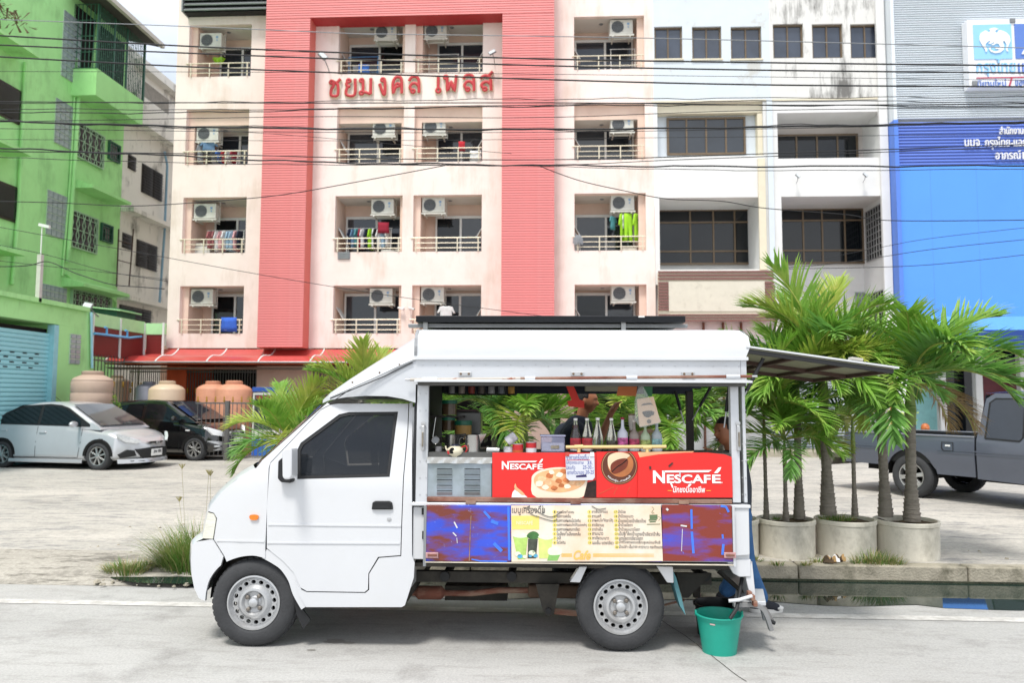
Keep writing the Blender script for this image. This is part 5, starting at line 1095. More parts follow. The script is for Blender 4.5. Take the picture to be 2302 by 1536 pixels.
def tyre_rim(par, x, z, Rt, Rr, w, y, m_r=None, slots=16, flip=1, rot=0.0, name='wheel', spokes=0, smk=None, drk=None):
 """y is the outer face, the wheel runs to y+w*flip"""
 t = bpy.data.objects.new(name, None); COL.objects.link(t); t.parent = par; t.location = (x, y, z); t.empty_display_size = .1
 if flip < 0: t.rotation_euler = (0, 0, PI)
 m_r = m_r or M_rim; s = Rt/.295
 pr = [(Rr*.98, .035*s), (Rr*1.02, .012*s), (Rr*1.10, .003), (Rt*.90, .006), (Rt*.965, .022*s), (Rt*.985, .03*s), (Rt, .05*s), (Rt, w-.05*s), (Rt*.965, w-.02*s), (Rr*1.1, w), (Rr*.98, w-.02)]
 ty = MB().lathe(pr, 56, axis='y', caps=False); tr = MB(); me = ty.mesh('tyre', M_rub, 45)
 put('tyre', me, t)
 tb = MB()
 nb = 44
 for i in range(nb):
  a = 2*PI*i/nb
  for (q0, q1, da) in ((.045*s, w*.30, 0), (w*.36, w*.62, .5), (w*.68, w-.045*s, 0)):
   aa = a+da*2*PI/nb; ca, sa = math.cos(aa), math.sin(aa)
   tb.obox((ca*(Rt+.002), (q0+q1)/2, sa*(Rt+.002)), (-sa*Rt*2*PI/nb*.36, 0, ca*Rt*2*PI/nb*.36), (0, (q1-q0)/2, 0), (ca*.005, 0, sa*.005))
 o = tb.obj('tread', M_rub, t, kind='stuff'); o.visible_shadow = True
 if spokes == 0:
  rp = [(Rr, .028*s), (Rr*.985, .012*s), (Rr*.93, .010*s), (Rr*.90, .03*s), (Rr*.86, .045*s)]
  MB().lathe(rp+[(Rr*.86, .10*s)], 56, axis='y', caps=False).obj('rim', m_r, t, smooth=40)
  dsc = MB(); ri, ro = Rr*.64, Rr*.82; n = slots; seg = 5
  def rr(r, a, y): return (r*math.cos(a), y, r*math.sin(a))
  yd = lambda r: (.040*s if r > Rr*.8 else .040*s-(Rr*.8-r)/(Rr*.8)*.01*s)
  for i in range(n):
   a0 = 2*PI*(i-.5)/n+rot; a1 = 2*PI*(i+.5)/n+rot; ac = (a0+a1)/2; rc = (ri+ro)/2; hr = (ro-ri)*.5*.80; ha = (a1-a0)*.5*.60*rc
   ring = []; hole = []
   outer = [(ro, a0+(a1-a0)*k/3) for k in range(4)]+[(ri, a1-(a1-a0)*k/3) for k in range(4)]
   cart = [(r*math.cos(a), r*math.sin(a)) for r, a in outer]; nn = 16
   cx, cz = rc*math.cos(ac), rc*math.sin(ac); er = (math.cos(ac), math.sin(ac)); et = (-math.sin(ac), math.cos(ac))
   hpts = [(cx+er[0]*hr*math.cos(q)+et[0]*ha*math.sin(q), cz+er[1]*hr*math.cos(q)+et[1]*ha*math.sin(q)) for q in [2*PI*k/nn for k in range(nn)]]
   opts = []
   for q in [2*PI*k/nn for k in range(nn)]:   # project hole directions on the sector boundary
    dx = er[0]*hr*math.cos(q)+et[0]*ha*math.sin(q); dz = er[1]*hr*math.cos(q)+et[1]*ha*math.sin(q); lo, hi = 1.0, 8.0
    for _ in range(22):
     mdl = (lo+hi)/2; X, Z = cx+dx*mdl, cz+dz*mdl; r_ = math.hypot(X, Z); da = (math.atan2(Z, X)-ac+PI) % (2*PI)-PI
     if ri <= r_ <= ro and abs(da) <= (a1-a0)/2: lo = mdl
     else: hi = mdl
    opts.append((cx+dx*lo, cz+dz*lo))
   b = len(dsc.v); y_ = .040*s
   dsc.v += [(p[0], y_, p[1]) for p in opts]+[(p[0], y_, p[1]) for p in hpts]+[(p[0], y_+.03*s, p[1]) for p in hpts]
   for k in range(nn):
    k2 = (k+1) % nn; dsc.f.append((b+k, b+nn+k, b+nn+k2, b+k2)); dsc.f.append((b+nn+k, b+2*nn+k, b+2*nn+k2, b+nn+k2)); dsc.mi += [0, 0]
  dsc.obj('wheel_disc', m_r, t, smooth=40, fix=True)
  MB().lathe([(Rr*.88, .045*s), (Rr*.815, .040*s)], 48, axis='y', caps=False).obj('disc_edge', m_r, t, smooth=60)
  MB().lathe([(Rr*.645, .040*s), (Rr*.60, .030*s), (Rr*.52, .012*s), (Rr*.44, .010*s), (Rr*.36, .030*s), (Rr*.24, .034*s), (Rr*.19, .028*s), (Rr*.16, .004*s), (Rr*.10, -.002*s), (0, -.004*s)], 48, axis='y').obj('hub', m_r, t, smooth=40)
  for k in range(4):
   a = rot+PI/4+k*PI/2; MB().lathe([(.014*s, .03*s), (.014*s, .012*s), (.008*s, .006*s), (0, .006*s)], 10, (Rr*.30*math.cos(a), 0, Rr*.30*math.sin(a)), axis='y').obj('wheel_nut', mat('dull_nut', srgb('77716a'), .5, metal=.5), t)
  MB().lathe([(Rr*.86, .11*s), (0, .11*s)], 24, axis='y').obj('brake_drum', M_hole, t)
 else:
  MB().lathe([(Rr, .030*s), (Rr*.98, .010*s), (Rr*.92, .012*s), (Rr*.90, .10*s)], 48, axis='y', caps=False).obj('rim', m_r, t, smooth=40)
  MB().lathe([(Rr*.9, .10*s), (0, .10*s)], 24, axis='y').obj('brake_drum', drk or M_hole, t)
  sp = MB()
  for k in range(spokes):
   a = rot+2*PI*k/spokes; w0, w1 = (.26, .15) if spokes < 7 else (.14, .085)
   ca, sa = math.cos(a), math.sin(a)
   P = lambda r, o, y: (ca*r-sa*o, y, sa*r+ca*o)
   sp.add([P(Rr*.12, -Rr*w1*.8, .012*s), P(Rr*.12, Rr*w1*.8, .012*s), P(Rr*.93, Rr*w0*.6, .022*s), P(Rr*.93, -Rr*w0*.6, .022*s), P(Rr*.12, -Rr*w1, .06*s), P(Rr*.12, Rr*w1, .06*s), P(Rr*.93, Rr*w0*.75, .06*s), P(Rr*.93, -Rr*w0*.75, .06*s)],
                   [(0, 1, 2, 3), (0, 3, 7, 4), (1, 5, 6, 2), (4, 7, 6, 5)])
  sp.obj('spoke', m_r, t, bev=.004*s, seg=1, fix=True, kind='stuff' if 0 else None)
  MB().lathe([(Rr*.22, .03*s), (Rr*.20, .008*s), (Rr*.10, .004*s), (0, .004*s)], 24, axis='y').obj('hub', m_r, t, smooth=40)
 return t
fx, fz = tp(568, 1357, .03); rx, rz = tp(1396, 1374, .03)
px_m = 1/(tp(1397, 1374)[0]-tp(1396, 1374)[0])
RT = 98.5/px_m; RR = 62.5/px_m
tyre_rim(truck, fx, RT-.0, RT, RR, .165, .03, rot=.1); tyre_rim(truck, rx, RT, RT, RR, .165, .03, rot=.02)
tyre_rim(truck, fx, RT, RT, RR, .165, TW-.03, flip=-1); tyre_rim(truck, rx, RT, RT, RR, .165, TW-.03, flip=-1)
aw_ = MB()
def awf(s, t, m=0):
 x = fx-RT*1.18*math.cos(s*PI); z = RT+RT*1.16*math.sin(s*PI); y = ycab(x, z)+.045+.24*t; return (x, y if not m else TW-y, z)
aw_.grid(awf, 16, 1).obj('wheel_house', M_hole, truck); MB().grid(lambda s, t: awf(s, t, 1), 16, 1).obj('wheel_house', M_hole, truck)
def tbox(name, m, u0, u1, v0, v1, y0, y1, par=truck, bev=0, dy=None):
 dy = y0 if dy is None else dy; a = tp(u0, v0, dy); b = tp(u1, v1, dy); return MB().box(a[0], b[0], y0, y1, b[1], a[1]).obj(name, m, par, bev=bev)
tbox('chassis_rail', M_chas, 930, 1600, 1285, 1316, .30, .36); tbox('chassis_rail', M_chas, 930, 1600, 1285, 1316, TW-.36, TW-.30)
tbox('bed_floor', M_chas, 930, 1660, 1266, 1282, .05, TW-.05, dy=.05)
for u in (1000, 1150, 1585): x, z = tp(u, 1297, .29); MB().lathe([(.0, -.02), (.035, -.018), (.036, 0)], 18, (x, .30, z), axis='y').obj('cross_tube_end', M_gask, truck)
for u in (1000, 1150, 1585): x, z = tp(u, 1300, .3); MB().tube([(x, .3, z), (x, TW-.3, z)], .03, 10).obj('cross_member', M_chas, truck)
ex = MB(); ex.tube([(*tp(900, 1333, .5)[:1], .5, tp(900, 1333, .5)[1]), (tp(1060, 1335, .5)[0], .5, tp(1060, 1335, .5)[1]), (tp(1120, 1328, .5)[0], .5, tp(1120, 1328, .5)[1]), (tp(1200, 1328, .5)[0], .5, tp(1200, 1328, .5)[1])], .022, 10)
a = tp(950, 1333, .5); ex.lathe([(.02, -.06), (.05, -.03), (.05, .14), (.02, .17)], 16, (a[0], .5, a[1]), axis='x'); ex.obj('exhaust_pipe', M_rust, truck, smooth=40)
tbox('muffler', mat('brown_muffler', srgb('5e4a3c'), .8, var=.3, scale=5), 1187, 1310, 1316, 1348, .45, .75, bev=.02)
hg = tq([(1204, 1314), (1258, 1314), (1252, 1345), (1246, 1378), (1238, 1386), (1228, 1385), (1221, 1376)], .26)
MB().prism(hg, .26, 'y', .285).obj('spring_hanger', M_chas, truck, bev=.003); x, z = tp(1233, 1374, .25); MB().lathe([(.02, 0), (.02, -.02), (0, -.02)], 14, (x, .26, z), axis='y').obj('spring_bolt', M_gask, truck)
hg = tq([(1570, 1300), (1590, 1310), (1546, 1345), (1552, 1330)], .26); MB().prism(tq([(1520, 1290), (1600, 1290), (1548, 1345), (1535, 1345)], .26), .26, 'y', .28).obj('spring_hanger', M_chas, truck)
for k in range(4): 
 a = tp(1246, 1373+k*3, .27); b = tp(1540-k*25, 1352+k*6, .27); m_ = tp(1396, 1390+k*2, .27); MB().tube([(a[0], .3, a[1]), (m_[0], .3, m_[1]), (b[0], .3, b[1])], .008, 4).obj('leaf_spring', M_rust, truck)
x, z = tp(1396, 1376, .2); MB().tube([(x, .2, RT), (x, TW-.2, RT)], .045, 12).obj('rear_axle', M_chas, truck); x2 = fx; MB().tube([(x2, .2, RT), (x2, TW-.2, RT)], .03, 10).obj('front_axle', M_chas, truck)
tbox('fuel_tank', M_chas, 1000, 1140, 1318, 1352, .85, 1.2); 
for pts in ([(1303, 1275), (1320, 1275), (1304, 1311), (1281, 1310)], [(1476, 1274), (1513, 1275), (1515, 1312), (1500, 1311)]): MB().prism(tq(pts, .02), .02, 'y', .10).obj('mudguard_end', M_tw, truck, bev=.006)
MB().prism(tq([(1512, 1282), (1520, 1300), (1532, 1345), (1541, 1384), (1528, 1362), (1516, 1320)], .06), .05, 'y', .22).obj('mud_flap', mat('teal_mud_flap', srgb('4f7d84'), .7, var=.2, scale=10), truck)
a = tp(928, 1140, .02); b = tp(1690, 1256, .02); zbt = tp(1300, 1137, 0)[1]; zbb = tp(1300, 1262, .02)[1]
MB().box(tp(928, 1200, .02)[0], tp(1684, 1200, .02)[0], .02, .05, zbb, zbt-.02).obj('bed_side', M_tw, truck, bev=.006)
MB().box(tp(928, 1200, .02)[0], tp(1684, 1200, .02)[0], TW-.05, TW-.02, zbb, zbt-.02).obj('bed_side', M_tw, truck, bev=.006)
MB().box(tp(926, 1200, .02)[0], tp(928, 1200, .02)[0], .05, TW-.05, zbb, zbt).obj('bed_front', M_tw, truck)
MB().box(tp(926, 1136)[0], tp(1686, 1136)[0], -.02, .07, tp(1300, 1141, -.02)[1], tp(1300, 1133, -.02)[1]).obj('bed_rail', M_tw, truck, bev=.006)
MB().prism(tq([(1634, 1258), (1688, 1258), (1688, 1298), (1662, 1298), (1648, 1290), (1638, 1272)], .015), .01, 'y', .06).obj('rear_skirt', M_tw, truck, bev=.008)
MB().prism(tq([(1648, 1142), (1684, 1142), (1686, 1250), (1650, 1252)], -.005), -.008, 'y', .018).obj('bed_corner', M_tw, truck, bev=.01)
for (u0, u1, v0, v1) in ((948, 956, 1143, 1158), (949, 957, 1195, 1213)): tbox('latch_hole', M_gask, u0, u1, v0, v1, .01, .022)
PW = .075
def post(u0, u1, v0, v1, y, d=.06, m=None, name='pillar'): a = tp(u0, v0, y); b = tp(u1, v1, y); return MB().box(a[0], b[0], y, y+d, b[1], a[1]).obj(name, m or M_alu, truck, bev=.004)
post(938, 960, 866, 1131, .02); post(1641, 1666, 866, 1131, .01); post(1667, 1681, 868, 1131, .02, d=.10)
post(960, 963, 870, 1120, .05, d=.02, m=M_gask, name='pillar_seal')
fy = TW-.06
post(1543, 1563, 880, 1125, fy, m=mat('dark_inner_post', srgb('3a3634'), .6, var=.2, metal=.3)); post(938, 965, 880, 1125, fy, m=MC['dark_inner_post'])
ztop = tp(1300, 866, 0)[1]
for u in (951, 1660):
 a = tp(u, 985, 0); MB().lathe([(.014, 0), (.016, -.012), (0, -.014)], 12, (a[0], 0.01, a[1]+.10), axis='y').obj('latch', M_rim, truck)
 MB().box(a[0]-.013, a[0]+.013, -.014, .012, a[1]-.09, a[1]+.085).obj('latch', M_rim, truck, bev=.008)
 MB().box(a[0]-.006, a[0]+.006, -.026, -.012, a[1]-.06, a[1]+.04).obj('latch_lever', mat('worn_chrome', srgb('8b8478'), .35, metal=.8, var=.3, scale=30), truck, bev=.003)
MB().box(tp(960, 1125)[0], tp(1645, 1125)[0], -.012, .06, tp(1300, 1131, -.012)[1], tp(1300, 1121, -.012)[1]).obj('rusty_sill', M_rust, truck, bev=.003)
for u in (1058, 1294, 1538): a = tp(u, 1131, -.03); MB().box(a[0]-.035, a[0]+.035, -.028, -.014, a[1]-.012, a[1]+.012).obj('hinge', M_rust, truck, bev=.003)
x0r, x1r = tp(935, 800)[0], tp(1677, 800)[0]
zdrip = tp(1300, 806, -.02)[1]; zpt = tp(1300, 850, 0)[1]; zrt = tp(1300, 742, .25)[1]
MB().box(x0r, x1r-.04, .0, .04, ztop, zdrip-.01).obj('upper_panel', M_alu, truck); MB().box(x1r-.038, x1r+.0, -.002, .10, ztop, zdrip-.01).obj('corner_post', M_alu, truck)
MB().box(x0r, x1r, TW-.04, TW, ztop+.03, zdrip-.01).obj('upper_panel', mat('dark_liner', srgb('2e3440'), .7, var=.15), truck)
MB().box(x0r, x1r+.01, -.025, .02, zdrip-.012, zdrip+.012).obj('drip_rail', M_aluw, truck, bev=.003)
def roofsec(zt, zs):
 h = zt-zs; return [(0.0, zs), (-.004, zs+h*.35), (.02, zs+h*.68), (.09, zs+h*.90), (.22, zs+h*.985), (.45, zs+h), (TW/2, zs+h*1.03)]
rs = roofsec(zrt, zdrip+.012); rs = rs+[(TW-y, z) for y, z in rs[::-1][1:]]
def roof_fn(s, t):
 k = t*(len(rs)-1); i = min(int(k), len(rs)-2); f = k-i; y = rs[i][0]*(1-f)+rs[i+1][0]*f; z = rs[i][1]*(1-f)+rs[i+1][1]*f
 x = x0r+(x1r-x0r)*s; e = max(0, (s-.985)/.015); zz = zdrip+.012
 bul = math.sin(min(1, (z-zz)/(zrt-zz))*PI)*.035
 return (x+(bul if s > .9 else 0)-(.05*((z-zz)/(zrt-zz))**6 if s > .985 else 0), y, z)
g = MB(); g.grid(roof_fn, 60, 12); n_ = len(rs)
g.obj('canopy_roof', M_aluw, truck, smooth=60, fix=True)
g = MB(); g.add([(x1r-.003+(math.sin((z-zdrip-.012)/(zrt-zdrip-.012)*PI)*.03 if 1 else 0), y, z) for y, z in rs], [tuple(range(n_))]); g.add([(x0r+.003, y, z) for y, z in rs], [tuple(range(n_))]); g.obj('canopy_end', M_aluw, truck)
MB().box(x0r, x1r-.02, .03, TW-.03, zdrip-.05, zdrip-.03).obj('ceiling', MC['dark_liner'], truck)
MB().box(x0r-.01, x0r+.02, .03, TW-.03, .6, zdrip-.03).obj('front_partition', mat('dark_partition', srgb('25272a'), .8, var=.2), truck)
random.seed(11)
for u in (1045, 1298, 1547):
 a = tp(u, 841, -.01); w = .045; h = MB(); h.box(a[0]-w, a[0]+w, -.016, -.001, a[1]-.016, a[1]+.014); h.obj('rod_bracket', M_rim, truck, bev=.003)
 for s in (-1, 1): MB().lathe([(.009, 0), (.007, -.008), (0, -.009)], 8, (a[0]+s*.028, -.016, a[1]), axis='y').obj('bolt', mat('rusty_bolt', srgb('6d5a48'), .7), truck)
a = tp(912, 854, -.05); b = tp(1698, 847, -.05)
RL = lambda u: (tp(u, 0, -.05)[0])
def rod(u0, u1, r, m, name='rod'):
 f0, f1 = [tp(u, 854-(u-912)/786*7.5, -.05) for u in (u0, u1)]; return MB().tube([(f0[0], -.05, f0[1]), (f1[0], -.05, f1[1])], r, 12).obj(name, m, truck, smooth=40)
rod(922, 1170, .0105, mat('pale_rusty_rod', srgb('b3ada4'), .6, var=.1, dirt=srgb('8a4a2c'), dirt_amt=1, dscale=6, dirt_pos=(.55, .6), stretch=(.6, 1, 1))); rod(1170, 1690, .0105, M_rust)
for (u0, u1) in ((950, 982), (1180, 1203), (1408, 1432), (1632, 1663)): rod(u0, u1, .016, M_alu, 'rod_sleeve')
rod(911, 921, .008, M_rim, 'rod_end'); rod(1690, 1702, .008, M_rim, 'rod_end')
za = tp(1300, 862, -.07)[1]
pr = [(-.12, za+.004), (-.12, za+.018), (0.0, za+.03), (0.0, za+.012)]
MB().prism(pr, tp(932, 860, -.1)[0], 'x', tp(1690, 860, -.1)[0]).obj('side_flap', M_aluw, truck)
MB().box(tp(940, 866, -.08)[0], tp(1675, 866, -.08)[0], -.10, .0, za-.018, za+.003).obj('flap_underside', mat('flap_underside_grey', srgb('4d4c49'), .8, var=.2, scale=8), truck)  # strip below the side flap, its dark underside given by colour alone
st = [(722, 906, 897), (738, 899, 879), (775, 893, 852), (820, 890, 822), (870, 891, 790), (905, 897, 767), (934, 906, 748)]
def cowl(s, t):
 k = s*(len(st)-1); i = min(int(k), len(st)-2); f = k-i; L_ = lambda j: st[i][j]*(1-f)+st[i+1][j]*f
 xb_, zbm = tp(L_(0), L_(1), .0); _, ztp = tp(L_(0), L_(2), .15)
 sec = [(0.0, 0), (0.0, .35), (.006, .60), (.05, .84), (.14, .965), (.34, 1.0), (TW/2, 1.04)]; sec += [(TW-a, b) for a, b in sec[::-1][1:]]
 q = t*(len(sec)-1); j = min(int(q), len(sec)-2); g_ = q-j; yy = sec[j][0]*(1-g_)+sec[j+1][0]*g_; hh = sec[j][1]*(1-g_)+sec[j+1][1]*g_
 nar = .16*(1-s)**2.5; yy = nar+(TW-2*nar)*yy/TW
 return (xb_-(.10*math.sin(PI*yy/TW)*(1-s)**2), yy, zbm+(ztp-zbm)*hh)
MB().grid(cowl, 36, 24).obj('cab_cowl', M_alu, truck, smooth=60, fix=True)
def strip3(uvs, w, off, m, name): 
 pts = [(*tp(u, v, off)[:1], off, tp(u, v, off)[1]) for u, v in uvs]; return MB().tube(pts, w, 6).obj(name, m, truck, smooth=40)
strip3([(742, 893), (790, 872), (850, 845), (900, 821), (930, 808), (940, 807)], .010, -.004, M_aluw, 'trim_strip'); strip3([(742, 897), (800, 873), (865, 846), (928, 815)], .004, -.010, M_gask, 'trim_seal'); strip3([(752, 900), (802, 866), (816, 862)], .003, -.006, M_gask, 'trim_seal')
g = MB(); g.grid(lambda s, t: tuple(V(roof_fn(0, t*.5))*1+V((-.012+.02*s, -.006, .004))), 1, 14); g.obj('joint_band', mat('grey_sealant', srgb('8d8f92'), .7, var=.2, scale=20), truck)
for (u, v) in ((792, 860), (853, 838), (898, 820)): a = tp(u, v, -.01); MB().lathe([(.007, 0), (.006, -.01), (0, -.011)], 8, (a[0], -.004, a[1]), axis='y').obj('bolt', MC['rusty_bolt'], truck)
rv = MB()
for i in range(26): x = x0r+.05+(x1r-x0r-.1)*i/25; rv.lathe([(.004, 0), (.003, -.004), (0, -.004)], 6, (x, .0, zdrip-.05+(.005*math.sin(i*3))), axis='y')
for u in (943, 957, 1670, 1678):
 for i in range(7): a = tp(u, 885+i*38, 0); rv.lathe([(.004, 0), (.003, -.004), (0, -.004)], 6, (a[0], .018, a[1]), axis='y')
rv.obj('rivets', M_rim, truck, kind='stuff')
sp_ = thing('solar_panel', 'black framed solar panel lying flat on the canopy roof rails', 'solar panel', (0, 0, 0)); sp_.matrix_world = TMW
sp_.location, sp_.rotation_euler = truck.location.copy(), truck.rotation_euler.copy()
a, b = tp(935, 710, .15), tp(1541, 728, .15)
MB().box(a[0], b[0], .15, 1.28, b[1]+.012, a[1]).obj('frame', mat('black_anodised', srgb('1e2024'), .4, metal=.3, var=.1), sp_, bev=.003)
for k in range(3): MB().box(a[0]-.001, b[0]+.001, .145, .149, b[1]+.018+k*.014, b[1]+.022+k*.014).obj('frame_groove', MC['black_anodised'], sp_)
MB().box(a[0]+.02, b[0]-.02, .17, 1.26, a[1]+.0005, a[1]+.003).obj('cell_sheet', mat('solar_cells', srgb('10182a'), .15, var=.2, scale=4), sp_)
for i in range(12): x = a[0]+.02+(b[0]-a[0]-.04)*(i+.5)/12; MB().box(x-.06, x+.06, .20, 1.2, a[1]+.0035, a[1]+.006).obj('cell', MC['solar_cells'], sp_)
x, z = tp(1442, 712, .145); MB().box(x-.022, x+.022, .140, .144, z-.006, z+.004).obj('sticker', M_white, sp_)
a2, b2 = tp(918, 728, .22), tp(1546, 741, .22)
for y in (.22, 1.15): MB().box(a2[0], b2[0], y, y+.03, b2[1]+.012, a2[1]).obj('rail', mat('bare_aluminium', srgb('9c9d9c'), .4, metal=.6, var=.1), sp_, bev=.003); MB().box(a2[0], b2[0], y-.004, y-.001, (a2[1]+b2[1])/2, (a2[1]+b2[1])/2+.012).obj('rail_slot', M_acg, sp_)
for u in (955, 1400): a = tp(u, 742, .2); MB().box(a[0]-.012, a[0]+.022, .19, .215, a[1]-.02, a[1]+.07).obj('bracket', MC['bare_aluminium'], sp_, bev=.002); MB().box(a[0]-.012, a[0]+.022, 1.18, 1.21, a[1]-.02, a[1]+.07).obj('bracket', MC['bare_aluminium'], sp_)
hx0, hz0 = tp(1675, 783, .02); hx1, hz1 = tp(2010, 830, .02)
hd = V((hx1-hx0, 0, hz1-hz0)); hl = hd.length; hn = V((-hd.z, 0, hd.x)).normalized()
def HP(s, y, o): p = V((hx0, 0, hz0))+hd*s+hn*o; return (p.x, y, p.z)
def hbox(name, m, s0, s1, y0, y1, o0, o1, bev=0):
 vs = [HP(s, y, o) for o in (o0, o1) for (s, y) in ((s0, y0), (s1, y0), (s1, y1), (s0, y1))]; return MB().add(vs, [(0, 3, 2, 1), (4, 5, 6, 7), (0, 1, 5, 4), (1, 2, 6, 5), (2, 3, 7, 6), (3, 0, 4, 7)]).obj(name, m, hatch, bev=bev)
hatch = bpy.data.objects.new('rear_hatch', None); COL.objects.link(hatch); hatch.parent = truck
M_hs = mat('hatch_sheet_underside', srgb('8b8a72'), .55, var=.12, scale=3, metal=.2); M_hf = mat('rusty_hatch_frame', srgb('4f3b33'), .75, var=.2, scale=8)
hbox('hatch_skin', M_aluw, 0, 1.02, -.01, TW+.01, .004, .016); hbox('hatch_panel', M_hs, 0, .99, .01, TW-.01, -.006, .002)
for y in (.0, TW*.5, TW-.03): hbox('hatch_frame', M_hf if y > 0 else M_gask, 0, .99, y, y+.03, -.035, -.007)
for s in (.01, .33, .66, .965): hbox('hatch_frame', M_hf, s, s+.024, .031, TW-.031, -.032, -.008)
hbox('hatch_stop', mat('weathered_plastic', srgb('b4b2aa'), .7), .70, .78, -.012, .05, .018, .04, bev=.005)
def strut(y, p0, p1, split=.5, name='gas_strut', par=hatch):
 a, b = V((p0[0], y, p0[1])), V((p1[0], y, p1[1])); c = a.lerp(b, split); MB().tube([a, c], .013, 10).obj(name, M_gask, par, smooth=40); MB().tube([c, b], .006, 8).obj('strut_rod', M_rim, par, smooth=40)
strut(.05, tp(1716, 806, .05), tp(1672, 892, .05), .85); strut(TW-.06, tp(1600, 866, TW-.06), tp(1556, 945, TW-.06), .62)
strut(.12, tp(1640, 868, .12), tp(1628, 962, .12), .62, par=truck); strut(TW-.1, tp(1518, 880, TW-.1), tp(1538, 952, TW-.1), .6, par=truck)
tb = MB(); tb.prism(tq([(1676, 1300), (1690, 1262), (1700, 1362), (1692, 1364)], .03), .02, 'y', .05); tb.obj('tailboard_edge', M_tw, truck, bev=.004)
g = MB(); c = [tp(1680, 1296, .06), tp(1696, 1358, .06), tp(1640, 1300, 1.3), tp(1662, 1352, 1.3)]
g.add([(c[0][0], .06, c[0][1]), (c[1][0]-.0, .06, c[1][1]), (c[1][0]-.02, TW-.06, c[1][1]+.02), (c[0][0]-.02, TW-.06, c[0][1]+.02)], [(0, 1, 2, 3)]); g.obj('tailboard', M_tw, truck)
MB().tube([(tp(1638, 1352, -.08)[0], -.08, tp(1638, 1352, -.08)[1]), (tp(1660, 1350, -.08)[0], -.08, tp(1660, 1350, -.08)[1]), (tp(1690, 1341, -.05)[0], -.05, tp(1690, 1341, -.05)[1])], .012, 8).obj('tail_handle', M_tw, truck, smooth=60)
for (u, v) in ((1686, 1337), (1693, 1345), (1698, 1358)): a = tp(u, v, -.02); MB().box(a[0]-.014, a[0]+.014, -.03, .02, a[1]-.02, a[1]+.018).obj('hinge', M_rust, truck, bev=.005)
hs = MB(); hs.tube([(tp(1668, 1300, .1)[0], .1, tp(1668, 1300, .1)[1]), (tp(1662, 1340, .0)[0], .0, tp(1662, 1340, .0)[1]), (tp(1656, 1370, -.1)[0], -.1, tp(1656, 1370, -.1)[1]), (tp(1641, 1392, -.12)[0], -.12, tp(1641, 1392, -.12)[1])], .013, 8); hs.obj('drain_hose', M_gask, truck, smooth=60)
MB().tube([(tp(1615, 1285, .4)[0], .4, tp(1615, 1285, .4)[1]), (tp(1672, 1335, .3)[0], .3, tp(1672, 1335, .3)[1])], .016, 6).obj('stay', M_chas, truck)
tbox('counter_stay', M_chas, 1560, 1575, 1310, 1345, .8, .85)
# ================================================================ hinged side panel with the menu banner, on the truck
def blotch(name, a, b, c=None, sc=(.9, 1, 3.2), pos=(.44, .60), rough=.35, coat=.4):
 m = mat(name, a, rough, var=.1, scale=5, coat=coat); nt = m.node_tree; N = nt.nodes; L = nt.links; bs = N['Principled BSDF']; old = bs.inputs['Base Color'].links[0].from_socket
 tc = N.new('ShaderNodeTexCoord'); mp = N.new('ShaderNodeMapping'); mp.inputs['Scale'].default_value = sc; mp.inputs['Location'].default_value = (3.3, 0, .4); L.new(tc.outputs['Object'], mp.inputs[0])
 n = N.new('ShaderNodeTexNoise'); n.inputs['Scale'].default_value = 3.1; n.inputs['Detail'].default_value = 7; n.inputs['Roughness'].default_value = .55; L.new(mp.outputs[0], n.inputs['Vector'])
 r = N.new('ShaderNodeValToRGB'); r.color_ramp.elements[0].position = pos[0]; r.color_ramp.elements[1].position = pos[1]; L.new(n.outputs['Fac'], r.inputs[0])
 x = N.new('ShaderNodeMix'); x.data_type = 'RGBA'; x.inputs['B'].default_value = (*b, 1); L.new(r.outputs[0], x.inputs['Factor']); L.new(old, x.inputs['A']); o = x.outputs['Result']
 n2 = N.new('ShaderNodeTexNoise'); n2.inputs['Scale'].default_value = 26; n2.inputs['Detail'].default_value = 6; n2.inputs['Roughness'].default_value = .7; L.new(tc.outputs['Object'], n2.inputs['Vector'])
 r2 = N.new('ShaderNodeValToRGB'); r2.color_ramp.elements[0].position = .66; r2.color_ramp.elements[1].position = .70; L.new(n2.outputs['Fac'], r2.inputs[0])
 x2 = N.new('ShaderNodeMix'); x2.data_type = 'RGBA'; x2.inputs['B'].default_value = (*(c or a), 1); L.new(r2.outputs[0], x2.inputs['Factor']); L.new(o, x2.inputs['A']); L.new(x2.outputs['Result'], bs.inputs['Base Color'])
 return m
M_blueL = blotch('flaking_blue_paint', srgb('2f4ac4'), srgb('6e3023'), srgb('8aa4e0'))
M_blueR = blotch('rust_red_over_blue', srgb('2f4ac4'), srgb('7d2c1e'), srgb('4a74e0'), pos=(.31, .54))
YP = -.05
def sq(u0, u1, v0, v1, y0, y1, name, m, par, bev=0): a = tp(u0, v0, y0); b = tp(u1, v1, y0); return MB().box(a[0], b[0], y0, y1, b[1], a[1]).obj(name, m, par, bev=bev)
side = bpy.data.objects.new('side_panel', None); COL.objects.link(side); side.parent = truck
sq(957, 1148, 1136, 1264, YP, YP+.03, 'painted_board', M_blueL, side, .003); sq(1488, 1648, 1136, 1264, YP, YP+.03, 'painted_board', M_blueR, side, .003); sq(1148.5, 1487.5, 1136, 1264, YP+.002, YP+.03, 'painted_board', M_blueL, side)
sq(955, 1650, 1264, 1273, YP-.006, YP+.034, 'bottom_strip', mat('cream_strip', srgb('d6cfbd'), .5, var=.05, dirt=srgb('a08d76'), dirt_amt=.5, dscale=6), side, .003)
sq(1646, 1655, 1138, 1276, YP-.004, YP+.03, 'end_channel', M_alu, side, .003); sq(953, 957, 1138, 1274, YP-.004, YP+.03, 'end_channel', M_acg, side)
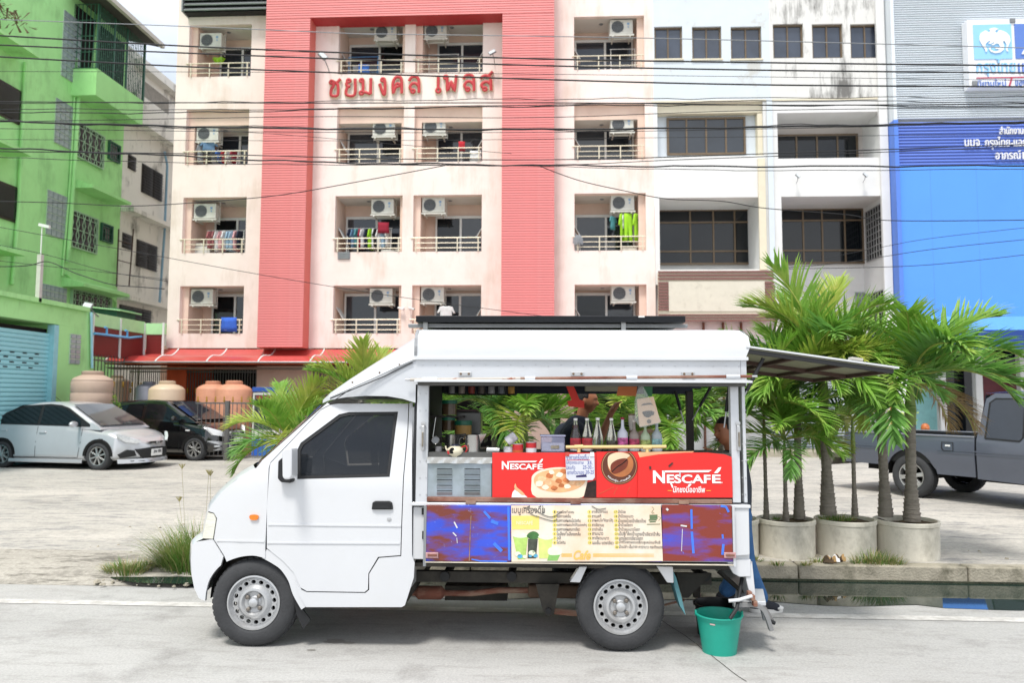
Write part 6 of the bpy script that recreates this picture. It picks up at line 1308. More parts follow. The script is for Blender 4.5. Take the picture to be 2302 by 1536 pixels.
for (u0, u1) in ((957, 985), (1628, 1655)): sq(u0, u1, 1243, 1256, YP-.014, YP-.001, 'bolt_latch', mat('painted_latch', srgb('b58c8c'), .5, var=.3, scale=25), side, .003); sq(u0+4, u1-3, 1247, 1252, YP-.022, YP-.0145, 'latch_bolt', M_rust, side, .003)
M_tape = mat('bright_blue_scrape', srgb('3f74e0'), .5, var=.1, scale=20); M_wsc = mat('white_scrape', srgb('c9c9cc'), .6)
def scrape(pts, w, m, y=YP-.0015):
 P = tq(pts, YP); MB().prism(hull_strip(P, w), y-.001, 'y', y+.0012).obj('paint_scrape', m, side)
scrape([(1059, 1160), (1057, 1200), (1055, 1262)], .006, M_rust); scrape([(1060, 1258), (1080, 1262), (1140, 1263)], .008, M_tape); scrape([(1143, 1140), (1145, 1260)], .016, M_tape)
scrape([(1088, 1150), (1102, 1166)], .016, M_tape); scrape([(1104, 1172), (1120, 1178)], .022, M_tape); scrape([(1110, 1222), (1128, 1240)], .022, M_tape); scrape([(1018, 1198), (1026, 1206)], .008, M_wsc); scrape([(1021, 1174), (1028, 1188)], .009, M_wsc); scrape([(1027, 1210), (1028, 1222)], .004, M_wsc)
scrape([(1554, 1146), (1555, 1190)], .014, M_tape); scrape([(1555, 1196), (1559, 1245)], .016, M_tape); scrape([(1620, 1138), (1632, 1140), (1638, 1152)], .015, M_tape); scrape([(1624, 1202), (1625, 1212)], .012, M_tape); scrape([(1626, 1224), (1624, 1248)], .016, M_tape); scrape([(1530, 1182), (1544, 1184)], .01, M_wsc); scrape([(1498, 1144), (1502, 1148)], .014, M_wsc); scrape([(1534, 1190), (1532, 1240)], .004, M_wsc)
ban = thing('menu_banner', 'cream drinks menu banner with green iced drinks stuck on the blue side panel', 'banner', truck.location.copy(), truck.rotation_euler.copy())
YB0 = YP-.004
def poly(pts, m, name, dy, par=ban, th=.0006, cv=0): 
 P = tq(pts, YP); P = spline(P, cv, closed=True) if cv else P; return MB().prism(P, YB0-dy, 'y', YB0-dy+th).obj(name, m, par, fix=True)
M_bn = mat('banner_vinyl', srgb('dcd6c8'), .5, var=.04, scale=3, dirt=srgb('e3b58c'), dirt_amt=.55, dscale=2.6, dirt_pos=(.42, .62)); M_bn2 = mat('grime', srgb('8c877e'), .8, alpha=.35)
poly([(1149, 1137), (1485, 1136), (1490, 1262), (1150, 1264)], M_bn, 'sheet', 0, th=.003)
M_ink = mat('menu_ink', srgb('3a3a42'), .7, var=.15, scale=60); M_yel = mat('pale_yellow_print', srgb('e0cf72'), .6, var=.05); M_gold2 = mat('gold_print', srgb('dcb45e'), .6, var=.08)
poly([(1150, 1160), (1212, 1160), (1212, 1191), (1151, 1191)], M_yel, 'logo_block', .001)
def bt(body, u0, u1, v0, v1, m, dy=.0022, name='lettering', res=2, bold=0, shear=0, par=ban, base=YB0, warp=None, yy=YP):
 a = tp(u0, v1, yy); b = tp(u1, v0, yy); return text(body, m, par, a[0], b[0], a[1], b[1], base-dy, name, res=res, bold=bold, shear=shear)
bt('เมนูเครื่องดื่ม', 1151, 1225, 1137, 1159, M_ink, res=3)
bt('NESCAFÉ', 1161, 1198, 1170, 1180, mat('faint_white_print', srgb('e6dfb4'), .6), bold=.03)
c1 = ['กาแฟไทยโบราณ', 'เนสกาแฟเย็น', 'เนสกาแฟผสมโอวัลติน', 'เนสกาแฟผสมโกโก้(มอคค่า)', 'เนสกาแฟผสมชาเขียว', 'โอเลี้ยง/โอเลี้ยงยกล้อ', 'โกโก้', 'โอวัลติน']; e1 = [1290, 1283, 1305, 1319, 1304, 1305, 1261, 1271]
c2 = ['ชาเย็น(ชานม)', 'ชาเนสที', 'ชาผสมโกโก้(ชาโก้)', 'ชาเขียวนม', 'ชาดำเย็น', 'ชามะนาว', 'ชาเขียวมะนาว', 'นมเย็น แดง/เขียว']; e2 = [1366, 1351, 1378, 1357, 1354, 1355, 1368, 1378]
c3 = ['น้ำบ๊วย', 'น้ำบ๊วยมะนาว', 'น้ำแดงบ๊วย/น้ำเขียวบ๊วย', 'น้ำบ๊วยโซดา', 'น้ำบ๊วยมะนาวโซดา', 'เป๊ปซี่/โค้ก/น้ำแดง/น้ำเขียว/น้ำส้ม', 'แดงโซดา/เขียวโซดา', 'น้ำกีวี/สตรอเบอรี่/บลูเลม่อน/ลิ้นจี่', 'น้ำเปล่า เอ็ม100 คาราบาว กระทิงแดง']; e3 = [1406, 1423, 1451, 1421, 1437, 1482, 1443, 1482, 1487]
for col, (tx, en, x0, nx, n0) in enumerate(((c1, e1, 1251.5, 1244, [1, 2, 3, 4, 5, 6, 7, 8]), (c2, e2, 1330.5, 1322, [9, 10, 11, 12, 13, 14, 15, 16]), (c3, e3, 1389, 1381, [17, 18, 19, 20, 22, 23, 24, 25, 26]))):
 for k, s in enumerate(tx):
  v = 1151.5+9.85*k; dx = k*.25*col*.6
  poly([(nx+3+5*math.cos(a)+dx, v+4.6*math.sin(a)) for a in [i*PI/5 for i in range(10)]], M_yel, 'number_dot', .001)
  nn_ = str(n0[k]); wd = 2.6*len(nn_); bt(nn_, nx+3-wd/2+dx, nx+3+wd/2+dx, v-2.4, v+2.4, M_ink, res=1, bold=.01)
  top = 4.6 if any(ch in s for ch in '่้๊็ัิีื') else 3.4; bot = 3.4 if not any(ch in s for ch in 'ุู(/') else 4.4
  bt(s, x0+dx, en[k]+dx, v-top, v+bot-.6, M_ink, res=1, bold=.008)
bt('Cafe', 1289, 1328, 1238, 1259, M_gold2, shear=.35, res=4, bold=.03)
for k in range(3): poly([(1262, 1245+k*2.8), (1286, 1245+k*2.8), (1286, 1247+k*2.8), (1262, 1247+k*2.8)], M_gold2, 'gold_line', .001); poly([(1333, 1245+k*2.8), (1470, 1246+k*3), (1470, 1247+k*3), (1333, 1247+k*2.8)], M_gold2, 'gold_line', .001)
M_gd = mat('green_drink_print', srgb('a9c86a'), .5, var=.25, scale=18); M_gd2 = mat('pale_foam_print', srgb('d9e3c8'), .5, var=.15, scale=25); M_gd3 = mat('deep_green_print', srgb('3f6b38'), .5, var=.4, scale=25); M_bp = mat('blue_flower_print', srgb('56a9cf'), .5, var=.3, scale=25); M_oliv = mat('olive_print', srgb('5c7050'), .6)
poly([(1153, 1206), (1187, 1206), (1181, 1258), (1164, 1258)], M_gd, 'cup_print', .001); poly([(1152, 1206), (1160, 1200), (1172, 1197), (1184, 1201), (1187, 1207), (1170, 1210)], M_gd2, 'foam_print', .0015, cv=3)
poly([(1184, 1206), (1190, 1198), (1200, 1195), (1209, 1199), (1212, 1206), (1206, 1212), (1192, 1212)], M_gd3, 'ice_print', .0018, cv=3); poly([(1187, 1212), (1209, 1212), (1205, 1256), (1186, 1256)], mat('dark_cup_print', srgb('40453c'), .5, var=.5, scale=25), 'cup_print', .0012)
poly([(1210, 1208), (1243, 1208), (1236, 1256), (1212, 1256)], mat('lime_drink_print', srgb('c9d37c'), .5, var=.15, scale=14), 'cup_print', .0014); poly([(1209, 1208), (1216, 1203), (1230, 1202), (1241, 1205), (1243, 1211), (1226, 1214)], M_gd2, 'foam_print', .0018, cv=3)
poly([(1231, 1240), (1236, 1232), (1250, 1229), (1262, 1233), (1263, 1243), (1257, 1248), (1236, 1248)], M_gd2, 'foam_print', .002, cv=3); poly([(1234, 1247), (1259, 1248), (1253, 1261), (1230, 1261)], mat('green_tea_print', srgb('7fb060'), .5, var=.2, scale=18), 'cup_print', .0018)
for (x, y, r, m) in ((1164, 1246, 7, M_gd2), (1169, 1251, 6, M_bp), (1180, 1252, 5, M_gd2), (1196, 1244, 8, M_gd2), (1192, 1250, 4, M_bp), (1204, 1250, 5, M_bp), (1200, 1241, 3, M_gd3)): poly([(x+r*math.cos(a), y+r*.8*math.sin(a)) for a in [i*PI/6 for i in range(12)]], m, 'flower_print', .003)
for (u0, u1, v, w) in ((1460, 1478, 1163, .03), (1458, 1476, 1170, .008), (1460, 1474, 1174, .008), (1454, 1484, 1179.5, .005)): P = tq([(u0, v), (u1, v-.5)], YP); MB().prism(hull_strip(P, w), YB0-.0012, 'y', YB0-.0006).obj('cup_drawing', M_oliv, ban)
for pts in ([(1465, 1140), (1470, 1145), (1466, 1150), (1471, 1155)], [(1463, 1151), (1468, 1156)], [(1479, 1162), (1485, 1165), (1480, 1171)]): MB().prism(hull_strip(spline(tq(pts, YP), 4), .0025), YB0-.0012, 'y', YB0-.0006).obj('cup_drawing', M_oliv, ban)
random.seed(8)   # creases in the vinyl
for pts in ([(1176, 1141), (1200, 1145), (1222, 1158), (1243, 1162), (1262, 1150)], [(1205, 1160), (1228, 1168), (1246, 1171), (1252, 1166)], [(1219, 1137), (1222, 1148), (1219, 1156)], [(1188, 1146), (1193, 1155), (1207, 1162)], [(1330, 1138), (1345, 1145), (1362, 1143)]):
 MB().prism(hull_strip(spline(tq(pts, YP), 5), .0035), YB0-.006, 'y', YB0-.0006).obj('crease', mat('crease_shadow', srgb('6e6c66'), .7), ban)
M_red = mat('signal_red_board', srgb('d8231f'), .4, var=.05, scale=3, coat=.2); M_wht = mat('white_print', srgb('e8e6e4'), .5, var=.02); M_kraft = mat('tan_print', srgb('d8a87c'), .5, var=.15, scale=6)
def plate(name, label, cat='sign', group=None): t = thing(name, label, cat, truck.location.copy(), truck.rotation_euler.copy(), group); return t
def pp(par, pts, m, name, y, th=.0008, cv=0, yy=None, fix=True):
 yy = y if yy is None else yy; P = tq(pts, yy); P = spline(P, cv, closed=True) if cv else P; return MB().prism(P, y-th, 'y', y).obj(name, m, par, fix=fix)
def coffee_word(par, u0, u1, v0, v1, y, vb):
 """the word with its long roof bar and leaf accent"""
 W = u1-u0; H = v1-v0
 yy = y
 def tt(s, a, b, c, d, bold): p = tp(a, d, yy); q = tp(b, c, yy); text(s, M_wht, par, p[0], q[0], p[1], q[1], y-.002, 'lettering', res=3, bold=bold)
 tt('N', u0, u0+W*.175, v0+H*.02, v1, .035); tt('ESCAF', u0+W*.205, u0+W*.85, v0+H*.34, v1, .03); tt('E', u0+W*.875, u1, v0+H*.34, v1, .03)
 pp(par, [(u0+W*.15, v0+H*.02), (u0+W*.87, v0-H*.02), (u0+W*.82, v0+H*.15), (u0+W*.15, v0+H*.17)], M_wht, 'roof_bar', y-.0012); pp(par, [(u0+W*.90, v0+H*.22), (u0+W*.97, v0-H*.22), (u1+W*.01, v0-H*.25), (u1-W*.01, v0+H*.02), (u0+W*.955, v0+H*.22)], M_wht, 'leaf_accent', y-.0012)
 tt('.', u1+W*.01, u1+W*.025, v1-H*.1, v1, 0)
YF = .0
pn = plate('coffee_board', 'red coffee board with a cup of iced coffee beside the steel cabinet')
pp(pn, [(1107, 1018), (1340, 1018), (1340, 1119), (1107, 1119)], M_red, 'board', .02, .012)
coffee_word(pn, 1128, 1220, 1037, 1056, .006, 0)
cupm = mat('cup_rim_print', srgb('e5d3bd'), .5, var=.05); cof = mat('iced_coffee_print', srgb('dfa878'), .45, var=.2, scale=12)
import math as _m
pp(pn, [(1195, 1082), (1200, 1066), (1220, 1056), (1258, 1051), (1300, 1056), (1322, 1068), (1320, 1084), (1308, 1119), (1206, 1119)], cupm, 'cup_print', .007, cv=4)
pp(pn, [(1200, 1082), (1206, 1068), (1226, 1059), (1260, 1055), (1296, 1060), (1314, 1070), (1314, 1086), (1296, 1100), (1262, 1108), (1226, 1104), (1207, 1095)], cof, 'coffee_print', .0062, cv=4)
random.seed(2)
for i, (u, v) in enumerate(((1218, 1078), (1236, 1070), (1258, 1068), (1232, 1086), (1256, 1082), (1276, 1094), (1290, 1076), (1246, 1098), (1226, 1096), (1302, 1090), (1274, 1080), (1212, 1088), (1246, 1076), (1268, 1060), (1284, 1066), (1300, 1078), (1262, 1092), (1240, 1062), (1286, 1086))):
 r = random.uniform(7, 11); a0 = random.random()*3; pp(pn, [(u+r*math.cos(a0+k*PI/2+random.uniform(-.2, .2)), v+r*.7*math.sin(a0+k*PI/2)) for k in range(4)], [mat('ice_print_a', srgb('e3b88c'), .3, var=.3, scale=20), mat('ice_print_b', srgb('bd7040'), .3, var=.4, scale=20), mat('ice_print_c', srgb('f0dcc4'), .3, var=.1)][i % 3], 'ice_cube_print', .0054-(i % 3)*.0003, cv=2)
pp(pn, [(1150, 1119), (1152, 1108), (1158, 1100), (1166, 1104), (1178, 1112), (1186, 1119)], M_wht, 'mug_print', .006); pp(pn, [(1158, 1102), (1156, 1094), (1159, 1088), (1162, 1096), (1172, 1104), (1180, 1113), (1172, 1113), (1164, 1106)], M_kraft, 'steam_print', .005, cv=3)
pp(pn, [(1320, 1086), (1340, 1080), (1340, 1119), (1312, 1119)], mat('bean_heap_print', srgb('2a1612'), .4, var=.8, scale=35), 'beans_print', .0065)
pb = plate('coffee_bean_board', 'red board with a round brown coffee bean badge in the middle of the counter')
pp(pb, [(1340.5, 1016), (1440, 1016), (1433, 1119), (1340.5, 1119)], M_red, 'board', .02, .012)
pp(pb, [(1433, 1017), (1560, 1015), (1545, 1024), (1500, 1024), (1438, 1030)], M_kraft, 'tan_strip', .0195, .012)
def disc(par, u, v, r, m, name, y, k=36, ry=None, th=.0008): pp(par, [(u+r*math.cos(a), max(1017.5, v+(ry or r)*math.sin(a)) if r > 12 else v+r*math.sin(a)) for a in [2*PI*i/k for i in range(k)]], m, name, y, th)
disc(pb, 1392, 1049, 41, mat('badge_brown', srgb('5a2f1e'), .4, var=.1), 'badge_ring', .007); disc(pb, 1392, 1049, 39, mat('badge_tan_line', srgb('c99a6a'), .4), 'badge_line', .0062); disc(pb, 1392, 1049, 38, MC['badge_brown'], 'badge_ring', .0054)
disc(pb, 1395, 1044, 29, mat('badge_copper', srgb('b06c3e'), .35, var=.25, scale=6), 'badge_centre', .0046); pp(pb, [(1366, 1034), (1370, 1024), (1385, 1018), (1400, 1018), (1416, 1024), (1408, 1032), (1392, 1052), (1378, 1062), (1368, 1050)], mat('badge_cream', srgb('d9c4a4'), .4, var=.1), 'badge_swirl', .0038, cv=3)
pp(pb, [(1373, 1058), (1374, 1044), (1388, 1034), (1406, 1031), (1412, 1037), (1408, 1052), (1394, 1062), (1380, 1066)], mat('bean_brown', srgb('6e2f1c'), .3, var=.25, scale=9), 'bean_print', .003, cv=4); MB().prism(hull_strip(spline(tq([(1375, 1062), (1388, 1050), (1398, 1044), (1410, 1034)], .0), 5), .006), .0012, 'y', .0022).obj('bean_crease', MC['deep_black'], pb)
cx_, cz_ = tp(1392, 1049, .0); rr_ = 33.5/px_m
o = text('หอมกรุ่น...กาแฟแท้', M_wht, pb, -1, 1, -.5*.09/1, .5*.09, 0, 'lettering', res=2, bold=.012)
for v_ in o.data.vertices:
 a = -PI/2+v_.co.x*.86; r = rr_-v_.co.z*.75*.5*1.9+0.0
 r = rr_+(-v_.co.z)*.22*1.0; v_.co = (cx_+r*math.cos(a), .002, cz_+r*math.sin(a))
for f in ((1346, 1400), (1380, 1408), (1410, 1436)): MB().prism(hull_strip(tq([(f[0], 1112), (f[1]-20, 1096)], .0), .002), .0058, 'y', .0066).obj('floor_line', MC['badge_copper'], pb)
pr_ = plate('coffee_board', 'curved-top red coffee board at the rear end of the counter, dented and taped')
pp(pr_, [(1433, 1119), (1434, 1034), (1438, 1029), (1480, 1022), (1540, 1018), (1590, 1018), (1628, 1022), (1644, 1028), (1646, 1119)], M_red, 'board', .004, .012)
coffee_word(pr_, 1468, 1620, 1058, 1087, -.010, 0)
bt('นักชงมืออาชีพ', 1513, 1585, 1094, 1108, M_wht, dy=0, par=pr_, base=-.0115, yy=-.011, res=3, bold=.02, shear=.1)
M_yl = mat('yellow_dash', srgb('e0a83c'), .5)
for a, b in ((1501, 1510), (1588, 1598)): pp(pr_, [(a, 1103), (b, 1103), (b, 1104.5), (a, 1104.5)], M_yl, 'dash', -.0095)
for pts, m in (([(1502, 1048), (1511, 1040), (1514, 1042), (1505, 1051)], mat('brown_tape', srgb('4a2c28'), .4)), ([(1459, 1049), (1464, 1049), (1464, 1056), (1460, 1056)], mat('brown_tape', srgb('4a2c28'), .4)), ([(1505, 1084), (1508, 1082), (1514, 1096), (1511, 1098)], M_wht), ([(1546, 1092), (1551, 1088), (1555, 1089), (1549, 1096)], M_wht), ([(1527, 1060), (1530, 1061), (1530, 1074), (1527, 1074)], M_alu)): pp(pr_, pts, m, 'tape_scrap', -.0122)
pc = plate('price_card', 'handwritten price card clipped over the iced coffee board')
pp(pc, [(1271, 1022), (1336, 1020), (1337, 1074), (1332, 1080), (1280, 1081), (1273, 1075)], mat('card_grey_white', srgb('c9cbd2'), .5, var=.03), 'card', -.012, .002)
M_pen = mat('blue_marker', srgb('2c3f9a'), .6)
def ct(s, a, b, c, d, m=M_pen): bt(s, a, b, c, d, m, dy=0, par=pc, base=-.0155, yy=-.015, res=2, bold=0, shear=.12)
ct('ราคาเครื่องดื่ม', 1273, 1323, 1022, 1034); ct('ใส่ถุงกระดาษ', 1273, 1312, 1036, 1046); ct('35.', 1320, 1332, 1037, 1045); ct('ใส่แก้ว', 1273, 1293, 1047, 1056); ct('25-30.-', 1310, 1334, 1047, 1055); ct('เอาแก้วมาเอง', 1275, 1313, 1057, 1067); ct('20-25', 1316, 1335, 1058, 1066)
pp(pc, [(1275, 1034.5), (1326, 1034), (1326, 1035.3), (1275, 1035.8)], mat('red_pen', srgb('c23040'), .5), 'underline', -.0145); pp(pc, [(1295, 1070), (1318, 1067), (1319, 1073), (1295, 1074)], mat('purple_tape', srgb('2a2358'), .5), 'tape', -.0145)
for u in (1275, 1331): pp(pc, [(u-4, 1017), (u+4, 1017), (u+5, 1026), (u-5, 1026)], mat('red_clip', srgb('b8463a'), .4) if u < 1300 else M_wht, 'clip', -.016, .004); MB().tube([(tp(u, 1017, -.02)[0]+.008*math.cos(a), -.018, tp(u, 1014, -.02)[1]+.012*math.sin(a)) for a in [k*PI/5 for k in range(10)]], .0013, 4, closed=True).obj('clip_wire', M_black, pc)
cb = thing('steel_cabinet', 'grey louvred steel cabinet with a shiny creased top edge', 'cabinet', truck.location.copy(), truck.rotation_euler.copy())
M_cab = mat('blue_grey_steel', srgb('8f9a9e'), .4, var=.08, scale=3, metal=.35, dirt=srgb('b5c2d4'), dirt_amt=.5, dscale=3)
a, b = tp(961, 1040, .03), tp(1105, 1120, .03); MB().box(a[0], b[0], .03, .6, b[1], a[1]).obj('body', M_cab, cb, bev=.003)
a, b = tp(960, 1028, .01), tp(1106, 1043, .01); g = MB(); g.grid(lambda s, t: (a[0]+(b[0]-a[0])*s, .012+.0025*math.sin(s*31+t*4)*t+.0015*math.sin(s*71), a[1]+(b[1]-a[1])*t-.002*math.sin(s*17)*t), 40, 3); g.obj('top_edge', mat('polished_steel', srgb('c9c9c7'), .18, metal=.9, var=.1, scale=10), cb, smooth=180)
MB().box(a[0], b[0], .012, .6, a[1]-.004, a[1]).obj('top', MC['polished_steel'], cb)
for (u0, u1) in ((982, 1016), (1044, 1079)):
 for k in range(5):
  p0 = tp(u0, 1056+k*12.3, .02); p1 = tp(u1, 1056+k*12.3, .02); m = MB(); m.prism([(.029, p0[1]), (.016, p0[1]-.003), (.029, p0[1]-.026)], p0[0], 'x', p1[0]); m.obj('vent_louvre', M_cab, cb)
  MB().box(p0[0], p1[0], .0265, .0295, p0[1]+.0005, p0[1]+.005).obj('vent_slit', M_hole, cb)
# ================================================================ goods in the truck
def glassm(name, c, rough=.02, alpha=1, tr=.95): return mat(name, c, rough, trans=tr, var=.02, ior=1.3)
M_clr = glassm('clear_bottle_glass', srgb('e3e8e6')); M_syr = mat('dark_red_syrup', srgb('3a0a12'), .08, var=.1, spec=.8)
M_plab = {}
def truck_local(u, v, y): x, z = tp(u, v, y); return TMW @ V((x, y, z))
TROT = truck.rotation_euler.copy()
def item(name, label, cat, u, v, y, group=None): return thing(name, label, cat, truck_local(u, v, y), TROT, group)
pm = lambda px, y=.0: px*abs(tp(1301, 1000, y)[0]-tp(1300, 1000, y)[0])
CT = 1018
def bottle(label, u, vt, y, w, m, liq=None, lf=.55, band=None, cap='e6e4e2', long=True):
 H = pm(CT-vt, y); r = pm(w/2, y); t = item('bottle', label, 'bottle', u, CT, y, 'bottles on the truck counter')
 pr = [(r*.9, 0), (r, .01), (r, H*.42), (r*.92, H*.5), (r*.62, H*.68), (r*.34, H*.84), (r*.32, H*.95)] if long else [(r*.9, 0), (r, .01), (r, H*.52), (r*.9, H*.58), (r*.4, H*.68), (r*.30, H*.74), (r*.28, H*.93)]
 MB().lathe(pr, 20).obj('glass', m, t, smooth=60)
 if liq:
  q = [(a*.9, b+.003) for a, b in pr if b <= H*lf]; q.append((q[-1][0], H*lf)); q.append((0, H*lf)); MB().lathe(q, 18).obj('liquid', liq, t, smooth=50)
 MB().lathe([(r*.36, H*.93), (r*.38, H*.95), (r*.38, H), (0, H)], 14).obj('cap', mat('cap_'+cap, srgb(cap), .5), t, smooth=40)
 if band:
  MB().lathe([(r*1.012, H*.16), (r*1.012, H*.42)], 20, caps=False).obj('paper_label', band, t)
  MB().lathe([(r*1.015, H*.06), (r*1.015, H*.15)], 20, caps=False).obj('paper_label', mat('white_label', srgb('d9d9dc'), .6), t)
M_l1 = mat('red_white_label', srgb('c8414a'), .5, var=.5, scale=18); M_lp = mat('pink_splash_label', srgb('b8588f'), .5, var=.9, scale=30); M_lp2 = mat('crimson_splash_label', srgb('a83c5c'), .5, var=.9, scale=30)
M_lg = mat('lime_fruit_label', srgb('9aa860'), .5, var=.8, scale=30); M_ly = mat('yellow_and_blue_label', srgb('86aeb0'), .5, var=.8, scale=24)
bottle('tall syrup bottle full of dark red syrup, end of the bottle row', 1294, 941, .17, 24, M_clr, M_syr, .80, M_l1)
bottle('tall syrup bottle half full of dark red syrup', 1320, 941, .17, 24, M_clr, M_syr, .45, M_l1)
bottle('tall empty clear bottle beside the half full syrup bottle', 1344, 940, .17, 24, M_clr, mat('brown_dregs', srgb('5d4a3c'), .2), .16)
bottle('tall clear bottle with a brown dreg, next to the milky white bottle', 1375, 941, .17, 23, M_clr, MC['brown_dregs'], .34)
bottle('milky white bottle with a red cap and pink splash label', 1400, 939, .17, 24, mat('milky_white', srgb('c9cbd8'), .2, var=.03), None, 0, M_lp, '8a1f38', False)
bottle('grey brown bottle with a crimson splash label under the cup stack', 1426, 945, .17, 23, mat('cloudy_brown_glass', srgb('8f837c'), .15, var=.05), None, 0, M_lp2, 'c9c3bb', False)
bottle('pale green bottle with a lime fruit label', 1451, 950, .17, 23, mat('cloudy_green_glass', srgb('a7b79a'), .12, var=.05), None, 0, M_lg, 'c2cbb8', False)
bottle('pale grey bottle with a yellow and blue label, last of the row', 1477, 945, .17, 23, mat('cloudy_grey_glass', srgb('9fa9ac'), .12, var=.05), None, 0, M_ly, 'b9c0c2', False)
t = item('guard_rail', 'cream plastic pipe rail in front of the bottles', 'rail', 1272, 1006, .03); M_cp = mat('cream_pipe', srgb('cdb981'), .4, var=.05); W = pm(225, .03)
MB().tube([(0, 0, 0), (W, 0, .008)], pm(4), 12).obj('rail', M_cp, t, smooth=60)
for x in (W*.13, W*.81): MB().tube([(x, 0, -.035), (x, 0, 0)], pm(4), 12).obj('post', M_cp, t, smooth=60); MB().tube([(x-.03, 0, .001), (x+.03, 0, .004)], pm(5.2), 12).obj('tee_joint', M_cp, t, smooth=60)
t = item('cup_stack', 'stack of brown printed paper cups behind the crimson label bottle', 'cups', 1421, 968, .24)
for k in range(7): MB().lathe([(.018, 0), (.026, .05), (.028, .052), (.026, .053)], 18).xform(Matrix.Translation((0, 0, k*.011))).obj('cup', mat('white_cup', srgb('cfc9c2'), .6), t, smooth=40)
MB().lathe([(.0195, .078), (.027, .115), (.028, .118), (.0, .118)], 18).obj('cup', mat('brown_cup', srgb('7d6650'), .6, var=.6, scale=40), t, smooth=40)
MB().lathe([(.0, -.055), (.02, -.055), (.027, .0), (.0, .0)], 18).obj('cup', MC['brown_cup'], t, smooth=40)
t = item('storage_tub', 'lilac tinted clear tub of white sugar on the counter', 'tub', 1215, CT, .14); W, H = pm(56, .14), pm(40, .14)
tb_ = lambda e, z0, z1: MB().prism([(e, -e+.13+0), (W-e, .13-e), (W-e, e), (e, e)], z0, 'z', z1)
MB().box(.002, W-.002, .0, .12, 0, H*.88).obj('tub', mat('lilac_plastic', srgb('c6c8ea'), .15, alpha=.42), t, bev=.012, seg=3); MB().box(.006, W-.006, .004, .116, .004, H*.55).obj('sugar', mat('sugar', srgb('dedee2'), .9), t, bev=.01); MB().box(-.003, W+.003, -.004, .124, H*.885, H).obj('lid', mat('lilac_lid', srgb('b9bbd6'), .3), t, bev=.006); MB().box(W*.42, W*.75, -.003, -.0005, H*.22, H*.4).obj('label', mat('tan_label', srgb('a89c86'), .6, var=.4, scale=40), t)
M_can = mat('red_white_can', srgb('c42a2e'), .35, var=.15, scale=20); M_can2 = mat('white_navy_can', srgb('c9c6cc'), .4, var=.5, scale=25)
def can(label, u, v, y, w, h, m, tilt=0, cat='can', band=None):
 t = item('can', label, cat, u, v, y, 'milk cans on the truck counter'); r, H = pm(w/2, y), pm(h, y); M = Matrix.Translation((0, 0, r*abs(math.sin(tilt)))) @ Matrix.Rotation(tilt, 4, 'Y')
 MB().lathe([(r, 0), (r, H)], 20, caps=False).xform(M).obj('body', m, t, smooth=60); MB().lathe([(0, 0), (r, .001), (r*1.02, .003), (r*1.02, -.001)], 20).xform(M).obj('rim', M_rim, t); MB().lathe([(r*1.02, H-.002), (r*1.02, H+.003), (r*.9, H-.002), (0, H-.002)], 20).xform(M).obj('rim', M_rim, t)
 MB().lathe([(r*1.01, H*.02), (r*1.01, H*(.3 if band else .45))], 20, caps=False).xform(M).obj('label_band', band or MC['white_label'], t)
can('upright red milk can standing beside the sugar tub', 1194, CT, .12, 24, 23, M_can); can('upright red milk can among the cluster of three', 1164, CT, .11, 24, 19, M_can, band=mat('orange_band', srgb('c25a2a'), .4)); can('small white and navy can half hidden left of the red can', 1143, CT, .13, 22, 13, M_can2); can('white and navy can lying tilted on top of the small cans', 1140, 1003, .14, 22, 24, M_can2, .9)
M_ss = mat('brushed_steel', srgb('b9b9b6'), .25, metal=.95, var=.08, scale=3, stretch=(6, 6, .6)); CV = 1028
def jug(label, u, v, y, w, h, sp=1):
 t = item('steel_jug', label, 'jug', u, v, y, 'steel jugs on the cabinet'); r, H = pm(w/2, y), pm(h, y)
 MB().lathe([(0, .002), (r*1.04, 0), (r*1.04, H*.1), (r*.92, H*.98), (r*.95, H), (r*.88, H*.97), (r*.9, H*.3)], 28).obj('body', M_ss, t, smooth=40)
 MB().add([(r*.9*sp, -.0, H*.52), (r*.62*sp, -r*.55, H), (r*1.75*sp, 0, H*1.04), (r*.62*sp, r*.55, H)], [(0, 1, 2), (0, 2, 3), (0, 3, 1)]).obj('spout', M_ss, t)
 MB().tube(spline([(-r*.9*sp, 0, H*.85), (-r*1.6*sp, 0, H*.8), (-r*1.6*sp, 0, H*.3), (-r*.95*sp, 0, H*.2)], 4), .004, 6).obj('handle', M_ss, t, smooth=60)
jug('tall shiny steel jug with a pointed spout on the steel cabinet', 1062, CV, .12, 36, 50); jug('darker steel jug behind the rooster teapot', 1017, 1024, .26, 36, 47)
t = item('teapot', 'cream teapot with a black rooster painting and red handle on the cabinet', 'teapot', 1023, CV, .06); r = pm(19, .06); H = pm(27, .06); M_tp = mat('cream_glaze', srgb('d2cbb2'), .2, coat=.5, var=.03)
MB().lathe([(0, 0), (r*.5, 0), (r*.52, H*.08), (r*.88, H*.25), (r, H*.48), (r*.9, H*.72), (r*.55, H*.9), (r*.4, H*.95), (0, H*.97)], 28).obj('body', M_tp, t, smooth=60); MB().lathe([(r*.55, H*.93), (r*.5, H*1.0), (r*.2, H*1.06), (0, H*1.07)], 24).obj('lid', mat('navy_lid', srgb('23283c'), .3), t, smooth=60)
MB().tube(spline([(r*.75, 0, H*.8), (r*1.25, 0, H*.92), (r*1.4, 0, H*.6), (r*1.05, 0, H*.25), (r*.7, 0, H*.12)], 4), .005, 8).obj('handle', mat('red_glaze', srgb('b3282a'), .2), t, smooth=60); MB().tube([(-r*.8, 0, H*.45), (-r*1.1, 0, H*.7), (-r*1.15, 0, H*.92)], [.009, .006, .006], 8).obj('spout', M_tp, t, smooth=60)
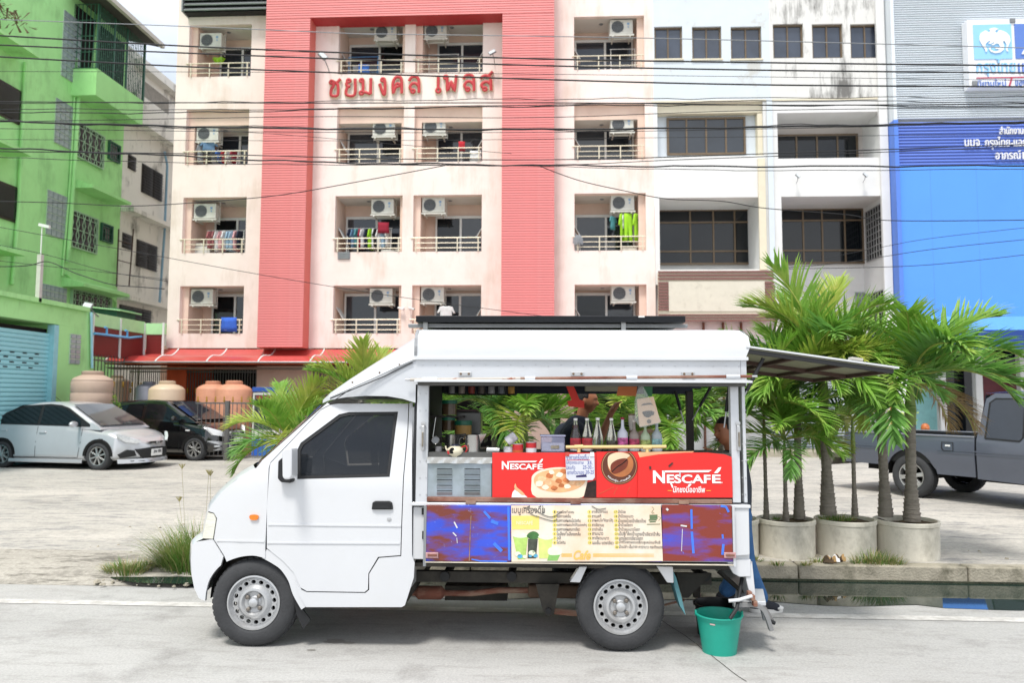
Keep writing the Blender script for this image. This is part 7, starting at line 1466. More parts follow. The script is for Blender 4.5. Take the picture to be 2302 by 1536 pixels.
MB().prism(spline([(-r*.5, H*.35), (-r*.6, H*.6), (-r*.3, H*.8), (.0, H*.72), (-r*.18, H*.55), (-r*.12, H*.35), (-r*.3, H*.3)], 3, closed=True), -r*1.0, 'y', -r*.92).obj('rooster_painting', M_hole, t, fix=True); MB().prism(spline([(-r*.85, H*.35), (-r*.8, H*.6), (-r*.66, H*.5), (-r*.6, H*.25)], 3, closed=True), -r*.82, 'y', -r*.66).obj('red_painting', MC['red_glaze'], t, fix=True)
t = item('strainer', 'round wire strainer with a dark handle leaning at the cabinet end', 'strainer', 979, 990, .1); MB().tube([(.026*math.cos(a), 0, .026*math.sin(a)) for a in [k*PI/10 for k in range(20)]], .003, 6, closed=True).obj('ring', M_ss, t, smooth=60); MB().lathe([(.025, 0), (.02, .02), (.0, .03)], 18, axis='y').obj('mesh_bowl', M_acg, t, smooth=60); MB().tube([(-.02, 0, .02), (-.005, .03, .16)], .003, 6).obj('handle', M_ss, t)
t = item('jar', 'small printed tin under the wire strainer', 'tin', 986, CV, .12); MB().lathe([(.024, 0), (.024, .075), (0, .075)], 18).obj('body', mat('printed_tin', srgb('8b8a8c'), .4, var=.5, scale=40), t, smooth=40)
t = item('metal_cup', 'grey steel cup lying on its side at the end of the cabinet', 'cup', 1094, 1024, .1); r = pm(10, .1); MB().lathe([(r, 0), (r*1.05, .004), (r*.92, .09), (0, .09)], 20, (0, 0, r), axis='x').obj('body', M_ss, t, smooth=40); MB().lathe([(r*.95, .006), (r*.8, .07), (0, .07)], 20, (0, 0, r), axis='x').obj('inside', M_hole, t)
M_gl = mat('green_lid', srgb('1f6b52'), .4, var=.1); M_jar = mat('brown_content_jar', srgb('5c4a36'), .2, var=.3, scale=15)
def gj(label, u, v, y, w, h, c=None): t = item('jar', label, 'jar', u, v, y); r, H = pm(w/2, y), pm(h, y); MB().lathe([(r, 0), (r, H*.75), (0, H*.75)], 20).obj('body', c or M_jar, t, smooth=40); MB().lathe([(r*1.06, H*.76), (r*1.06, H), (0, H)], 20).obj('lid', M_gl, t, smooth=40)
gj('green lidded jar on the upper level beside the front partition', 1010, 933, .6, 34, 33); gj('green lidded jar low behind the steel jugs, with tan powder', 1041, 988, .55, 38, 42, mat('tan_powder', srgb('b08a4a'), .5)); gj('small dark jar below the upper green lidded jar', 1008, 968, .6, 30, 30)
t = item('drawer_box', 'grey plastic box with a dark lid behind the steel jugs', 'box', 1025, 978, .75); W, H = pm(56, .75), pm(58, .75); MB().box(0, W, 0, .25, 0, H*.9).obj('box', mat('smoky_plastic', srgb('6d6f6c'), .25, var=.1), t, bev=.015); MB().box(-.005, W*.85, -.005, .26, H*.905, H).obj('lid', mat('maroon_lid', srgb('3c1f22'), .4), t, bev=.005)
MB().box(tp(962, 1020, .3)[0], tp(1640, 1020, .3)[0], .035, .62, tp(1300, 1121, 0)[1], tp(1300, 1019, .035)[1]).obj('counter', mat('counter_inside', srgb('50504e'), .6, var=.15), truck)
MB().box(tp(962, 980, .6)[0], tp(1090, 980, .6)[0], .5, .95, tp(1000, 990, .5)[1]-.02, tp(1000, 990, .5)[1]).obj('inner_shelf', MC['dark_inner_post'], truck)
MB().box(tp(962, 980, .55)[0], tp(1040, 980, .55)[0], .55, .8, tp(1000, 935, .55)[1]-.015, tp(1000, 935, .55)[1]).obj('inner_shelf', MC['dark_inner_post'], truck)
zh = tp(1300, 886, TW)[1]; MB().box(x0r, tp(1555, 880, TW)[0], TW-.045, TW-.005, zh, ztop+.029).obj('far_header', MC['dark_liner'], truck)
sx0, sz0 = tp(1000, 886, .5); sx1 = tp(1160, 886, .5)[0]
t = thing('hanging_shelf', 'black wire shelf of tins hanging under the truck roof', 'shelf', truck.location.copy(), TROT); g = MB()
for y in (.5, .62, .74): g.tube([(sx0, y, sz0), (sx1, y, sz0)], .003, 4); 
for k in range(8): x = sx0+(sx1-sx0)*k/7; g.tube([(x, .5, sz0+.09), (x, .5, sz0), (x, .74, sz0), (x, .74, sz0+.3)], .003, 4)
g.tube([(sx0, .5, sz0+.06), (sx1, .5, sz0+.06)], .003, 4); g.obj('wire_frame', M_black, t)
for k, c in enumerate(('8c8c8c', '9a8e84', '8f3b30', '5d564e', 'a0a0a0', '70757a', 'b3893a')):
 x = sx0+.04+(sx1-sx0-.08)*k/6; o = MB().lathe([(.026, 0), (.026, .085), (0, .085)], 16).obj('tin', mat('tin_'+c, srgb(c), .4, var=.3, scale=20), None, smooth=40); o.location = TMW @ V((x, .62, sz0+.004)); o.rotation_euler = TROT; tag(o, ['silver', 'pale brown', 'dark red', 'dark brown', 'light grey', 'blue grey', 'mustard yellow'][k]+' tin on the hanging wire shelf under the roof', 'tin', 'tins on the hanging shelf')
def card(name, label, cat, pts, y, m): t = thing(name, label, cat, truck.location.copy(), TROT); pp(t, pts, m, 'sheet', y, .002); return t
card('red_tag', 'red paper arrow-shaped sign hanging beside the vendor head', 'sign', [(1273, 869), (1290, 869), (1303, 899), (1313, 902), (1314, 918), (1278, 914), (1275, 902), (1285, 900)], .35, mat('red_paper', srgb('c83a32'), .8))
card('orange_card', 'orange card clipped under the truck roof', 'card', [(1390, 868), (1432, 868), (1430, 891), (1386, 890)], .30, mat('orange_paper', srgb('c9764a'), .8)); card('green_card', 'green card hanging behind the plastic bag', 'card', [(1444, 868), (1467, 868), (1466, 891), (1450, 892)], .40, mat('green_paper', srgb('4f8a63'), .8))
t = item('roof_board', 'cream board under the truck roof near the orange card', 'lamp', 1316, 880, .6); MB().box(0, pm(78, .6), 0, .08, 0, .05).obj('body', mat('cream_board', srgb('a9a48f'), .6), t, bev=.008)  # plain pale board below the roof, not a lamp
t = thing('paper_bag', 'clear plastic bag holding a cream paper bag with a coffee cup print', 'bag', truck.location.copy(), TROT)
pp(t, [(1431, 898), (1468, 892), (1484, 950), (1437, 960)], mat('cream_paper', srgb('dcc0a6'), .7, var=.05), 'paper_bag', .12, .02); pp(t, [(1445, 926), (1466, 924), (1466, 932), (1461, 938), (1453, 939), (1447, 934)], mat('cup_print_grey', srgb('55504e'), .6), 'cup_print', .098, cv=3); pp(t, [(1467, 926), (1471, 926), (1470, 933), (1465, 935)], MC['cup_print_grey'], 'cup_handle_print', .0985)
disc(t, 1459, 948, 5, mat('grey_stamp', srgb('6d6560'), .6), 'stamp_print', .098, 14); pp(t, [(1440, 913), (1446, 908), (1462, 906), (1469, 911), (1462, 910), (1446, 912)], MC['grey_stamp'], 'print', .098)
g = MB()
P0 = [tp(*p, .09) for p in ((1436, 869), (1446, 869), (1487, 948), (1482, 953), (1440, 962), (1428, 945), (1428, 900))]; g.prism(P0, .085, 'y', .125); g.obj('plastic_bag', mat('clear_plastic', srgb('d9dedd'), .1, alpha=.22), t, fix=True)
def bucket(label, u, vb, vt, wt, wb, y, m):
 p = at(u, vb, y); s = y/F_PX*1.0; p.z = roadz(y); sc_ = (at(u+50, vb, y)-at(u-50, vb, y)).length/100; H = (vb-vt)*sc_*1.0; rt, rb = wt/2*sc_, wb/2*sc_
 t = thing('bucket', label, 'bucket', p)
 MB().lathe([(0, .004), (rb, 0), (rb*1.0, .01), (rt*.93, H*.9), (rt*.965, H*.905), (rt*.98, H), (rt*.93, H), (rt*.90, H*.9), (rb*.94, .02), (0, .015)], 40).obj('body', m, t, smooth=40)
 MB().tube([(rt*.99*math.cos(a), rt*.99*math.sin(a), H*.985) for a in [k*PI/18 for k in range(36)]], .006, 6, closed=True).obj('rim', m, t, smooth=60)
 for s_ in (-1, 1): MB().box(s_*rt*.985-.006, s_*rt*.985+.006, -.012, .012, H*.93, H*1.07).obj('ear', m, t, bev=.003)
 return t, rt, H
M_tealp = mat('teal_plastic', srgb('1f9a86'), .45, bump=.08, var=.07, scale=3, sub=.0, dirt=srgb('1a7a6c'), dirt_amt=.3, dscale=2)
t, rt, H = bucket('teal plastic bucket on the road behind the rear wheel', 1617, 1452, 1366, 106, 76, 5.36, M_tealp)
st = MB(); st.grid(lambda s, q: ((rt*.90+.004)*math.sin(-.62+.24*s), -(rt*.90+.004)*math.cos(-.62+.24*s), H*(.86-.035*q)), 6, 1); st.obj('sticker', mat('sticker_white_red', srgb('d8b6b2'), .5, var=.5, scale=50), t)
bucket('black plastic tub standing behind the teal bucket', 1612, 1405, 1336, 104, 88, 5.80, mat('black_plastic', srgb('131415'), .35))
p = atz(1660, 1400, -.02); sp2 = thing('rear_step', 'grey steel step with a curved leg standing behind the truck tail', 'step', (0, 0, 0)); YS = 5.35
def sp_(u, v, y=YS): p = at(u, v, y); return p
g = MB(); A = [sp_(1650, 1352), sp_(1722, 1358), sp_(1716, 1338, YS+.35), sp_(1655, 1336, YS+.35)]; zt0 = A[0].z
g.prism([(a.x, a.y) for a in A], zt0-.03, 'z', zt0); g.obj('tread', M_alu, sp2, bev=.006)
M_stl = mat('dull_step_steel', srgb('8a8b8c'), .5, metal=.3, var=.12, dirt=srgb('6e5a48'), dirt_amt=.4)
def bandstrip(uvs, y, w, m, name, th=.03): P = [(at(u, v, y).x, at(u, v, y).z) for u, v in uvs]; MB().prism(hull_strip(spline(P, 4), w), y, 'y', y+th).obj(name, m, sp2, fix=True, bev=.002)
bandstrip([(1650, 1362), (1690, 1362), (1712, 1368), (1724, 1385), (1736, 1420)], YS-.04, .028, M_stl, 'leg', .045); bandstrip([(1655, 1345), (1700, 1352), (1722, 1372), (1738, 1398)], YS+.3, .024, M_stl, 'leg')
MB().tube([tuple(sp_(1732, 1398, YS+.28)), tuple(sp_(1742, 1402, YS+.28))], .014, 8).obj('rubber_foot', M_gask, sp2); bandstrip([(1716, 1372), (1722, 1396)], YS+.1, .03, M_acg, 'brace')
M_skin = mat('brown_skin', srgb('9a6447'), .5, var=.06, scale=10, sub=.05); M_hair = mat('black_hair', srgb('14110f'), .6, var=.3, scale=40, bump=.5); M_navy = mat('dark_navy_shirt', srgb('1c222e'), .9, var=.12, scale=8, bump=.3); M_jean = mat('blue_jeans', srgb('35608f'), .85, var=.2, scale=14, bump=.4); M_dgrey = mat('dark_grey_polo', srgb('343942'), .9, var=.12, scale=8, bump=.3)
def head_pts(M, mb, k=1.0, hair=False, smile=False):
 """head facing local +x; x depth, y width, z height; origin at the head centre"""
 def g3(a, c, s): return math.exp(-((a-c)/s)**2)
 def fn(s, t):
  ph = -PI/2+PI*t; az = 2*PI*s-PI; z = math.sin(ph); cr_ = math.cos(ph); x = cr_*math.cos(az); y = cr_*math.sin(az)
  X, Y, Z = x*.098, y*.077, z*.122
  if z < 0: q = -z; Y *= 1-.34*q*q; X = X*(1-.10*q) if x > 0 else X*(1-.45*q)
  if x > 0:
   X += .010*g3(z, .28, .10)*(abs(az) < .9)*x - .012*(g3(az, .42, .2)+g3(az, -.42, .2))*g3(z, .12, .12)
   X += (.030*g3(z, -.18, .12)+.014*g3(z, -.02, .14))*g3(az, 0, .17) + .010*g3(z, -.48, .08)*g3(az, 0, .45) + .012*g3(z, -.82, .15)*g3(az, 0, .5)
   X += .006*(g3(az, .75, .25)+g3(az, -.75, .25))*g3(z, -.3, .2)
  if hair:
   e = 1.07; hl = .42 if x > .3 else (.05 if x > -.2 else -.35); f = min(1, max(0, (z-hl)*5+.0)); w = e*f+.90*(1-f); X, Y, Z = X*w, Y*w, Z*(w if f > 0 else .9)
   if x > .3: X -= .008
  return M @ V((X*k, Y*k, Z*k))
 mb.grid(fn, 48, 34)
def person_obj(name, label, loc): return thing(name, label, 'person', loc)
def body_mesh(par, name, tubes, m, vox=.010, heads=(), balls=(), sm=6):
 mb = MB()
 for pts, rs in tubes:
  mb.tube(spline([tuple(p) for p in pts], 3), [r for i in range(len(rs)-1) for r in [rs[i]+(rs[i+1]-rs[i])*j/3 for j in range(3)]]+[rs[-1]], 12)
  for p, r in zip(pts, rs): mb.lathe([(r*math.cos(a), r*math.sin(a)) for a in [(-PI/2+PI*j/6) for j in range(7)]], 12, tuple(p), caps=False)
 for M, k in heads: head_pts(M, mb, k)
 o = mb.obj(name, m, par, world=True, smooth=180); md = o.modifiers.new('r', 'REMESH'); md.mode = 'VOXEL'; md.voxel_size = vox; md.use_smooth_shade = True; s = o.modifiers.new('s', 'SMOOTH'); s.iterations = sm; s.factor = .5
 return o
def hand(base, tip_dir, side, up, r=.0085, L=.075, curl=.5):
 """five finger chains from the palm"""
 d, s, u = V(tip_dir).normalized(), V(side).normalized(), V(up).normalized(); out = [([base, base+d*.045, base+d*.085], [.026, .030, .026])]
 for i, l in enumerate((.9, 1.0, .95, .75)):
  b = base+d*.085+s*(.028-.019*i); c1 = b+(d*(1-.2*curl)+u*curl*.5)*L*l*.5; c2 = c1+(d*(1-.8*curl)+u*curl)*L*l*.45; out.append(([b, c1, c2], [r, r*.95, r*.8]))
 b = base+d*.03+s*.028; out.append(([b, b+(s*.7+d*.6)*.04, b+(s*.45+d)*.075], [r*1.25, r*1.1, r*.9])); return out
YV = 7.0; W_ = lambda u, v, dy=0: at(u, v, YV+dy)
vend = person_obj('person', 'vendor in a dark navy shirt reaching up behind the counter', (W_(1262, 1000).x, YV, roadz(YV)))
hip = W_(1262, 1105); gz_ = roadz(YV); neck = W_(1306, 945, .05); hc = W_(1319, 901, .05); sh1 = W_(1296, 968, -.18); sh2 = W_(1276, 966, .24)
el = W_(1334, 1012, -.2); wr = W_(1374, 928, -.22)
hM = Matrix.Translation(hc) @ Matrix.Rotation(.12, 4, 'Y') @ Matrix.Rotation(-.25, 4, 'Z')
kn = V((hip.x+.02, YV, .42)); hd_ = hand(wr, W_(1398, 893, -.22)-wr, V((0, -1, .1)), V((.8, 0, -.5)), curl=.55)
legs = [([V((hip.x, YV+s*.10, hip.z)), V((hip.x+.03, YV+s*.11, .44)), V((hip.x-.03, YV+s*.12, .06))], [.095, .062, .045]) for s in (-1, 1)]
feet = [([V((hip.x-.05, YV+s*.12, .03+gz_)), V((hip.x+.14, YV+s*.13, .02+gz_))], [.042, .036]) for s in (-1, 1)]
body_mesh(vend, 'body', [([hip, hip.lerp(neck, .5)+V((-.02, 0, 0)), neck.lerp(hip, .15)], [.14, .13, .10]), ([neck.lerp(hip, .12), neck, hc+V((-.02, 0, -.05))], [.07, .056, .055]), ([neck.lerp(hip, .14), sh1, el, wr], [.07, .062, .044, .028]), ([neck.lerp(hip, .14), sh2, sh2+V((.05, .05, -.26)), sh2+V((.2, -.1, -.42))], [.07, .06, .042, .03])]+hd_+legs, M_skin, heads=[(hM, 1.0)], sm=3)
body_mesh(vend, 'shirt', [([hip+V((0, 0, -.06)), hip.lerp(neck, .5)+V((-.03, 0, 0)), neck.lerp(hip, .13)], [.19, .185, .14]), ([hip+V((-.01, .08, 0)), sh2.lerp(hip, .1)], [.15, .13]), ([hip+V((0, -.08, 0)), sh1.lerp(hip, .1)], [.15, .13]), ([neck.lerp(hip, .16), sh1, sh1.lerp(el, .55)], [.09, .078, .066]), ([neck.lerp(hip, .16), sh2, sh2+V((.03, .03, -.14))], [.09, .075, .065])], M_navy, vox=.014, sm=8)
body_mesh(vend, 'trousers', [([a[0], a[1], a[2]+V((0, 0, .02))], [.115, .082, .066]) for a, r in legs]+[([hip+V((0, -.08, .0)), hip+V((0, .08, .0))], [.13, .13])], mat('black_trousers', srgb('17181b'), .9), vox=.014); body_mesh(vend, 'shoes', feet, M_black, vox=.010)
mb = MB(); head_pts(hM, mb, 1.0, hair=True); mb.obj('hair', M_hair, vend, world=True, smooth=180)
for s in (-1, 1): MB().lathe([(0, -.006), (.022, -.004), (.028, 0), (.022, .008), (0, .006)], 12, axis='y').xform(hM @ Matrix.Translation((-.005, s*.074, -.01)) @ Matrix.Diagonal((.75, 1, 1.15, 1))).obj('ear', M_skin, vend, world=True, smooth=180)
YCu = 6.52; C_ = lambda u, v, dy=0: at(u, v, YCu+dy)
cust = person_obj('person', 'smiling customer in a dark polo and jeans leaning at the truck tail', (C_(1690, 1200).x, YCu, roadz(YCu)))
hc = C_(1630, 970); neck = C_(1646, 1020); hip = C_(1648, 1165); hM = Matrix.Translation(hc) @ Matrix.Rotation(PI+.42, 4, 'Z') @ Matrix.Rotation(.12, 4, 'Y')
sh1 = C_(1644, 1050, -.19); sh2 = C_(1650, 1048, .19); el1 = C_(1632, 1100, -.22); wr1 = C_(1606, 1034, -.1); ft = C_(1712, 1338)
foot = V((ft.x, YCu-.05, roadz(YCu)+.035)); kn1 = C_(1674, 1262, -.06); foot2 = V((ft.x-.22, YCu+.16, roadz(YCu)+.035)); kn2 = C_(1650, 1265, .15)
body_mesh(cust, 'body', [([hip, hip.lerp(neck, .5)+V((.0, 0, 0)), neck.lerp(hip, .14)], [.10, .105, .085]), ([neck.lerp(hip, .12), neck+V((0, 0, -.01)), hc+V((.03, 0, -.06))], [.07, .058, .056]), ([neck.lerp(hip, .16), sh1, el1, wr1], [.07, .06, .042, .028]), ([neck.lerp(hip, .16), sh2, sh2+V((-.05, .05, -.25)), sh2+V((-.22, -.02, -.2))], [.07, .06, .042, .028]),
   ([hip+V((0, -.08, 0)), kn1, foot+V((-.05, 0, .06))], [.09, .06, .04]), ([hip+V((0, .1, 0)), kn2, foot2+V((-.05, 0, .06))], [.09, .06, .04])]+hand(wr1, V((-.3, -.2, .5)), V((-.3, -1, 0)), V((-1, .2, 0)), curl=.8), M_skin, heads=[(hM, .98)], sm=3)
body_mesh(cust, 'shirt', [([hip+V((0, 0, .0)), hip.lerp(neck, .5)+V((.01, 0, 0)), neck.lerp(hip, .14)], [.15, .15, .125]), ([hip+V((0, -.06, .04)), sh1.lerp(hip, .1)], [.12, .11]), ([hip+V((0, .08, .04)), sh2.lerp(hip, .1)], [.12, .11]), ([neck.lerp(hip, .17), sh1, sh1.lerp(el1, .55)], [.085, .075, .065]), ([neck.lerp(hip, .17), sh2, sh2+V((-.03, .03, -.14))], [.085, .075, .065]), ([neck.lerp(hip, .12), neck+V((0, 0, -.035))], [.09, .07])], M_dgrey, vox=.014, sm=8)
body_mesh(cust, 'jeans', [([hip+V((0, -.08, -.0)), kn1, kn1.lerp(foot, .5), foot+V((-.03, 0, .09))], [.135, .088, .075, .072]), ([hip+V((0, .1, -.0)), kn2, kn2.lerp(foot2, .5), foot2+V((-.03, 0, .09))], [.135, .088, .075, .07]), ([hip+V((0, -.05, .02)), hip+V((0, .08, .02))], [.15, .15])], M_jean, vox=.013, sm=7)
M_shoe = mat('black_canvas_shoe', srgb('2a2c33'), .8); M_sole = mat('white_rubber_sole', srgb('d4d3d0'), .6)
for f in (foot, foot2):
 body_mesh(cust, 'shoe', [([f+V((-.08, 0, .03)), f+V((.0, 0, .03)), f+V((.10, -.02, .012))], [.045, .045, .034])], M_shoe, vox=.008)
 MB().lathe([(.05, -.03), (.052, 0), (.0, .004)], 20).xform(Matrix.Translation(f+V((.02, 0, .0))) @ Matrix.Diagonal((2.7, .95, 1, 1))).obj('sole', M_sole, cust, world=True, smooth=60)
 MB().lathe([(.0, -.02), (.036, 0), (.036, .012), (.0, .03)], 14).xform(Matrix.Translation(f+V((.12, -.02, .005)))).obj('toe_cap', M_sole, cust, world=True, smooth=180)
mb = MB(); head_pts(hM, mb, .98, hair=True); mb.obj('hair', M_hair, cust, world=True, smooth=180)
for s in (-1, 1):
 MB().lathe([(0, -.006), (.022, -.004), (.028, 0), (.022, .008), (0, .006)], 12, axis='y').xform(hM @ Matrix.Translation((-.005, s*.074, -.01)) @ Matrix.Diagonal((.75, 1, 1.15, 1))).obj('ear', M_skin, cust, world=True, smooth=180)
 MB().lathe([(0, -.006), (.009, 0), (0, .006)], 10).xform(hM @ Matrix.Translation((.083, s*.033, .014)) @ Matrix.Diagonal((.5, 1.3, .5, 1))).obj('eye', M_hole, cust, world=True); MB().lathe([(0, -.006), (.012, 0), (0, .006)], 10).xform(hM @ Matrix.Translation((.088, s*.034, .036)) @ Matrix.Diagonal((.5, 1.6, .4, 1))).obj('eyebrow', M_hair, cust, world=True)
MB().prism([(-.026, -.052), (-.014, -.062), (.0, -.065), (.014, -.062), (.026, -.052), (.0, -.053)], .088, 'x', .1015).xform(hM).obj('teeth', M_sole, cust, world=True)
MB().prism([(-.031, -.049), (-.016, -.067), (.0, -.071), (.016, -.067), (.031, -.049), (.0, -.047)], .086, 'x', .0995).xform(hM).obj('lips', mat('dark_lips', srgb('5c2f28'), .5), cust, world=True)
# ================================================================ parked vehicles
def lerp_st(st, x):
 if x <= st[0][0]: return st[0][1:]
 lin = len(st[0]) == 2
 for a, b in zip(st, st[1:]):
  if x <= b[0]: f = (x-a[0])/(b[0]-a[0]); f = f if lin else f*f*(3-2*f)*.5+f*.5; return tuple(p+(q-p)*f for p, q in zip(a[1:], b[1:]))
 return st[-1][1:]
M_plate = mat('number_plate', srgb('dfe0de'), .5); M_carblk = mat('black_trim', srgb('17181a'), .5, var=.1); M_lamp = mat('car_lamp', srgb('d9dde0'), .08, var=.15, scale=25, spec=1, metal=.3)
def car(name, label, cat, F, head, paint, S):
 """local frame: +x to the nose, -y is the right side; F is the ground point under the front (or rear) right wheel"""
 t = thing(name, label, cat, (0, 0, 0), (0, 0, head)); wx = S['ref']; off = Matrix.Rotation(head, 3, 'Z') @ V((wx, -S['hw'], 0)); t.location = V(F)-off; t.location.z = LOTZ
 L0, L1 = S['x0'], S['x1']; hw = S['hw']; st = S['body']; nf, rf = S['nose'], S.get('tail', .12)
 xs = [L0+.0005+rf*(1-c)**0 * 0 for c in ()]
 ffs = [.25, .5, .7, .82, .9, .96, 1.0]
 xr_ = [L0+rf*(f**2.4) for f in ffs]; xf_ = [L1-nf*(f**2.4) for f in ffs][::-1]; n = 110
 X = [(x, f) for x, f in zip(xr_, ffs)]+[(xr_[-1]+(xf_[0]-xr_[-1])*i/n, 1.0) for i in range(1, n)]+[(x, f) for x, f in zip(xf_, ffs[::-1])]
 sec = []
 for x, f in X:
  zb, zs, zc, hf = lerp_st(st, x); w = hw*f*hf; D = zs-zb
  half = [(w*.90, zb), (w*.985, zb+.05)]+[(w*(1-.07*max(0, (q-.3)/.7)**1.8), zb+D*q) for q in (.12, .2, .28, .36, .44, .52, .6, .7, .8, .9, 1)]+[ (w*.84, zs+(zc-zs)*.55), (w*.6, zs+(zc-zs)*.88), (w*.3, zc-.002), (0, zc)]
  for (wx_, R_) in S['wheels']:
   half = [((y-.24) if (math.hypot(x-wx_, z-R_) < R_*1.07 and y > hw*.5) else y, z) for y, z in half]
  sec.append([(x, -y, z) for y, z in half]+[(x, y, z) for y, z in half[::-1][1:]])
 m = MB(); k = len(sec[0]); m.v = [p for s in sec for p in s]; m.f = [(i*k+j, (i+1)*k+j, (i+1)*k+j+1, i*k+j+1) for i in range(len(sec)-1) for j in range(k-1)]+[tuple(range(k))[::-1], tuple((len(sec)-1)*k+j for j in range(k))]; m.mi = [0]*len(m.f)
 b = m.obj('body', paint, t, smooth=50, fix=True)
 def ysd(x, z): zb, zs, zc, hf = lerp_st(st, x); q = (z-zb)/(zs-zb); return -hw*hf*(1 if q < .3 else 1-.07*max(0, (q-.3)/.7)**1.6)
 gh = S['cabin']; belt = S['belt']; kk = .28; cab = []
 gx = [p[0] for p in gh]; ng = 30
 for i in range(ng+1):
  x = gx[0]+(gx[-1]-gx[0])*i/ng; (zr,) = lerp_st(gh, x); zb = belt(x)-.02; h = max(.0, zr-zb); wb = hw*S.get('cw', .93)
  half = [(wb, zb-.01), (wb-kk*h*.5, zb+h*.5), (wb-kk*h*.86, zb+h*.86), (wb-kk*h-.035, zb+h*.965), (wb*.62, zb+h*.995+.01), (0, zb+h+.02)]
  cab.append([(x, -y, z) for y, z in half]+[(x, y, z) for y, z in half[::-1][1:]])
 m = MB(); k = len(cab[0]); m.v = [p for s in cab for p in s]; m.f = [(i*k+j, (i+1)*k+j, (i+1)*k+j+1, i*k+j+1) for i in range(ng) for j in range(k-1)]+[tuple(range(k))[::-1], tuple(ng*k+j for j in range(k))]; m.mi = [0]*len(m.f)
 m.obj('roof', paint, t, smooth=50, fix=True)
 yc = lambda x, z: -(hw*S.get('cw', .93)-kk*(z-belt(x)+.02))
 for wp in S['windows']:
  patch(wp, 'side_window', M_glassb, t, yc, off=-.008, rim=.006, mirror=0.0, res=.2)
 for wp in S.get('frames', ()): patch(wp, 'window_frame', M_carblk, t, yc, off=-.004, rim=.004, mirror=0.0, res=.2)
 def ws(a, b_, nm, sgn):
  (xa, za), (xb, zb2) = a, b_
  def fn(s, q):
   x = xa+(xb-xa)*s; z = za+(zb2-za)*s; y = (abs(yc(x, z))-.05)*(2*q-1); return (x+sgn*(.022-.03*(2*q-1)**2*(1-s)), y, z+.030-.014*(2*q-1)**2)
  MB().grid(fn, 8, 10).obj(nm, M_glass, t, smooth=180)
 ws(*S['screen'], 'windscreen', 1); 
 if 'rear' in S: ws(*S['rear'], 'rear_window', -1)
 for wp in S.get('seams', ()): patch(hull_strip(wp, .012), 'door_seam', M_carblk, t, ysd, off=-.0025, rim=0, res=.2)
 for (x, z) in S.get('handles', ()): MB().box(x-.09, x+.09, ysd(x, z)-.028, ysd(x, z)+.01, z-.02, z+.02).obj('door_handle', S.get('hmat', paint), t, bev=.012)
 for (x, R_) in S['wheels']:
  for s in (-1, 1):
   yo = s*(hw-.012)
   ar = [(x+R_*1.23*math.cos(a), R_+R_*1.23*math.sin(a)) for a in [PI*i/16 for i in range(17)]]+[(x+R_*1.0*math.cos(a), R_+R_*1.0*math.sin(a)) for a in [PI-PI*i/16 for i in range(17)]]; zlo = lerp_st(st, x)[0]; ar = [(a, max(b_, zlo-.02)) for a, b_ in ar]
   MB().prism(ar, yo-.03*s, 'y', yo+.019*s).obj('wheel_arch', M_hole, t, fix=True)
   w = tyre_rim(t, x, R_, R_, S['rim'], .20, -(hw+.012) if s < 0 else hw+.012, m_r=S['rimm'], flip=1 if s < 0 else -1, spokes=S['spokes'], rot=.3)
 xf = lambda y: L1-nf*(abs(y)/hw)**2.4
 def front(poly, m_, nm, o=.012, dz=None, par=t):
  bm_ = MB(); P = poly; cy = sum(p[0] for p in P)/len(P); cz = sum(p[1] for p in P)/len(P)
  slope = S.get('slope', lambda z: 0)
  rings = [[(cy+(p[0]-cy)*q, cz+(p[1]-cz)*q) for p in P] for q in (1, .66, .33)]; vs = []; 
  for r in rings: vs += [(xf(y)-slope(z)+o, y, z) for y, z in r]
  vs.append((xf(cy)-slope(cz)+o, cy, cz)); n_ = len(P); fs = [(a*n_+i, a*n_+(i+1) % n_, (a+1)*n_+(i+1) % n_, (a+1)*n_+i) for a in (0, 1) for i in range(n_)]+[(2*n_+i, 2*n_+(i+1) % n_, 3*n_) for i in range(n_)]
  vs += [(xf(y)-slope(z)-.03, y, z) for y, z in rings[0]]; fs += [(i, 3*n_+1+i, 3*n_+1+(i+1) % n_, (i+1) % n_) for i in range(n_)]
  return bm_.add(vs, fs).obj(nm, m_, par, smooth=40, fix=True)
 S['fit'](t, front, xf, paint) if 'fit' in S else None
 mx, mz = S['mirror']; mh = MB(); mh.lathe([(0, -.05), (.07, -.04), (.085, 0), (.07, .05), (0, .06)], 16, axis='x'); mh.xform(Matrix.Translation((mx, -(hw+.12), mz)) @ Matrix.Diagonal((.8, 1.35, .8, 1))); mh.obj('wing_mirror', S.get('mmat', paint), t, smooth=60)
 MB().box(mx-.03, mx+.03, -(hw+.05), -(hw-.12), mz-.06, mz-.035).obj('mirror_arm', M_carblk, t)
 MB().box(L0+.5, L1-.45, -hw+.2, hw-.2, .12, .4).obj('underbody', M_hole, t)
 return t
M_silver = mat('silver_paint', srgb('bcbec1'), .28, metal=.35, var=.02, coat=.7); M_blackp = mat('black_paint', srgb('0d0d0f'), .12, var=.05, coat=.9, spec=.7); M_gun = mat('gunmetal_paint', srgb('5a5f6b'), .3, metal=.35, var=.03, coat=.6); M_alloy = mat('alloy', srgb('b5b5b3'), .3, metal=.7, var=.05)
bS = [(-2.1, .30, .70, .80, .90), (-1.9, .22, .92, 1.02, .96), (-1.3, .20, .95, 1.04, 1.0), (-.6, .19, .93, 1.0, 1.0), (.3, .19, .90, .97, 1.0), (.95, .19, .86, .95, 1.0), (1.5, .20, .78, .86, .99), (1.9, .22, .66, .72, .97), (2.12, .26, .50, .56, .95)]
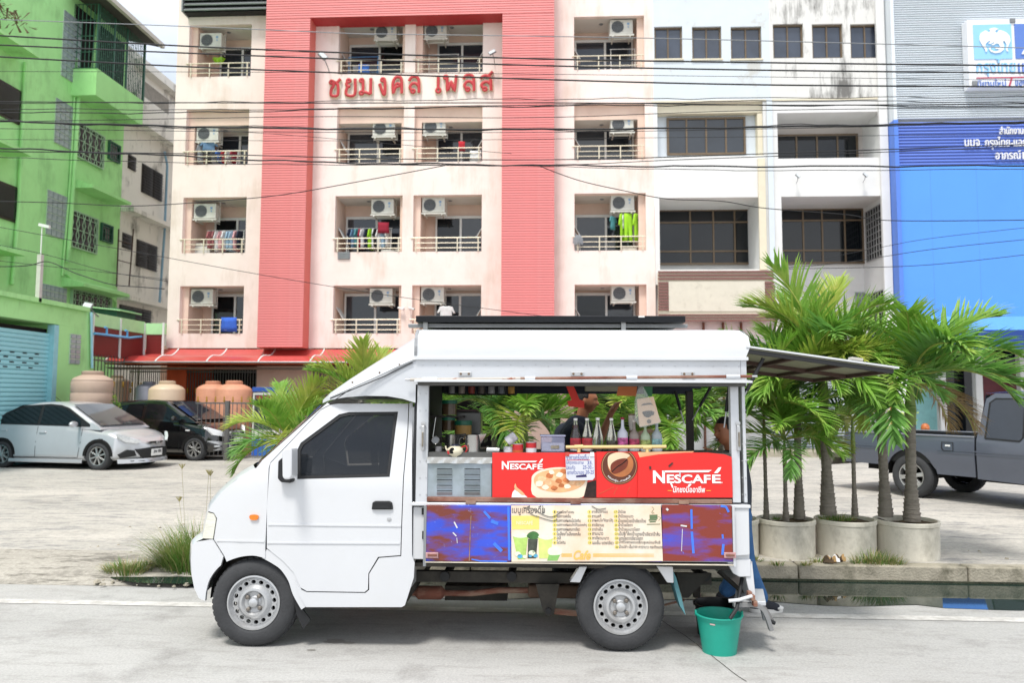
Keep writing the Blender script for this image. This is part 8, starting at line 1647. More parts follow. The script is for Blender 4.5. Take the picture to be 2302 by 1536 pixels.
def fitS(t, front, xf, paint):
 for s in (-1, 1):
  front([(s*.42, .60), (s*.52, .57), (s*.70, .60), (s*.79, .70), (s*.80, .78), (s*.74, .76), (s*.60, .69), (s*.48, .65)], M_lamp, 'headlight', .035)
  front([(s*.50, .30), (s*.74, .26), (s*.78, .34), (s*.66, .44), (s*.54, .42)], M_carblk, 'fog_lamp_recess', .012)
 front([(-.52, .44), (-.40, .27), (-.2, .21), (.2, .21), (.40, .27), (.52, .44), (.2, .47), (-.2, .47)], M_carblk, 'lower_grille', .016)
 front([(-.27, .585), (-.12, .56), (0, .545), (.12, .56), (.27, .585), (.15, .60), (-.15, .60)], M_carblk, 'upper_grille', .035)
 p = front([(-.17, .28), (.17, .28), (.17, .43), (-.17, .43)], M_plate, 'number_plate', .035)
 R_ = Matrix.Translation((xf(0)+.038, -.13, .31)) @ Matrix.Rotation(PI/2, 4, 'Z'); text('2กจ 1895', M_ink, t, 0, .26, .03, .10, 0, 'plate_lettering', res=2, bold=.03, M=R_)
 front([(-.055, .56), (0, .52), (.055, .56), (.05, .60), (-.05, .60)], M_rim, 'badge', .05); front([(-.03, .585), (0, .55), (.03, .585), (0, .575)], M_carblk, 'badge_wing', .056)
 front([(-.62, .20), (-.3, .165), (.3, .165), (.62, .20), (.6, .18), (.3, .15), (-.3, .15), (-.6, .18)], M_carblk, 'lip_slot', .035)
 MB().grid(lambda s, q: (xf((2*s-1)*.8)+.02+.02*q, (2*s-1)*.8, .235-.09*q), 16, 2).obj('front_lip', paint, t, smooth=180); MB().box(-.95, .95, -.86, -.83, .14, .22).obj('side_skirt', paint, t, bev=.012)
 MB().tube([(-.2, -.2, 1.45), (-.38, -.22, 1.58)], .005, 5).obj('aerial', M_carblk, t)
beS = lambda x: .93+(-.03*x if x > 0 else -.02*x)
Fs = atz(217, 1058, LOTZ)
car('parked_car', 'silver sedan parked nearest the turquoise roller shutter', 'car', Fs, R(-9), M_silver, dict(x0=-2.12, x1=2.14, hw=.845, nose=.42, tail=.2, ref=1.33, body=bS, belt=beS, cabin=[(-1.75, .98), (-1.35, 1.18), (-.8, 1.40), (-.45, 1.455), (-.1, 1.465), (.2, 1.45), (.42, 1.405), (1.30, .93), (1.34, .88)],
  windows=[[(-1.42, 1.0), (-1.15, 1.20), (-.72, 1.345), (-.31, 1.38), (-.31, .985)], [(-.23, .98), (-.23, 1.385), (.1, 1.37), (.36, 1.31), (.78, 1.08), (.82, .96)]], frames=[[(-1.5, .97), (-1.2, 1.23), (-.74, 1.385), (-.1, 1.425), (.2, 1.40), (.42, 1.335), (1.05, .98), (1.05, .93)]],
  screen=((1.30, .94), (.44, 1.40)), rear=((-1.68, 1.0), (-.85, 1.38)), seams=[[(.88, .90), (.88, .60), (.83, .26)], [(-.27, .93), (-.27, .26)], [(.83, .26), (-.95, .25)], [(-1.35, .95), (-1.38, .7), (-1.1, .45), (-.98, .25)]], handles=[(-.12, .80), (-1.15, .83)], wheels=[(1.33, .30), (-1.16, .30)], rim=.205, rimm=M_alloy, spokes=8, mirror=(.80, .99), fit=fitS))
bH = [(-1.85, .30, .85, .95, .88), (-1.7, .24, .98, 1.08, .95), (-.9, .20, 1.0, 1.06, 1.0), (.2, .19, .96, 1.03, 1.0), (.85, .19, .93, 1.01, 1.0), (1.4, .20, .84, .93, .99), (1.7, .22, .72, .78, .97), (1.92, .26, .56, .60, .95)]
def fitH(t, front, xf, paint):
 for s in (-1, 1):
  front([(s*.38, .64), (s*.50, .60), (s*.70, .64), (s*.80, .78), (s*.80, .84), (s*.72, .80), (s*.5, .72)], mat('clear_lamp', srgb('eef0f2'), .05, spec=1, var=.05), 'headlight', .03)
  front([(s*.42, .46), (s*.78, .50), (s*.78, .47), (s*.46, .42), (s*.30, .34), (s*.44, .27), (s*.66, .27), (s*.66, .255), (s*.42, .25), (s*.24, .34)], M_rim, 'chrome_trim', .028)
  front([(s*.56, .34), (s*.66, .34), (s*.66, .38), (s*.56, .38)], M_lamp, 'fog_lamp', .02)
 front([(-.30, .60), (.30, .60), (.34, .66), (.28, .72), (-.28, .72), (-.34, .66)], M_rim, 'grille_frame', .025); front([(-.28, .615), (.28, .615), (.32, .66), (.26, .705), (-.26, .705), (-.32, .66)], M_carblk, 'grille', .030)
 front([(0, .63), (.02, .66), (0, .69), (-.02, .66)], M_rim, 'badge', .036); front([(-.17, .44), (.17, .44), (.17, .55), (-.17, .55)], M_plate, 'number_plate', .04)
 front([(-.2, .27), (.2, .27), (.24, .30), (-.24, .30)], M_rim, 'chrome_trim', .028); MB().box(.98, 1.10, -.842, -.836, .74, .77).obj('side_repeater', M_plate, t)
beH = lambda x: 1.0-.03*x
car('parked_car', 'black hatchback with chrome grille parked in front of the water tanks', 'car', atz(435, 1037, LOTZ), R(-9), M_blackp, dict(x0=-1.88, x1=1.92, hw=.83, nose=.40, tail=.2, ref=1.23, body=bH, belt=beH, cabin=[(-1.8, 1.15), (-1.55, 1.38), (-1.0, 1.48), (-.2, 1.505), (.1, 1.49), (.34, 1.45), (1.18, .98), (1.22, .93)],
  windows=[[(-1.35, 1.08), (-1.2, 1.32), (-.75, 1.40), (-.36, 1.41), (-.36, 1.05)], [(-.26, 1.04), (-.26, 1.42), (.12, 1.40), (.34, 1.34), (.72, 1.12), (.76, 1.0)]], screen=((1.18, .99), (.36, 1.445)), rear=((-1.78, 1.1), (-1.4, 1.40)),
  seams=[[(.80, .95), (.80, .25)], [(-.31, 1.0), (-.31, .25)]], handles=[(-.15, .86), (-1.0, .88)], wheels=[(1.23, .29), (-1.22, .29)], rim=.205, rimm=M_alloy, spokes=8, mirror=(.72, 1.05), mmat=M_blackp, fit=fitH))
Fp = atz(2049, 1119, LOTZ); HP_ = R(-60+3)
bP = [(-2.55, .52, 1.0, 1.0, .97), (-2.4, .50, 1.04, 1.04, 1.0), (-.45, .46, 1.03, 1.03, 1.0)]
pk = thing('pickup_truck', 'dark grey pickup truck parked behind the palms, tail towards the street', 'pickup', (0, 0, 0), (0, 0, HP_)); hw = .84; RX = -1.4
pk.location = V(Fp)-(Matrix.Rotation(HP_, 3, 'Z') @ V((RX, -hw, 0))); pk.location.z = LOTZ
ypk = lambda x, z: -hw+.10*max(0, (z-.98))*1.9-.012*math.sin(min(1, max(0, (z-.5)/.5))*PI)
Rw = .35
ar = [(RX+Rw*1.22*math.cos(a), Rw+Rw*1.25*math.sin(a)) for a in [PI-PI*i/14 for i in range(15)]]; ar = [(a, max(b, .50)) for a, b in ar]
bed = [(-2.60, .50), (-2.62, .98), (-2.60, 1.02), (-.36, 1.02), (-.36, .42), (-.95, .42)]+[p for p in ar[::-1]]
patch(bed, 'bed_side', M_gun, pk, ypk, mirror=0.0); door1 = [(-.33, .40), (-.33, 1.0), (-.22, 1.62), (-.1, 1.70), (.40, 1.70), (.40, .38)]
win1 = [(-.20, 1.02), (-.16, 1.56), (-.08, 1.62), (.33, 1.62), (.33, 1.06), (.28, 1.0)]
patch(door1, 'cab_panel', M_gun, pk, ypk, mirror=0.0); patch([(.42, .38), (.42, 1.70), (1.2, 1.68), (1.75, 1.1), (1.75, .38)], 'door', M_gun, pk, ypk, mirror=0.0); patch([(1.77, .38), (1.77, 1.06), (2.9, .95), (3.0, .45)], 'front_wing', M_gun, pk, ypk, mirror=0.0)
patch(win1, 'side_window', M_glass, pk, ypk, off=-.006, rim=.005, mirror=0.0); patch([(.50, 1.05), (.50, 1.60), (1.12, 1.60), (1.55, 1.15), (1.52, 1.05)], 'side_window', M_glass, pk, ypk, off=-.006, rim=.005, mirror=0.0)
patch(hull_strip(win1+[win1[0]], .025), 'window_seal', M_carblk, pk, ypk, off=-.008, rim=.004)
for z, m_ in ((.80, .02), (.76, .012)): patch([(-2.55, z), (-2.55, z+m_), (-1.85, z+m_), (-1.85, z)], 'side_crease', M_gun, pk, ypk, off=-.008, rim=.008); patch([(-.93, z), (-.93, z+m_), (1.7, z+m_), (1.7, z)], 'side_crease', M_gun, pk, ypk, off=-.008, rim=.008)
MB().box(-2.60, -.36, -hw-.01, -hw+.05, 1.02, 1.045).obj('bed_rail', mat('worn_bright_rail', srgb('8d9096'), .35, metal=.5), pk, bev=.008); MB().box(-2.60, -.36, hw-.05, hw+.01, 1.02, 1.045).obj('bed_rail', MC['worn_bright_rail'], pk, bev=.008)
MB().box(-2.62, -2.57, -hw+.03, hw-.03, .5, 1.03).obj('tailgate', M_gun, pk, bev=.01); MB().box(-2.56, -.38, -hw+.08, hw-.08, .55, .60).obj('bed_floor', M_carblk, pk); MB().box(-2.5, -.40, hw-.12, hw-.03, .58, 1.0).obj('bed_liner', M_carblk, pk); MB().box(-2.5, -.40, -hw+.03, -hw+.1, .58, 1.01).obj('bed_liner', M_carblk, pk); MB().box(-.42, -.34, -hw+.05, hw-.05, .5, 1.1).obj('bed_front', M_carblk, pk)
MB().grid(lambda s, q: (-.22+1.40*s-.02, -(.70)+1.40*q, 1.70+.035*math.sin(PI*q)+.02*math.sin(PI*s)), 12, 12).obj('cab_roof', mat('blue_tinted_roof', srgb('4f6892'), .2, metal=.3, coat=.8), pk, smooth=180)
MB().add([(-.33, -.80, 1.0), (-.24, -.70, 1.68), (-.24, .70, 1.68), (-.33, .80, 1.0)], [(0, 1, 2, 3)]).obj('cab_back', M_gun, pk); MB().add([(-.31, -.6, 1.12), (-.262, -.55, 1.58), (-.262, .55, 1.58), (-.31, .6, 1.12)], [(0, 1, 2, 3)]).xform(Matrix.Translation((-.012, 0, 0))).obj('rear_window', M_glass, pk)
MB().add([(1.80, -.76, 1.06), (1.20, -.68, 1.68), (1.20, .68, 1.68), (1.80, .76, 1.06)], [(0, 1, 2, 3)]).obj('windscreen', M_glass, pk); MB().box(1.8, 2.95, -.78, .78, .92, 1.0).obj('bonnet', M_gun, pk, bev=.05)
fl = [(-.83, .80), (-.68, .80), (-.68, .93), (-.86, .93), (-.86, .84)]; patch(hull_strip(fl+[fl[0]], .012), 'fuel_flap_edge', M_carblk, pk, ypk, off=-.014, rim=.004); patch([(-.80, .87), (-.72, .87), (-.72, .895), (-.80, .895)], 'fuel_flap_sticker', M_plate, pk, ypk, off=-.016, rim=.004)
MB().box(.50, .72, -hw-.035, -hw+.0, .92, .985).obj('door_handle', M_carblk, pk, bev=.01)
bp_ = MB(); bp_.prism([(-2.62, .48), (-2.66, .62), (-2.92, .64), (-2.98, .56), (-2.90, .42), (-2.84, .56), (-2.70, .56)], -hw, 'y', hw); bp_.obj('rear_bumper', mat('tarnished_bumper', srgb('77706a'), .35, metal=.6, var=.3, scale=8), pk, fix=True)
for s in (-1, 1):
 for x in (RX, 1.9+.3): tyre_rim(pk, x, Rw, Rw, .215, .24, -(hw-.0) if s < 0 else hw, m_r=M_alloy, flip=1 if s < 0 else -1, spokes=6, rot=.2)
MB().grid(lambda s, q: (RX-Rw*1.24*math.cos(s*PI), -hw+.06+.3*q, Rw+Rw*1.26*math.sin(s*PI)), 16, 1).obj('wheel_house', M_hole, pk); MB().box(-2.4, 2.6, -.5, .5, .38, .56).obj('chassis', M_hole, pk); MB().box(-.3, 2.7, -.75, .75, .36, .5).obj('floor_pan', M_hole, pk)
seat_ = MB(); seat_.box(.3, .8, -.6, .6, .8, 1.3); seat_.obj('seat', M_carblk, pk, bev=.05); MB().box(-2.60, -2.55, -hw-.002, -hw+.12, .72, .98).obj('tail_lamp', mat('dark_red_lamp', srgb('5c1214'), .15), pk)
# ================================================================ palms in concrete planters
def leafmat(name, c, c2, tr=.35):
 m = mat(name, c, .45, var=.25, scale=2.5, dirt=c2, dirt_amt=.7, dscale=3.5, dirt_pos=(.48, .62)); nt = m.node_tree; b = nt.nodes['Principled BSDF']; o = nt.nodes['Material Output']
 t = nt.nodes.new('ShaderNodeBsdfTranslucent'); x = nt.nodes.new('ShaderNodeMixShader'); x.inputs[0].default_value = tr; src = b.inputs['Base Color'].links[0].from_socket
 nt.links.new(src, t.inputs[0]); nt.links.new(b.outputs[0], x.inputs[1]); nt.links.new(t.outputs[0], x.inputs[2]); nt.links.new(x.outputs[0], o.inputs[0]); return m
M_lf = [leafmat('palm_leaf', srgb('7dab42'), srgb('b2c566')), leafmat('palm_leaf_deep', srgb('68994a'), srgb('92b658')), leafmat('palm_leaf_yellow', srgb('a2b850'), srgb('c8c268')), leafmat('palm_leaf_dead', srgb('a58a5c'), srgb('8b6a4a'), .15)]
M_rach = mat('palm_midrib', srgb('a3ab55'), .5, var=.1)
def frond_mesh(L, elev, droop, mi, seed, n=38, ll=.36, name='frond', vee=.55):
 rnd = random.Random(seed); mb = MB(); pts = []; p = V((0, 0, 0)); a = elev; N_ = 18
 for i in range(N_+1): pts.append((p.copy(), a)); p = p+V((math.cos(a), 0, math.sin(a)))*(L/N_); a -= droop/N_*(.5+1.1*i/N_)
 mb.cur = 1; mb.tube([q[0] for q in pts], [.011*(1-.85*i/N_)+.0015 for i in range(N_+1)], 5); mb.cur = 0
 for i in range(n):
  t = .16+.84*(i+.5)/n; k = t*N_; j = min(int(k), N_-1); f = k-j; c = pts[j][0].lerp(pts[j+1][0], f); an = pts[j][1]*(1-f)+pts[j+1][1]*f
  T = V((math.cos(an), 0, math.sin(an))); U = V((-math.sin(an), 0, math.cos(an)))
  for s in (-1, 1):
   if rnd.random() < .04: continue
   l = ll*(math.sin(PI*min(1, .20+.75*t))**.7)*rnd.uniform(.82, 1.1)*(1 if t < .93 else .8); w = .0118*rnd.uniform(.8, 1.15)*(1.1 if mi != 3 else .6); sw = .55+.65*t+rnd.uniform(-.12, .12)
   d = (V((0, s, 0))*math.cos(sw)+T*math.sin(sw)+U*(vee*rnd.uniform(.3, 1.2))).normalized(); dr = rnd.uniform(.25, .9)*(1 if mi != 3 else 2.5); q = c.copy(); ring = []
   for g in range(5):
    h = g/4; ww = w*(1.0, 1.15, .95, .62, .06)[g]; side_ = d.cross(U).normalized(); up = side_.cross(d).normalized(); ring.append((q-side_*ww+up*ww*.45, q.copy(), q+side_*ww+up*ww*.45)); q = q+d*(l/4); d = (d+V((0, 0, -dr*.28*(h+.3)))).normalized()
   b = len(mb.v); mb.v += [tuple(v) for r in ring for v in r]
   for g in range(4): mb.f += [(b+g*3, b+g*3+3, b+g*3+4, b+g*3+1), (b+g*3+1, b+g*3+4, b+g*3+5, b+g*3+2)]; mb.mi += [0, 0]
 return mb.mesh(name, [M_lf[mi], M_rach], 180)
FR = {}
def FRD(kind, mi, v): 
 ky = (kind, mi, v)
 if ky not in FR:
  e, dr = {'up': (1.35, .7), 'high': (1.05, 1.1), 'mid': (.75, 1.5), 'low': (.35, 1.5), 'hang': (-.1, 1.3), 'dead': (-.3, 1.1)}[kind]; FR[ky] = frond_mesh(1.0, e, dr, mi, hash((kind, mi, v)) % 999 if 0 else (len(kind)*31+mi*7+v*13+ord(kind[0])), ll=.42)
 return FR[ky]
M_trk = mat('ringed_grey_bark', srgb('8a8378'), .9, var=.15, scale=3, bump=.5, bscale=30, dirt=srgb('4d4840'), dirt_amt=.8, dscale=3, stretch=(1, 1, 4)); M_shaft = mat('green_crownshaft', srgb('7f9350'), .5, var=.15, scale=3, stretch=(1, 1, .4)); M_thin = mat('brown_green_stem', srgb('6e6a42'), .7, var=.2, scale=4)
KM = ['high', 'mid', 'mid', 'low', 'mid', 'low', 'hang']
KL = ['high', 'mid', 'low', 'mid', 'hang', 'low']
def palm(label, ub, vb, ut, vt, y, r0, L, nf, seed, shaft=.28, tilt=0, bias=None, dead=0, kinds=None, group='palms in the concrete planters'):
 rnd = random.Random(seed); b = at(ub, vb, y); tp_ = at(ut, vt, y+tilt); t = thing('palm_tree', label, 'palm', b, group=group); T = tp_-b; H = T.length; n = max(8, int(H/.045)); mb = MB(); pr = []
 P = lambda f: V((T.x*f*f*.5+T.x*f*.5, T.y*f, T.z*f))
 pts, rs = [], []
 for i in range(n):
  f = i/n; r = r0*(1.25-.45*min(1, f*4)) if f < .25 else r0*(.8-.12*f)
  for k_, e in ((0, 1.0), (.72, 1.0), (.78, 1.07), (.97, 1.07)): pts.append(P((i+k_)/n)); rs.append(r*e*(1+.03*math.sin(i*2.3)))
 cs = 1-shaft; cut = [i for i, p in enumerate(pts) if p.z <= T.z*cs+.001]; i1 = max(4, len(cut)); mb.tube([p for p in pts[:i1]], rs[:i1], 14); mb.obj('trunk', M_trk, t, smooth=50)
 if shaft > 0: q0 = pts[i1-1]; MB().tube([q0, q0.lerp(T, .3), q0.lerp(T, .7), T], [r0*.78, r0*.85, r0*.55, r0*.3], 12).obj('crownshaft', M_shaft if r0 > .025 else M_thin, t, smooth=180)
 ks = kinds or ['up', 'high', 'high', 'mid', 'mid', 'low', 'low', 'mid', 'hang', 'low', 'high', 'hang']
 for i in range(nf):
  az = i*2.399+seed*.7+rnd.uniform(-.25, .25)
  if bias is not None: az = bias[i % len(bias)]+rnd.uniform(-.15, .15)
  k = ks[i % len(ks)]; mi = 0 if k in ('up', 'high') else (1 if rnd.random() < .45 else 0); mi = 2 if rnd.random() < .16 else mi
  o = put('frond', FRD(k, mi, rnd.randint(0, 2)), t, T*rnd.uniform(.965, 1.0), (rnd.uniform(-.35, .35), 0, az)); s = L*rnd.uniform(.85, 1.12); o.scale = (s, s*rnd.uniform(.9, 1.1), s)
 for i in range(dead): o = put('dead_frond', FRD('dead', 3, i), t, T*.97, (rnd.uniform(-.3, .3), 0, -.55+i*.5)); o.scale = (L*.72,)*3; o['label'] = 'withered brown frond'
 return t
M_pot = mat('planter_concrete', srgb('d6d1c3'), .9, var=.06, scale=3, bump=.3, bscale=25, dirt=srgb('7d796c'), dirt_amt=.6, dscale=2.2, dirt_pos=(.5, .68), stretch=(1, 1, .6)); M_soil = mat('planter_soil', srgb('5a4c3b'), .95, var=.4, scale=14, bump=1, bscale=50)
def planter(label, uc, vb, w, y, h=.37, soil=None):
 k = (at(uc+50, vb, y)-at(uc-50, vb, y)).length/100; r = w/2*k*1.04; p = at(uc, vb, y+r); t = thing('planter', label, 'planter', (p.x, y+r, LOTZ), group='round concrete planters along the kerb')
 MB().lathe([(r*.955, 0), (r*.965, .03), (r*.97, h-.05), (r*.975, h-.045), (r, h-.04), (r*1.005, h-.006), (r*.99, h), (r*.92, h), (r*.905, h-.01), (r*.9, h-.06)], 56).obj('shell', M_pot, t, smooth=35)
 mb = MB(); mb.grid(lambda s, q: (r*.90*q*math.cos(2*PI*s), r*.90*q*math.sin(2*PI*s), h-.045+.02*math.sin(s*19)*q+.012*math.sin(q*9+s*31)), 40, 8); mb.obj('soil', soil or M_soil, t, smooth=180); return t
YPt = KY+.22
planter('round concrete planter with three thin palms, nearest the truck tail', 1769, 1258, 128, YPt); planter('round concrete planter with grass on its soil, in the middle of three', 1902, 1257, 134, YPt+.03); planter('round concrete planter with dark soil and two thick trunks', 2040, 1258, 140, YPt)
for i, (u, l) in enumerate(((1640, 'round concrete planter mostly hidden by the truck tail'), (1500, 'round concrete planter behind the rear wheel'), (1330, 'round concrete planter behind the truck bed middle'), (1180, 'round concrete planter behind the front of the truck bed'), (840, 'round concrete planter behind the truck cab door'), (640, 'round concrete planter behind the truck front wheel'))): planter(l, u, 1256, 132, YPt+.04*(i % 2))
yy = YPt+.34
palm('thick trunk palm with a withered frond, outermost from the truck', 2050, 1172, 2046, 845, yy-.05, .068, 1.15, 18, 3, shaft=.34, dead=3, kinds=KM)
palm('tall palm in the dark soil planter, left of the withered one', 1991, 1162, 1974, 850, yy+.05, .060, .95, 13, 8, shaft=.3, kinds=KM)
palm('tall thick palm rising from the grassy planter', 1862, 1158, 1846, 800, yy, .066, 1.05, 15, 5, shaft=.3)
palm('slim young palm in the grassy planter', 1922, 1163, 1916, 940, yy, .028, .66, 10, 12, shaft=.35)
palm('palm with the thicker trunk in the three-palm planter', 1797, 1167, 1790, 840, yy+.05, .048, .98, 14, 21, shaft=.3)
palm('thin palm in the middle of the three-palm planter, low crown', 1767, 1172, 1763, 985, yy-.12, .027, .78, 12, 14, shaft=.3)
palm('thin palm nearest the truck in the three-palm planter', 1723, 1168, 1716, 915, yy, .025, .85, 13, 17, shaft=.4)
palm('palm seen through the rear end of the truck opening', 1640, 1170, 1600, 900, yy+.25, .04, .85, 14, 31, kinds=KL)
palm('palm filling the opening beside the dark inner post', 1510, 1170, 1500, 955, yy+.1, .04, .85, 14, 33, kinds=KL)
palm('palm with its crown behind the plastic bag', 1420, 1170, 1425, 930, yy+.45, .04, .75, 11, 36, kinds=KL)
palm('palm with a green stem left of the vendor', 1262, 1170, 1250, 880, yy+.4, .036, .75, 10, 41, kinds=KL)
palm('palm filling the opening behind the sugar tub', 1190, 1170, 1180, 950, yy+.05, .04, .9, 14, 43, kinds=KL)
palm('palm behind the steel jugs, leaning to the cab', 1120, 1170, 1105, 905, yy+.25, .045, .85, 13, 47, kinds=KL)
palm('palm rising behind the slope of the cab cowl', 850, 1170, 830, 925, yy+.1, .05, .95, 13, 52)
palm('young palm in front of the vending machine beside the cab', 665, 1170, 645, 985, yy, .034, .72, 14, 57, shaft=.3)
M_gr = [leafmat('grass_blade', srgb('5f8438'), srgb('8f9a52')), leafmat('dry_grass_blade', srgb('a39a66'), srgb('8b8455'), .2)]
def tuft(name, spots, n, hmin, hmax, seed, spread=.16, heads=0, z=None, dry=.25):
 rnd = random.Random(seed); mb = MB()
 for (cx, cy, cz, k) in spots:
  for i in range(int(n*k)):
   a = rnd.uniform(0, 2*PI); r = spread*k*rnd.random()**.6; p = V((cx+r*math.cos(a)*1.3, cy+r*math.sin(a)*.7, cz)); h = rnd.uniform(hmin, hmax)*k; ln = rnd.uniform(.15, 1.0); d = V((math.cos(a)*ln, math.sin(a)*ln*.6, 1)).normalized(); w = rnd.uniform(.002, .0042); sd_ = V((math.sin(a), -math.cos(a), 0)); b = len(mb.v)
   for g in range(4): ww = w*(1, .9, .6, .05)[g]; mb.v += [tuple(p-sd_*ww), tuple(p+sd_*ww)]; p = p+d*h/3; d = (d+V((math.cos(a)*.25, math.sin(a)*.2, -.28*ln))).normalized()
   c = 1 if rnd.random() < dry else 0
   for g in range(3): mb.f.append((b+g*2, b+g*2+1, b+g*2+3, b+g*2+2)); mb.mi.append(c)
  for i in range(heads):
   a = rnd.uniform(0, 6.28); p = V((cx+rnd.uniform(-.2, .25), cy, cz)); q = p+V((rnd.uniform(-.15, .15), 0, hmax*k*rnd.uniform(1.3, 2.1))); mb.cur = 1; mb.tube([p, p.lerp(q, .5)+V((.01, 0, 0)), q], .0016, 4)
   for j in range(7): e = q+V(((j-3)*.011, rnd.uniform(-.01, .01), .05)); mb.tube([q, e], [.002, .0035], 4)
   mb.cur = 0
 return mb.obj(name, M_gr, kind='stuff')
def gp(u, v, z=-.01, k=1.0): p = atz(u, v, z); return (p.x, p.y, z, k)
tuft('grass', [gp(430, 1290, -.02, 1.25), gp(405, 1288, -.02, 1.0), gp(455, 1278, .0, 1.2), gp(440, 1265, .02, .9)], 420, .2, .52, 1, heads=1); tuft('grass', [gp(285, 1292, -.01, .9), gp(262, 1290, -.01, .7), gp(310, 1286, 0, .75), gp(330, 1275, .02, .5)], 260, .08, .22, 2, heads=0, dry=.45)
pz = LOTZ+.36; g0 = lambda u, v, k=.6: (at(u, v, YPt+.25).x, YPt+.25, pz, k)
tuft('grass', [g0(1862, 1160, .6), g0(1885, 1160, .7), g0(1905, 1160, .45), g0(1745, 1165, .3)], 160, .06, .16, 5, dry=.3); tuft('grass', [(at(u, 1255, KY+.1).x, KY+dy, LOTZ, k) for u, dy, k in ((1840, .12, .4), (1930, .1, .5), (1965, .15, .9), (1985, .1, .8), (2010, .08, .5), (1700, .15, .4), (1738, -.03, .35), (1800, -.02, .3))], 170, .08, .2, 6, dry=.5)
t = thing('litter', 'scorched cardboard and crumpled wrapper on the kerb between the planters', 'litter', (at(1862, 1250, KY+.1).x, KY+.08, LOTZ+.01)); random.seed(6)
for k in range(5): MB().grid(lambda s, q: (k*.04+s*.09-.06, .03*k-.05+q*.06, .012+.05*abs(math.sin(s*4+k))*q+.02*math.sin(k*3+q*7)), 5, 4).obj('scrap', [mat('burnt_card', srgb('4a3c2c'), .9, var=.5), mat('tan_card', srgb('a5875c'), .9, var=.3), M_whw][k % 3], t)
rk_ = random.Random(4); st_ = MB()
for k in range(240):
 u = rk_.uniform(240, 460) if k % 2 else rk_.uniform(0, 2302); p = V((atz(u, 1292, 0).x, rk_.uniform(6.9, 7.55) if k % 2 else rk_.uniform(7.7, 9.5), 0)); z = -.03 if k % 2 else LOTZ; r = rk_.uniform(.006, .02 if k % 9 else .045); st_.lathe([(0, -r*.4), (r, 0), (r*.6, r*.6), (0, r*.7)], 5, (p.x, p.y, z), caps=False)
st_.obj('pebbles', M_kerb, kind='stuff')
p = at(238, 930, 18.2); bs_ = thing('bush', 'leafy green bush between the ribbed tank and the black hatchback', 'bush', (p.x, 18.2, LOTZ)); rb = random.Random(7); mb = MB(); H = at(238, 868, 18.2).z-LOTZ
for i in range(1500):
 a = rb.uniform(0, 6.28); z = H*rb.random()**.8; r = (.42*math.sin(PI*min(1, .25+z/H*.72)))*rb.random()**.45*(1+.3*math.sin(a*3+z*5)); c = V((r*math.cos(a), r*math.sin(a), z)); d = V((rb.uniform(-1, 1), rb.uniform(-1, 1), rb.uniform(-.2, 1))).normalized(); s = d.orthogonal().normalized()*.022; d = d*.055; mb.cur = 0 if rb.random() < .8 else 1; mb.add([c-s*.2, c+d*.5-s, c+d, c+d*.5+s], [(0, 1, 2, 3)])
mb.obj('leaves', [M_lf[0], M_lf[2]], bs_); MB().tube([(0, 0, 0), (.02, 0, H*.6)], .02, 6).obj('stem', M_thin, bs_)
b2 = thing('bush', 'small yellow green bush before the shutter behind the pickup bed', 'bush', (at(2020, 985, 20.5).x, 20.5, LOTZ)); mb2 = MB()
for i in range(700):
 a = rb.uniform(0, 6.28); z = 1.3*rb.random(); r = .45*rb.random()**.5; c = V((r*math.cos(a), r*math.sin(a), z)); d = V((rb.uniform(-1, 1), rb.uniform(-1, 1), rb.uniform(-.2, 1))).normalized(); s = d.orthogonal().normalized()*.025; mb2.cur = 0 if rb.random() < .5 else 1; mb2.add([c, c+d*.03-s, c+d*.07, c+d*.03+s], [(0, 1, 2, 3)])
mb2.obj('leaves', [M_lf[0], M_lf[2]], b2)
# ================================================================ overhead cables
M_cab_ = mat('black_cable', srgb('1a1b1e'), .6, var=.1); M_cabg = mat('grey_cable', srgb('7f8286'), .5, var=.1)
def cable(label, pts, w, y=9.4, wob=0, m=None, group='cables strung across the street'):
 rnd = random.Random(int(pts[0][1]*7+w*10)); P = spline([(u, v, 0) for u, v in pts], 14); out_ = []; ph = rnd.uniform(0, 6)
 for i, (u, v, _) in enumerate(P):
  v2 = v+wob*(math.sin(u*.021+ph)+.6*math.sin(u*.057+ph*2)); out_.append(at(u, v2, y))
 o0 = out_[0]; t = MB().tube([q-o0 for q in out_], w*.38*y/F_PX, 6).obj('power_cable', m or M_cab_, None, smooth=180); t.location = o0; tag(t, label, 'cable', group)
ends = lambda v0, v1, mids=(): [(-60, v0)]+list(mids)+[(2370, v1)]
cable('thin pale grey cable, highest across the whole facade', ends(41, 109, [(400, 58), (820, 76), (860, 76), (1500, 86)]), 2.6, m=M_cabg)
cable('thick black cable, topmost of the three heavy ones', ends(76, 148, [(500, 107), (1150, 130), (1700, 140)]), 4.6); cable('thick black cable, middle of the three heavy ones', ends(98, 164, [(500, 122), (1150, 145), (1700, 157)]), 4.4); cable('thick black cable, lowest of the three heavy ones', ends(124, 195, [(500, 153), (1150, 176), (1700, 190)]), 4.6)
cable('hair thin cable just under the three heavy cables', ends(160, 181, [(1000, 164)]), 1.5)
cable('wavy cable touching the foot of the red letters', ends(231, 217, [(500, 230), (1000, 224), (1500, 221)]), 2.2, wob=1.6); cable('taut black cable below the red letters', ends(228, 232, [(600, 231), (1300, 231), (1800, 236)]), 3.2)
cable('wavy cable second below the red letters', ends(244, 232, [(600, 246), (1300, 234), (1800, 226)]), 2.2, wob=1.2); cable('kinked grey cable under the letters bundle', ends(252, 240, [(400, 253), (900, 243), (1500, 236)]), 3, wob=1.4, y=9.6); cable('black cable rising to the right above the second balconies', ends(275, 240, [(700, 262), (1200, 264), (1700, 248)]), 2.2)
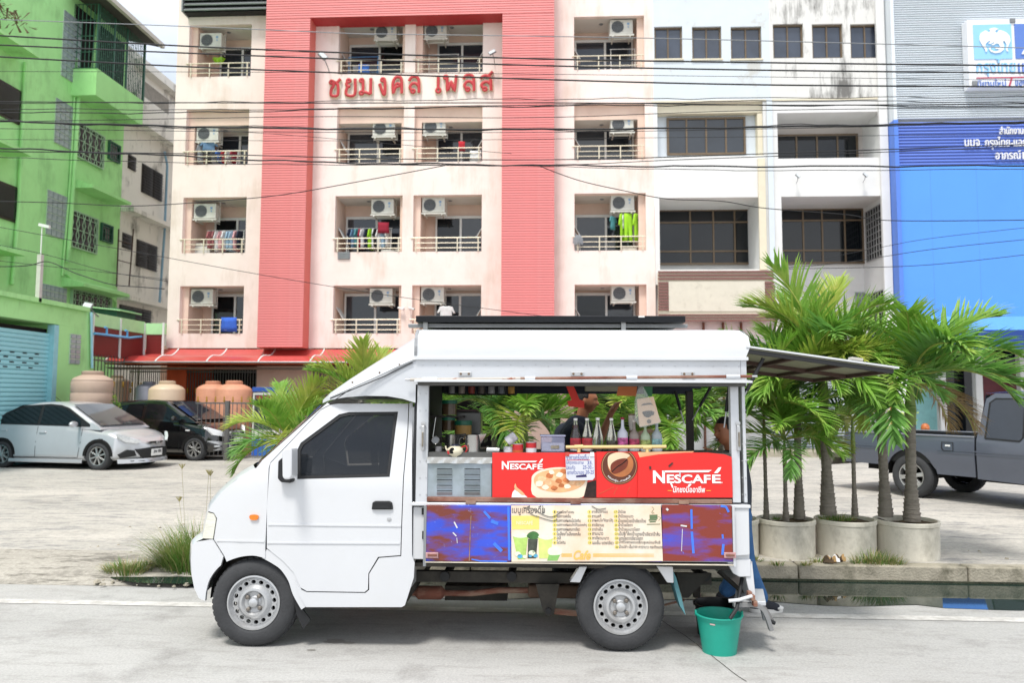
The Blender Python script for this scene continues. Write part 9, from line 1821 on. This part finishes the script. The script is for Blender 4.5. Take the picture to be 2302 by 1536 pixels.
cable('heavy twisted bundle across the second row balconies', ends(270, 272, [(300, 281), (700, 289), (1300, 290), (1800, 284)]), 5.2, wob=.8); cable('thin strand twisted round the heavy bundle', ends(266, 276, [(300, 284), (700, 286), (1300, 293), (1800, 281)]), 2.2, wob=2.2)
cable('thin black cable through the second row air conditioners', ends(288, 275, [(700, 297), (1400, 295)]), 1.9); cable('hair thin cable across the second row doors', ends(313, 301, [(800, 316), (1500, 309)]), 1.5)
cable('black cable just above the second balcony sills', ends(340, 322, [(400, 345), (900, 357), (1300, 358), (1700, 346)]), 3); cable('wavy double cable along the second balcony sills', ends(331, 372, [(300, 346), (700, 364), (1100, 370), (1600, 374)]), 4.6, wob=1.4); cable('thin cable sagging under the second balcony sills', ends(352, 379, [(500, 368), (1100, 372), (1700, 383)]), 2, wob=.8); cable('cable parting upward to the right from the sill bundle', [(900, 371), (1250, 371), (1500, 360), (1900, 345), (2370, 326)], 2.4)
cable('hair thin cable crossing the green wall grilles', [(-60, 268), (200, 279), (600, 300), (900, 325), (1150, 345)], 1.5)
cable('service cable dipping across the left column to the bundle', [(-60, 451), (130, 456), (300, 463), (480, 452), (640, 437), (850, 400), (1010, 370)], 2.6, y=10.5)
cable('service cable falling to the right over the white shophouse', [(1210, 372), (1300, 405), (1400, 428), (1500, 447), (1620, 452), (1720, 468), (1900, 482), (2010, 496), (2370, 494)], 2.6, y=10.5)
cable('thin slanting cable low across the pink wall', [(-60, 500), (270, 560), (600, 620), (900, 668), (1230, 712)], 1.9, y=11)
cable('thin cable from the shophouse sign to the blue wall', [(1740, 604), (1900, 590), (2100, 560), (2370, 532)], 2, y=12); cable('thin cable fanning out low over the blue wall', [(1740, 605), (2000, 600), (2150, 590), (2370, 565)], 2, y=12); cable('thin cable fanning out highest over the blue wall', [(1740, 603), (1960, 560), (2100, 535), (2370, 505)], 1.6, y=12)
cable('drooping tangled cable in front of the green wall', [(-60, 600), (60, 598), (110, 590), (180, 618), (260, 640), (370, 650)], 3, y=12.5, wob=.8); cable('thin cable running down across the green canopy', [(-60, 540), (100, 572), (240, 610), (375, 632)], 2, y=12.5); cable('thin cable beside the tangled one on the green wall', [(-60, 580), (120, 600), (260, 615), (375, 628)], 1.8, y=12.5)
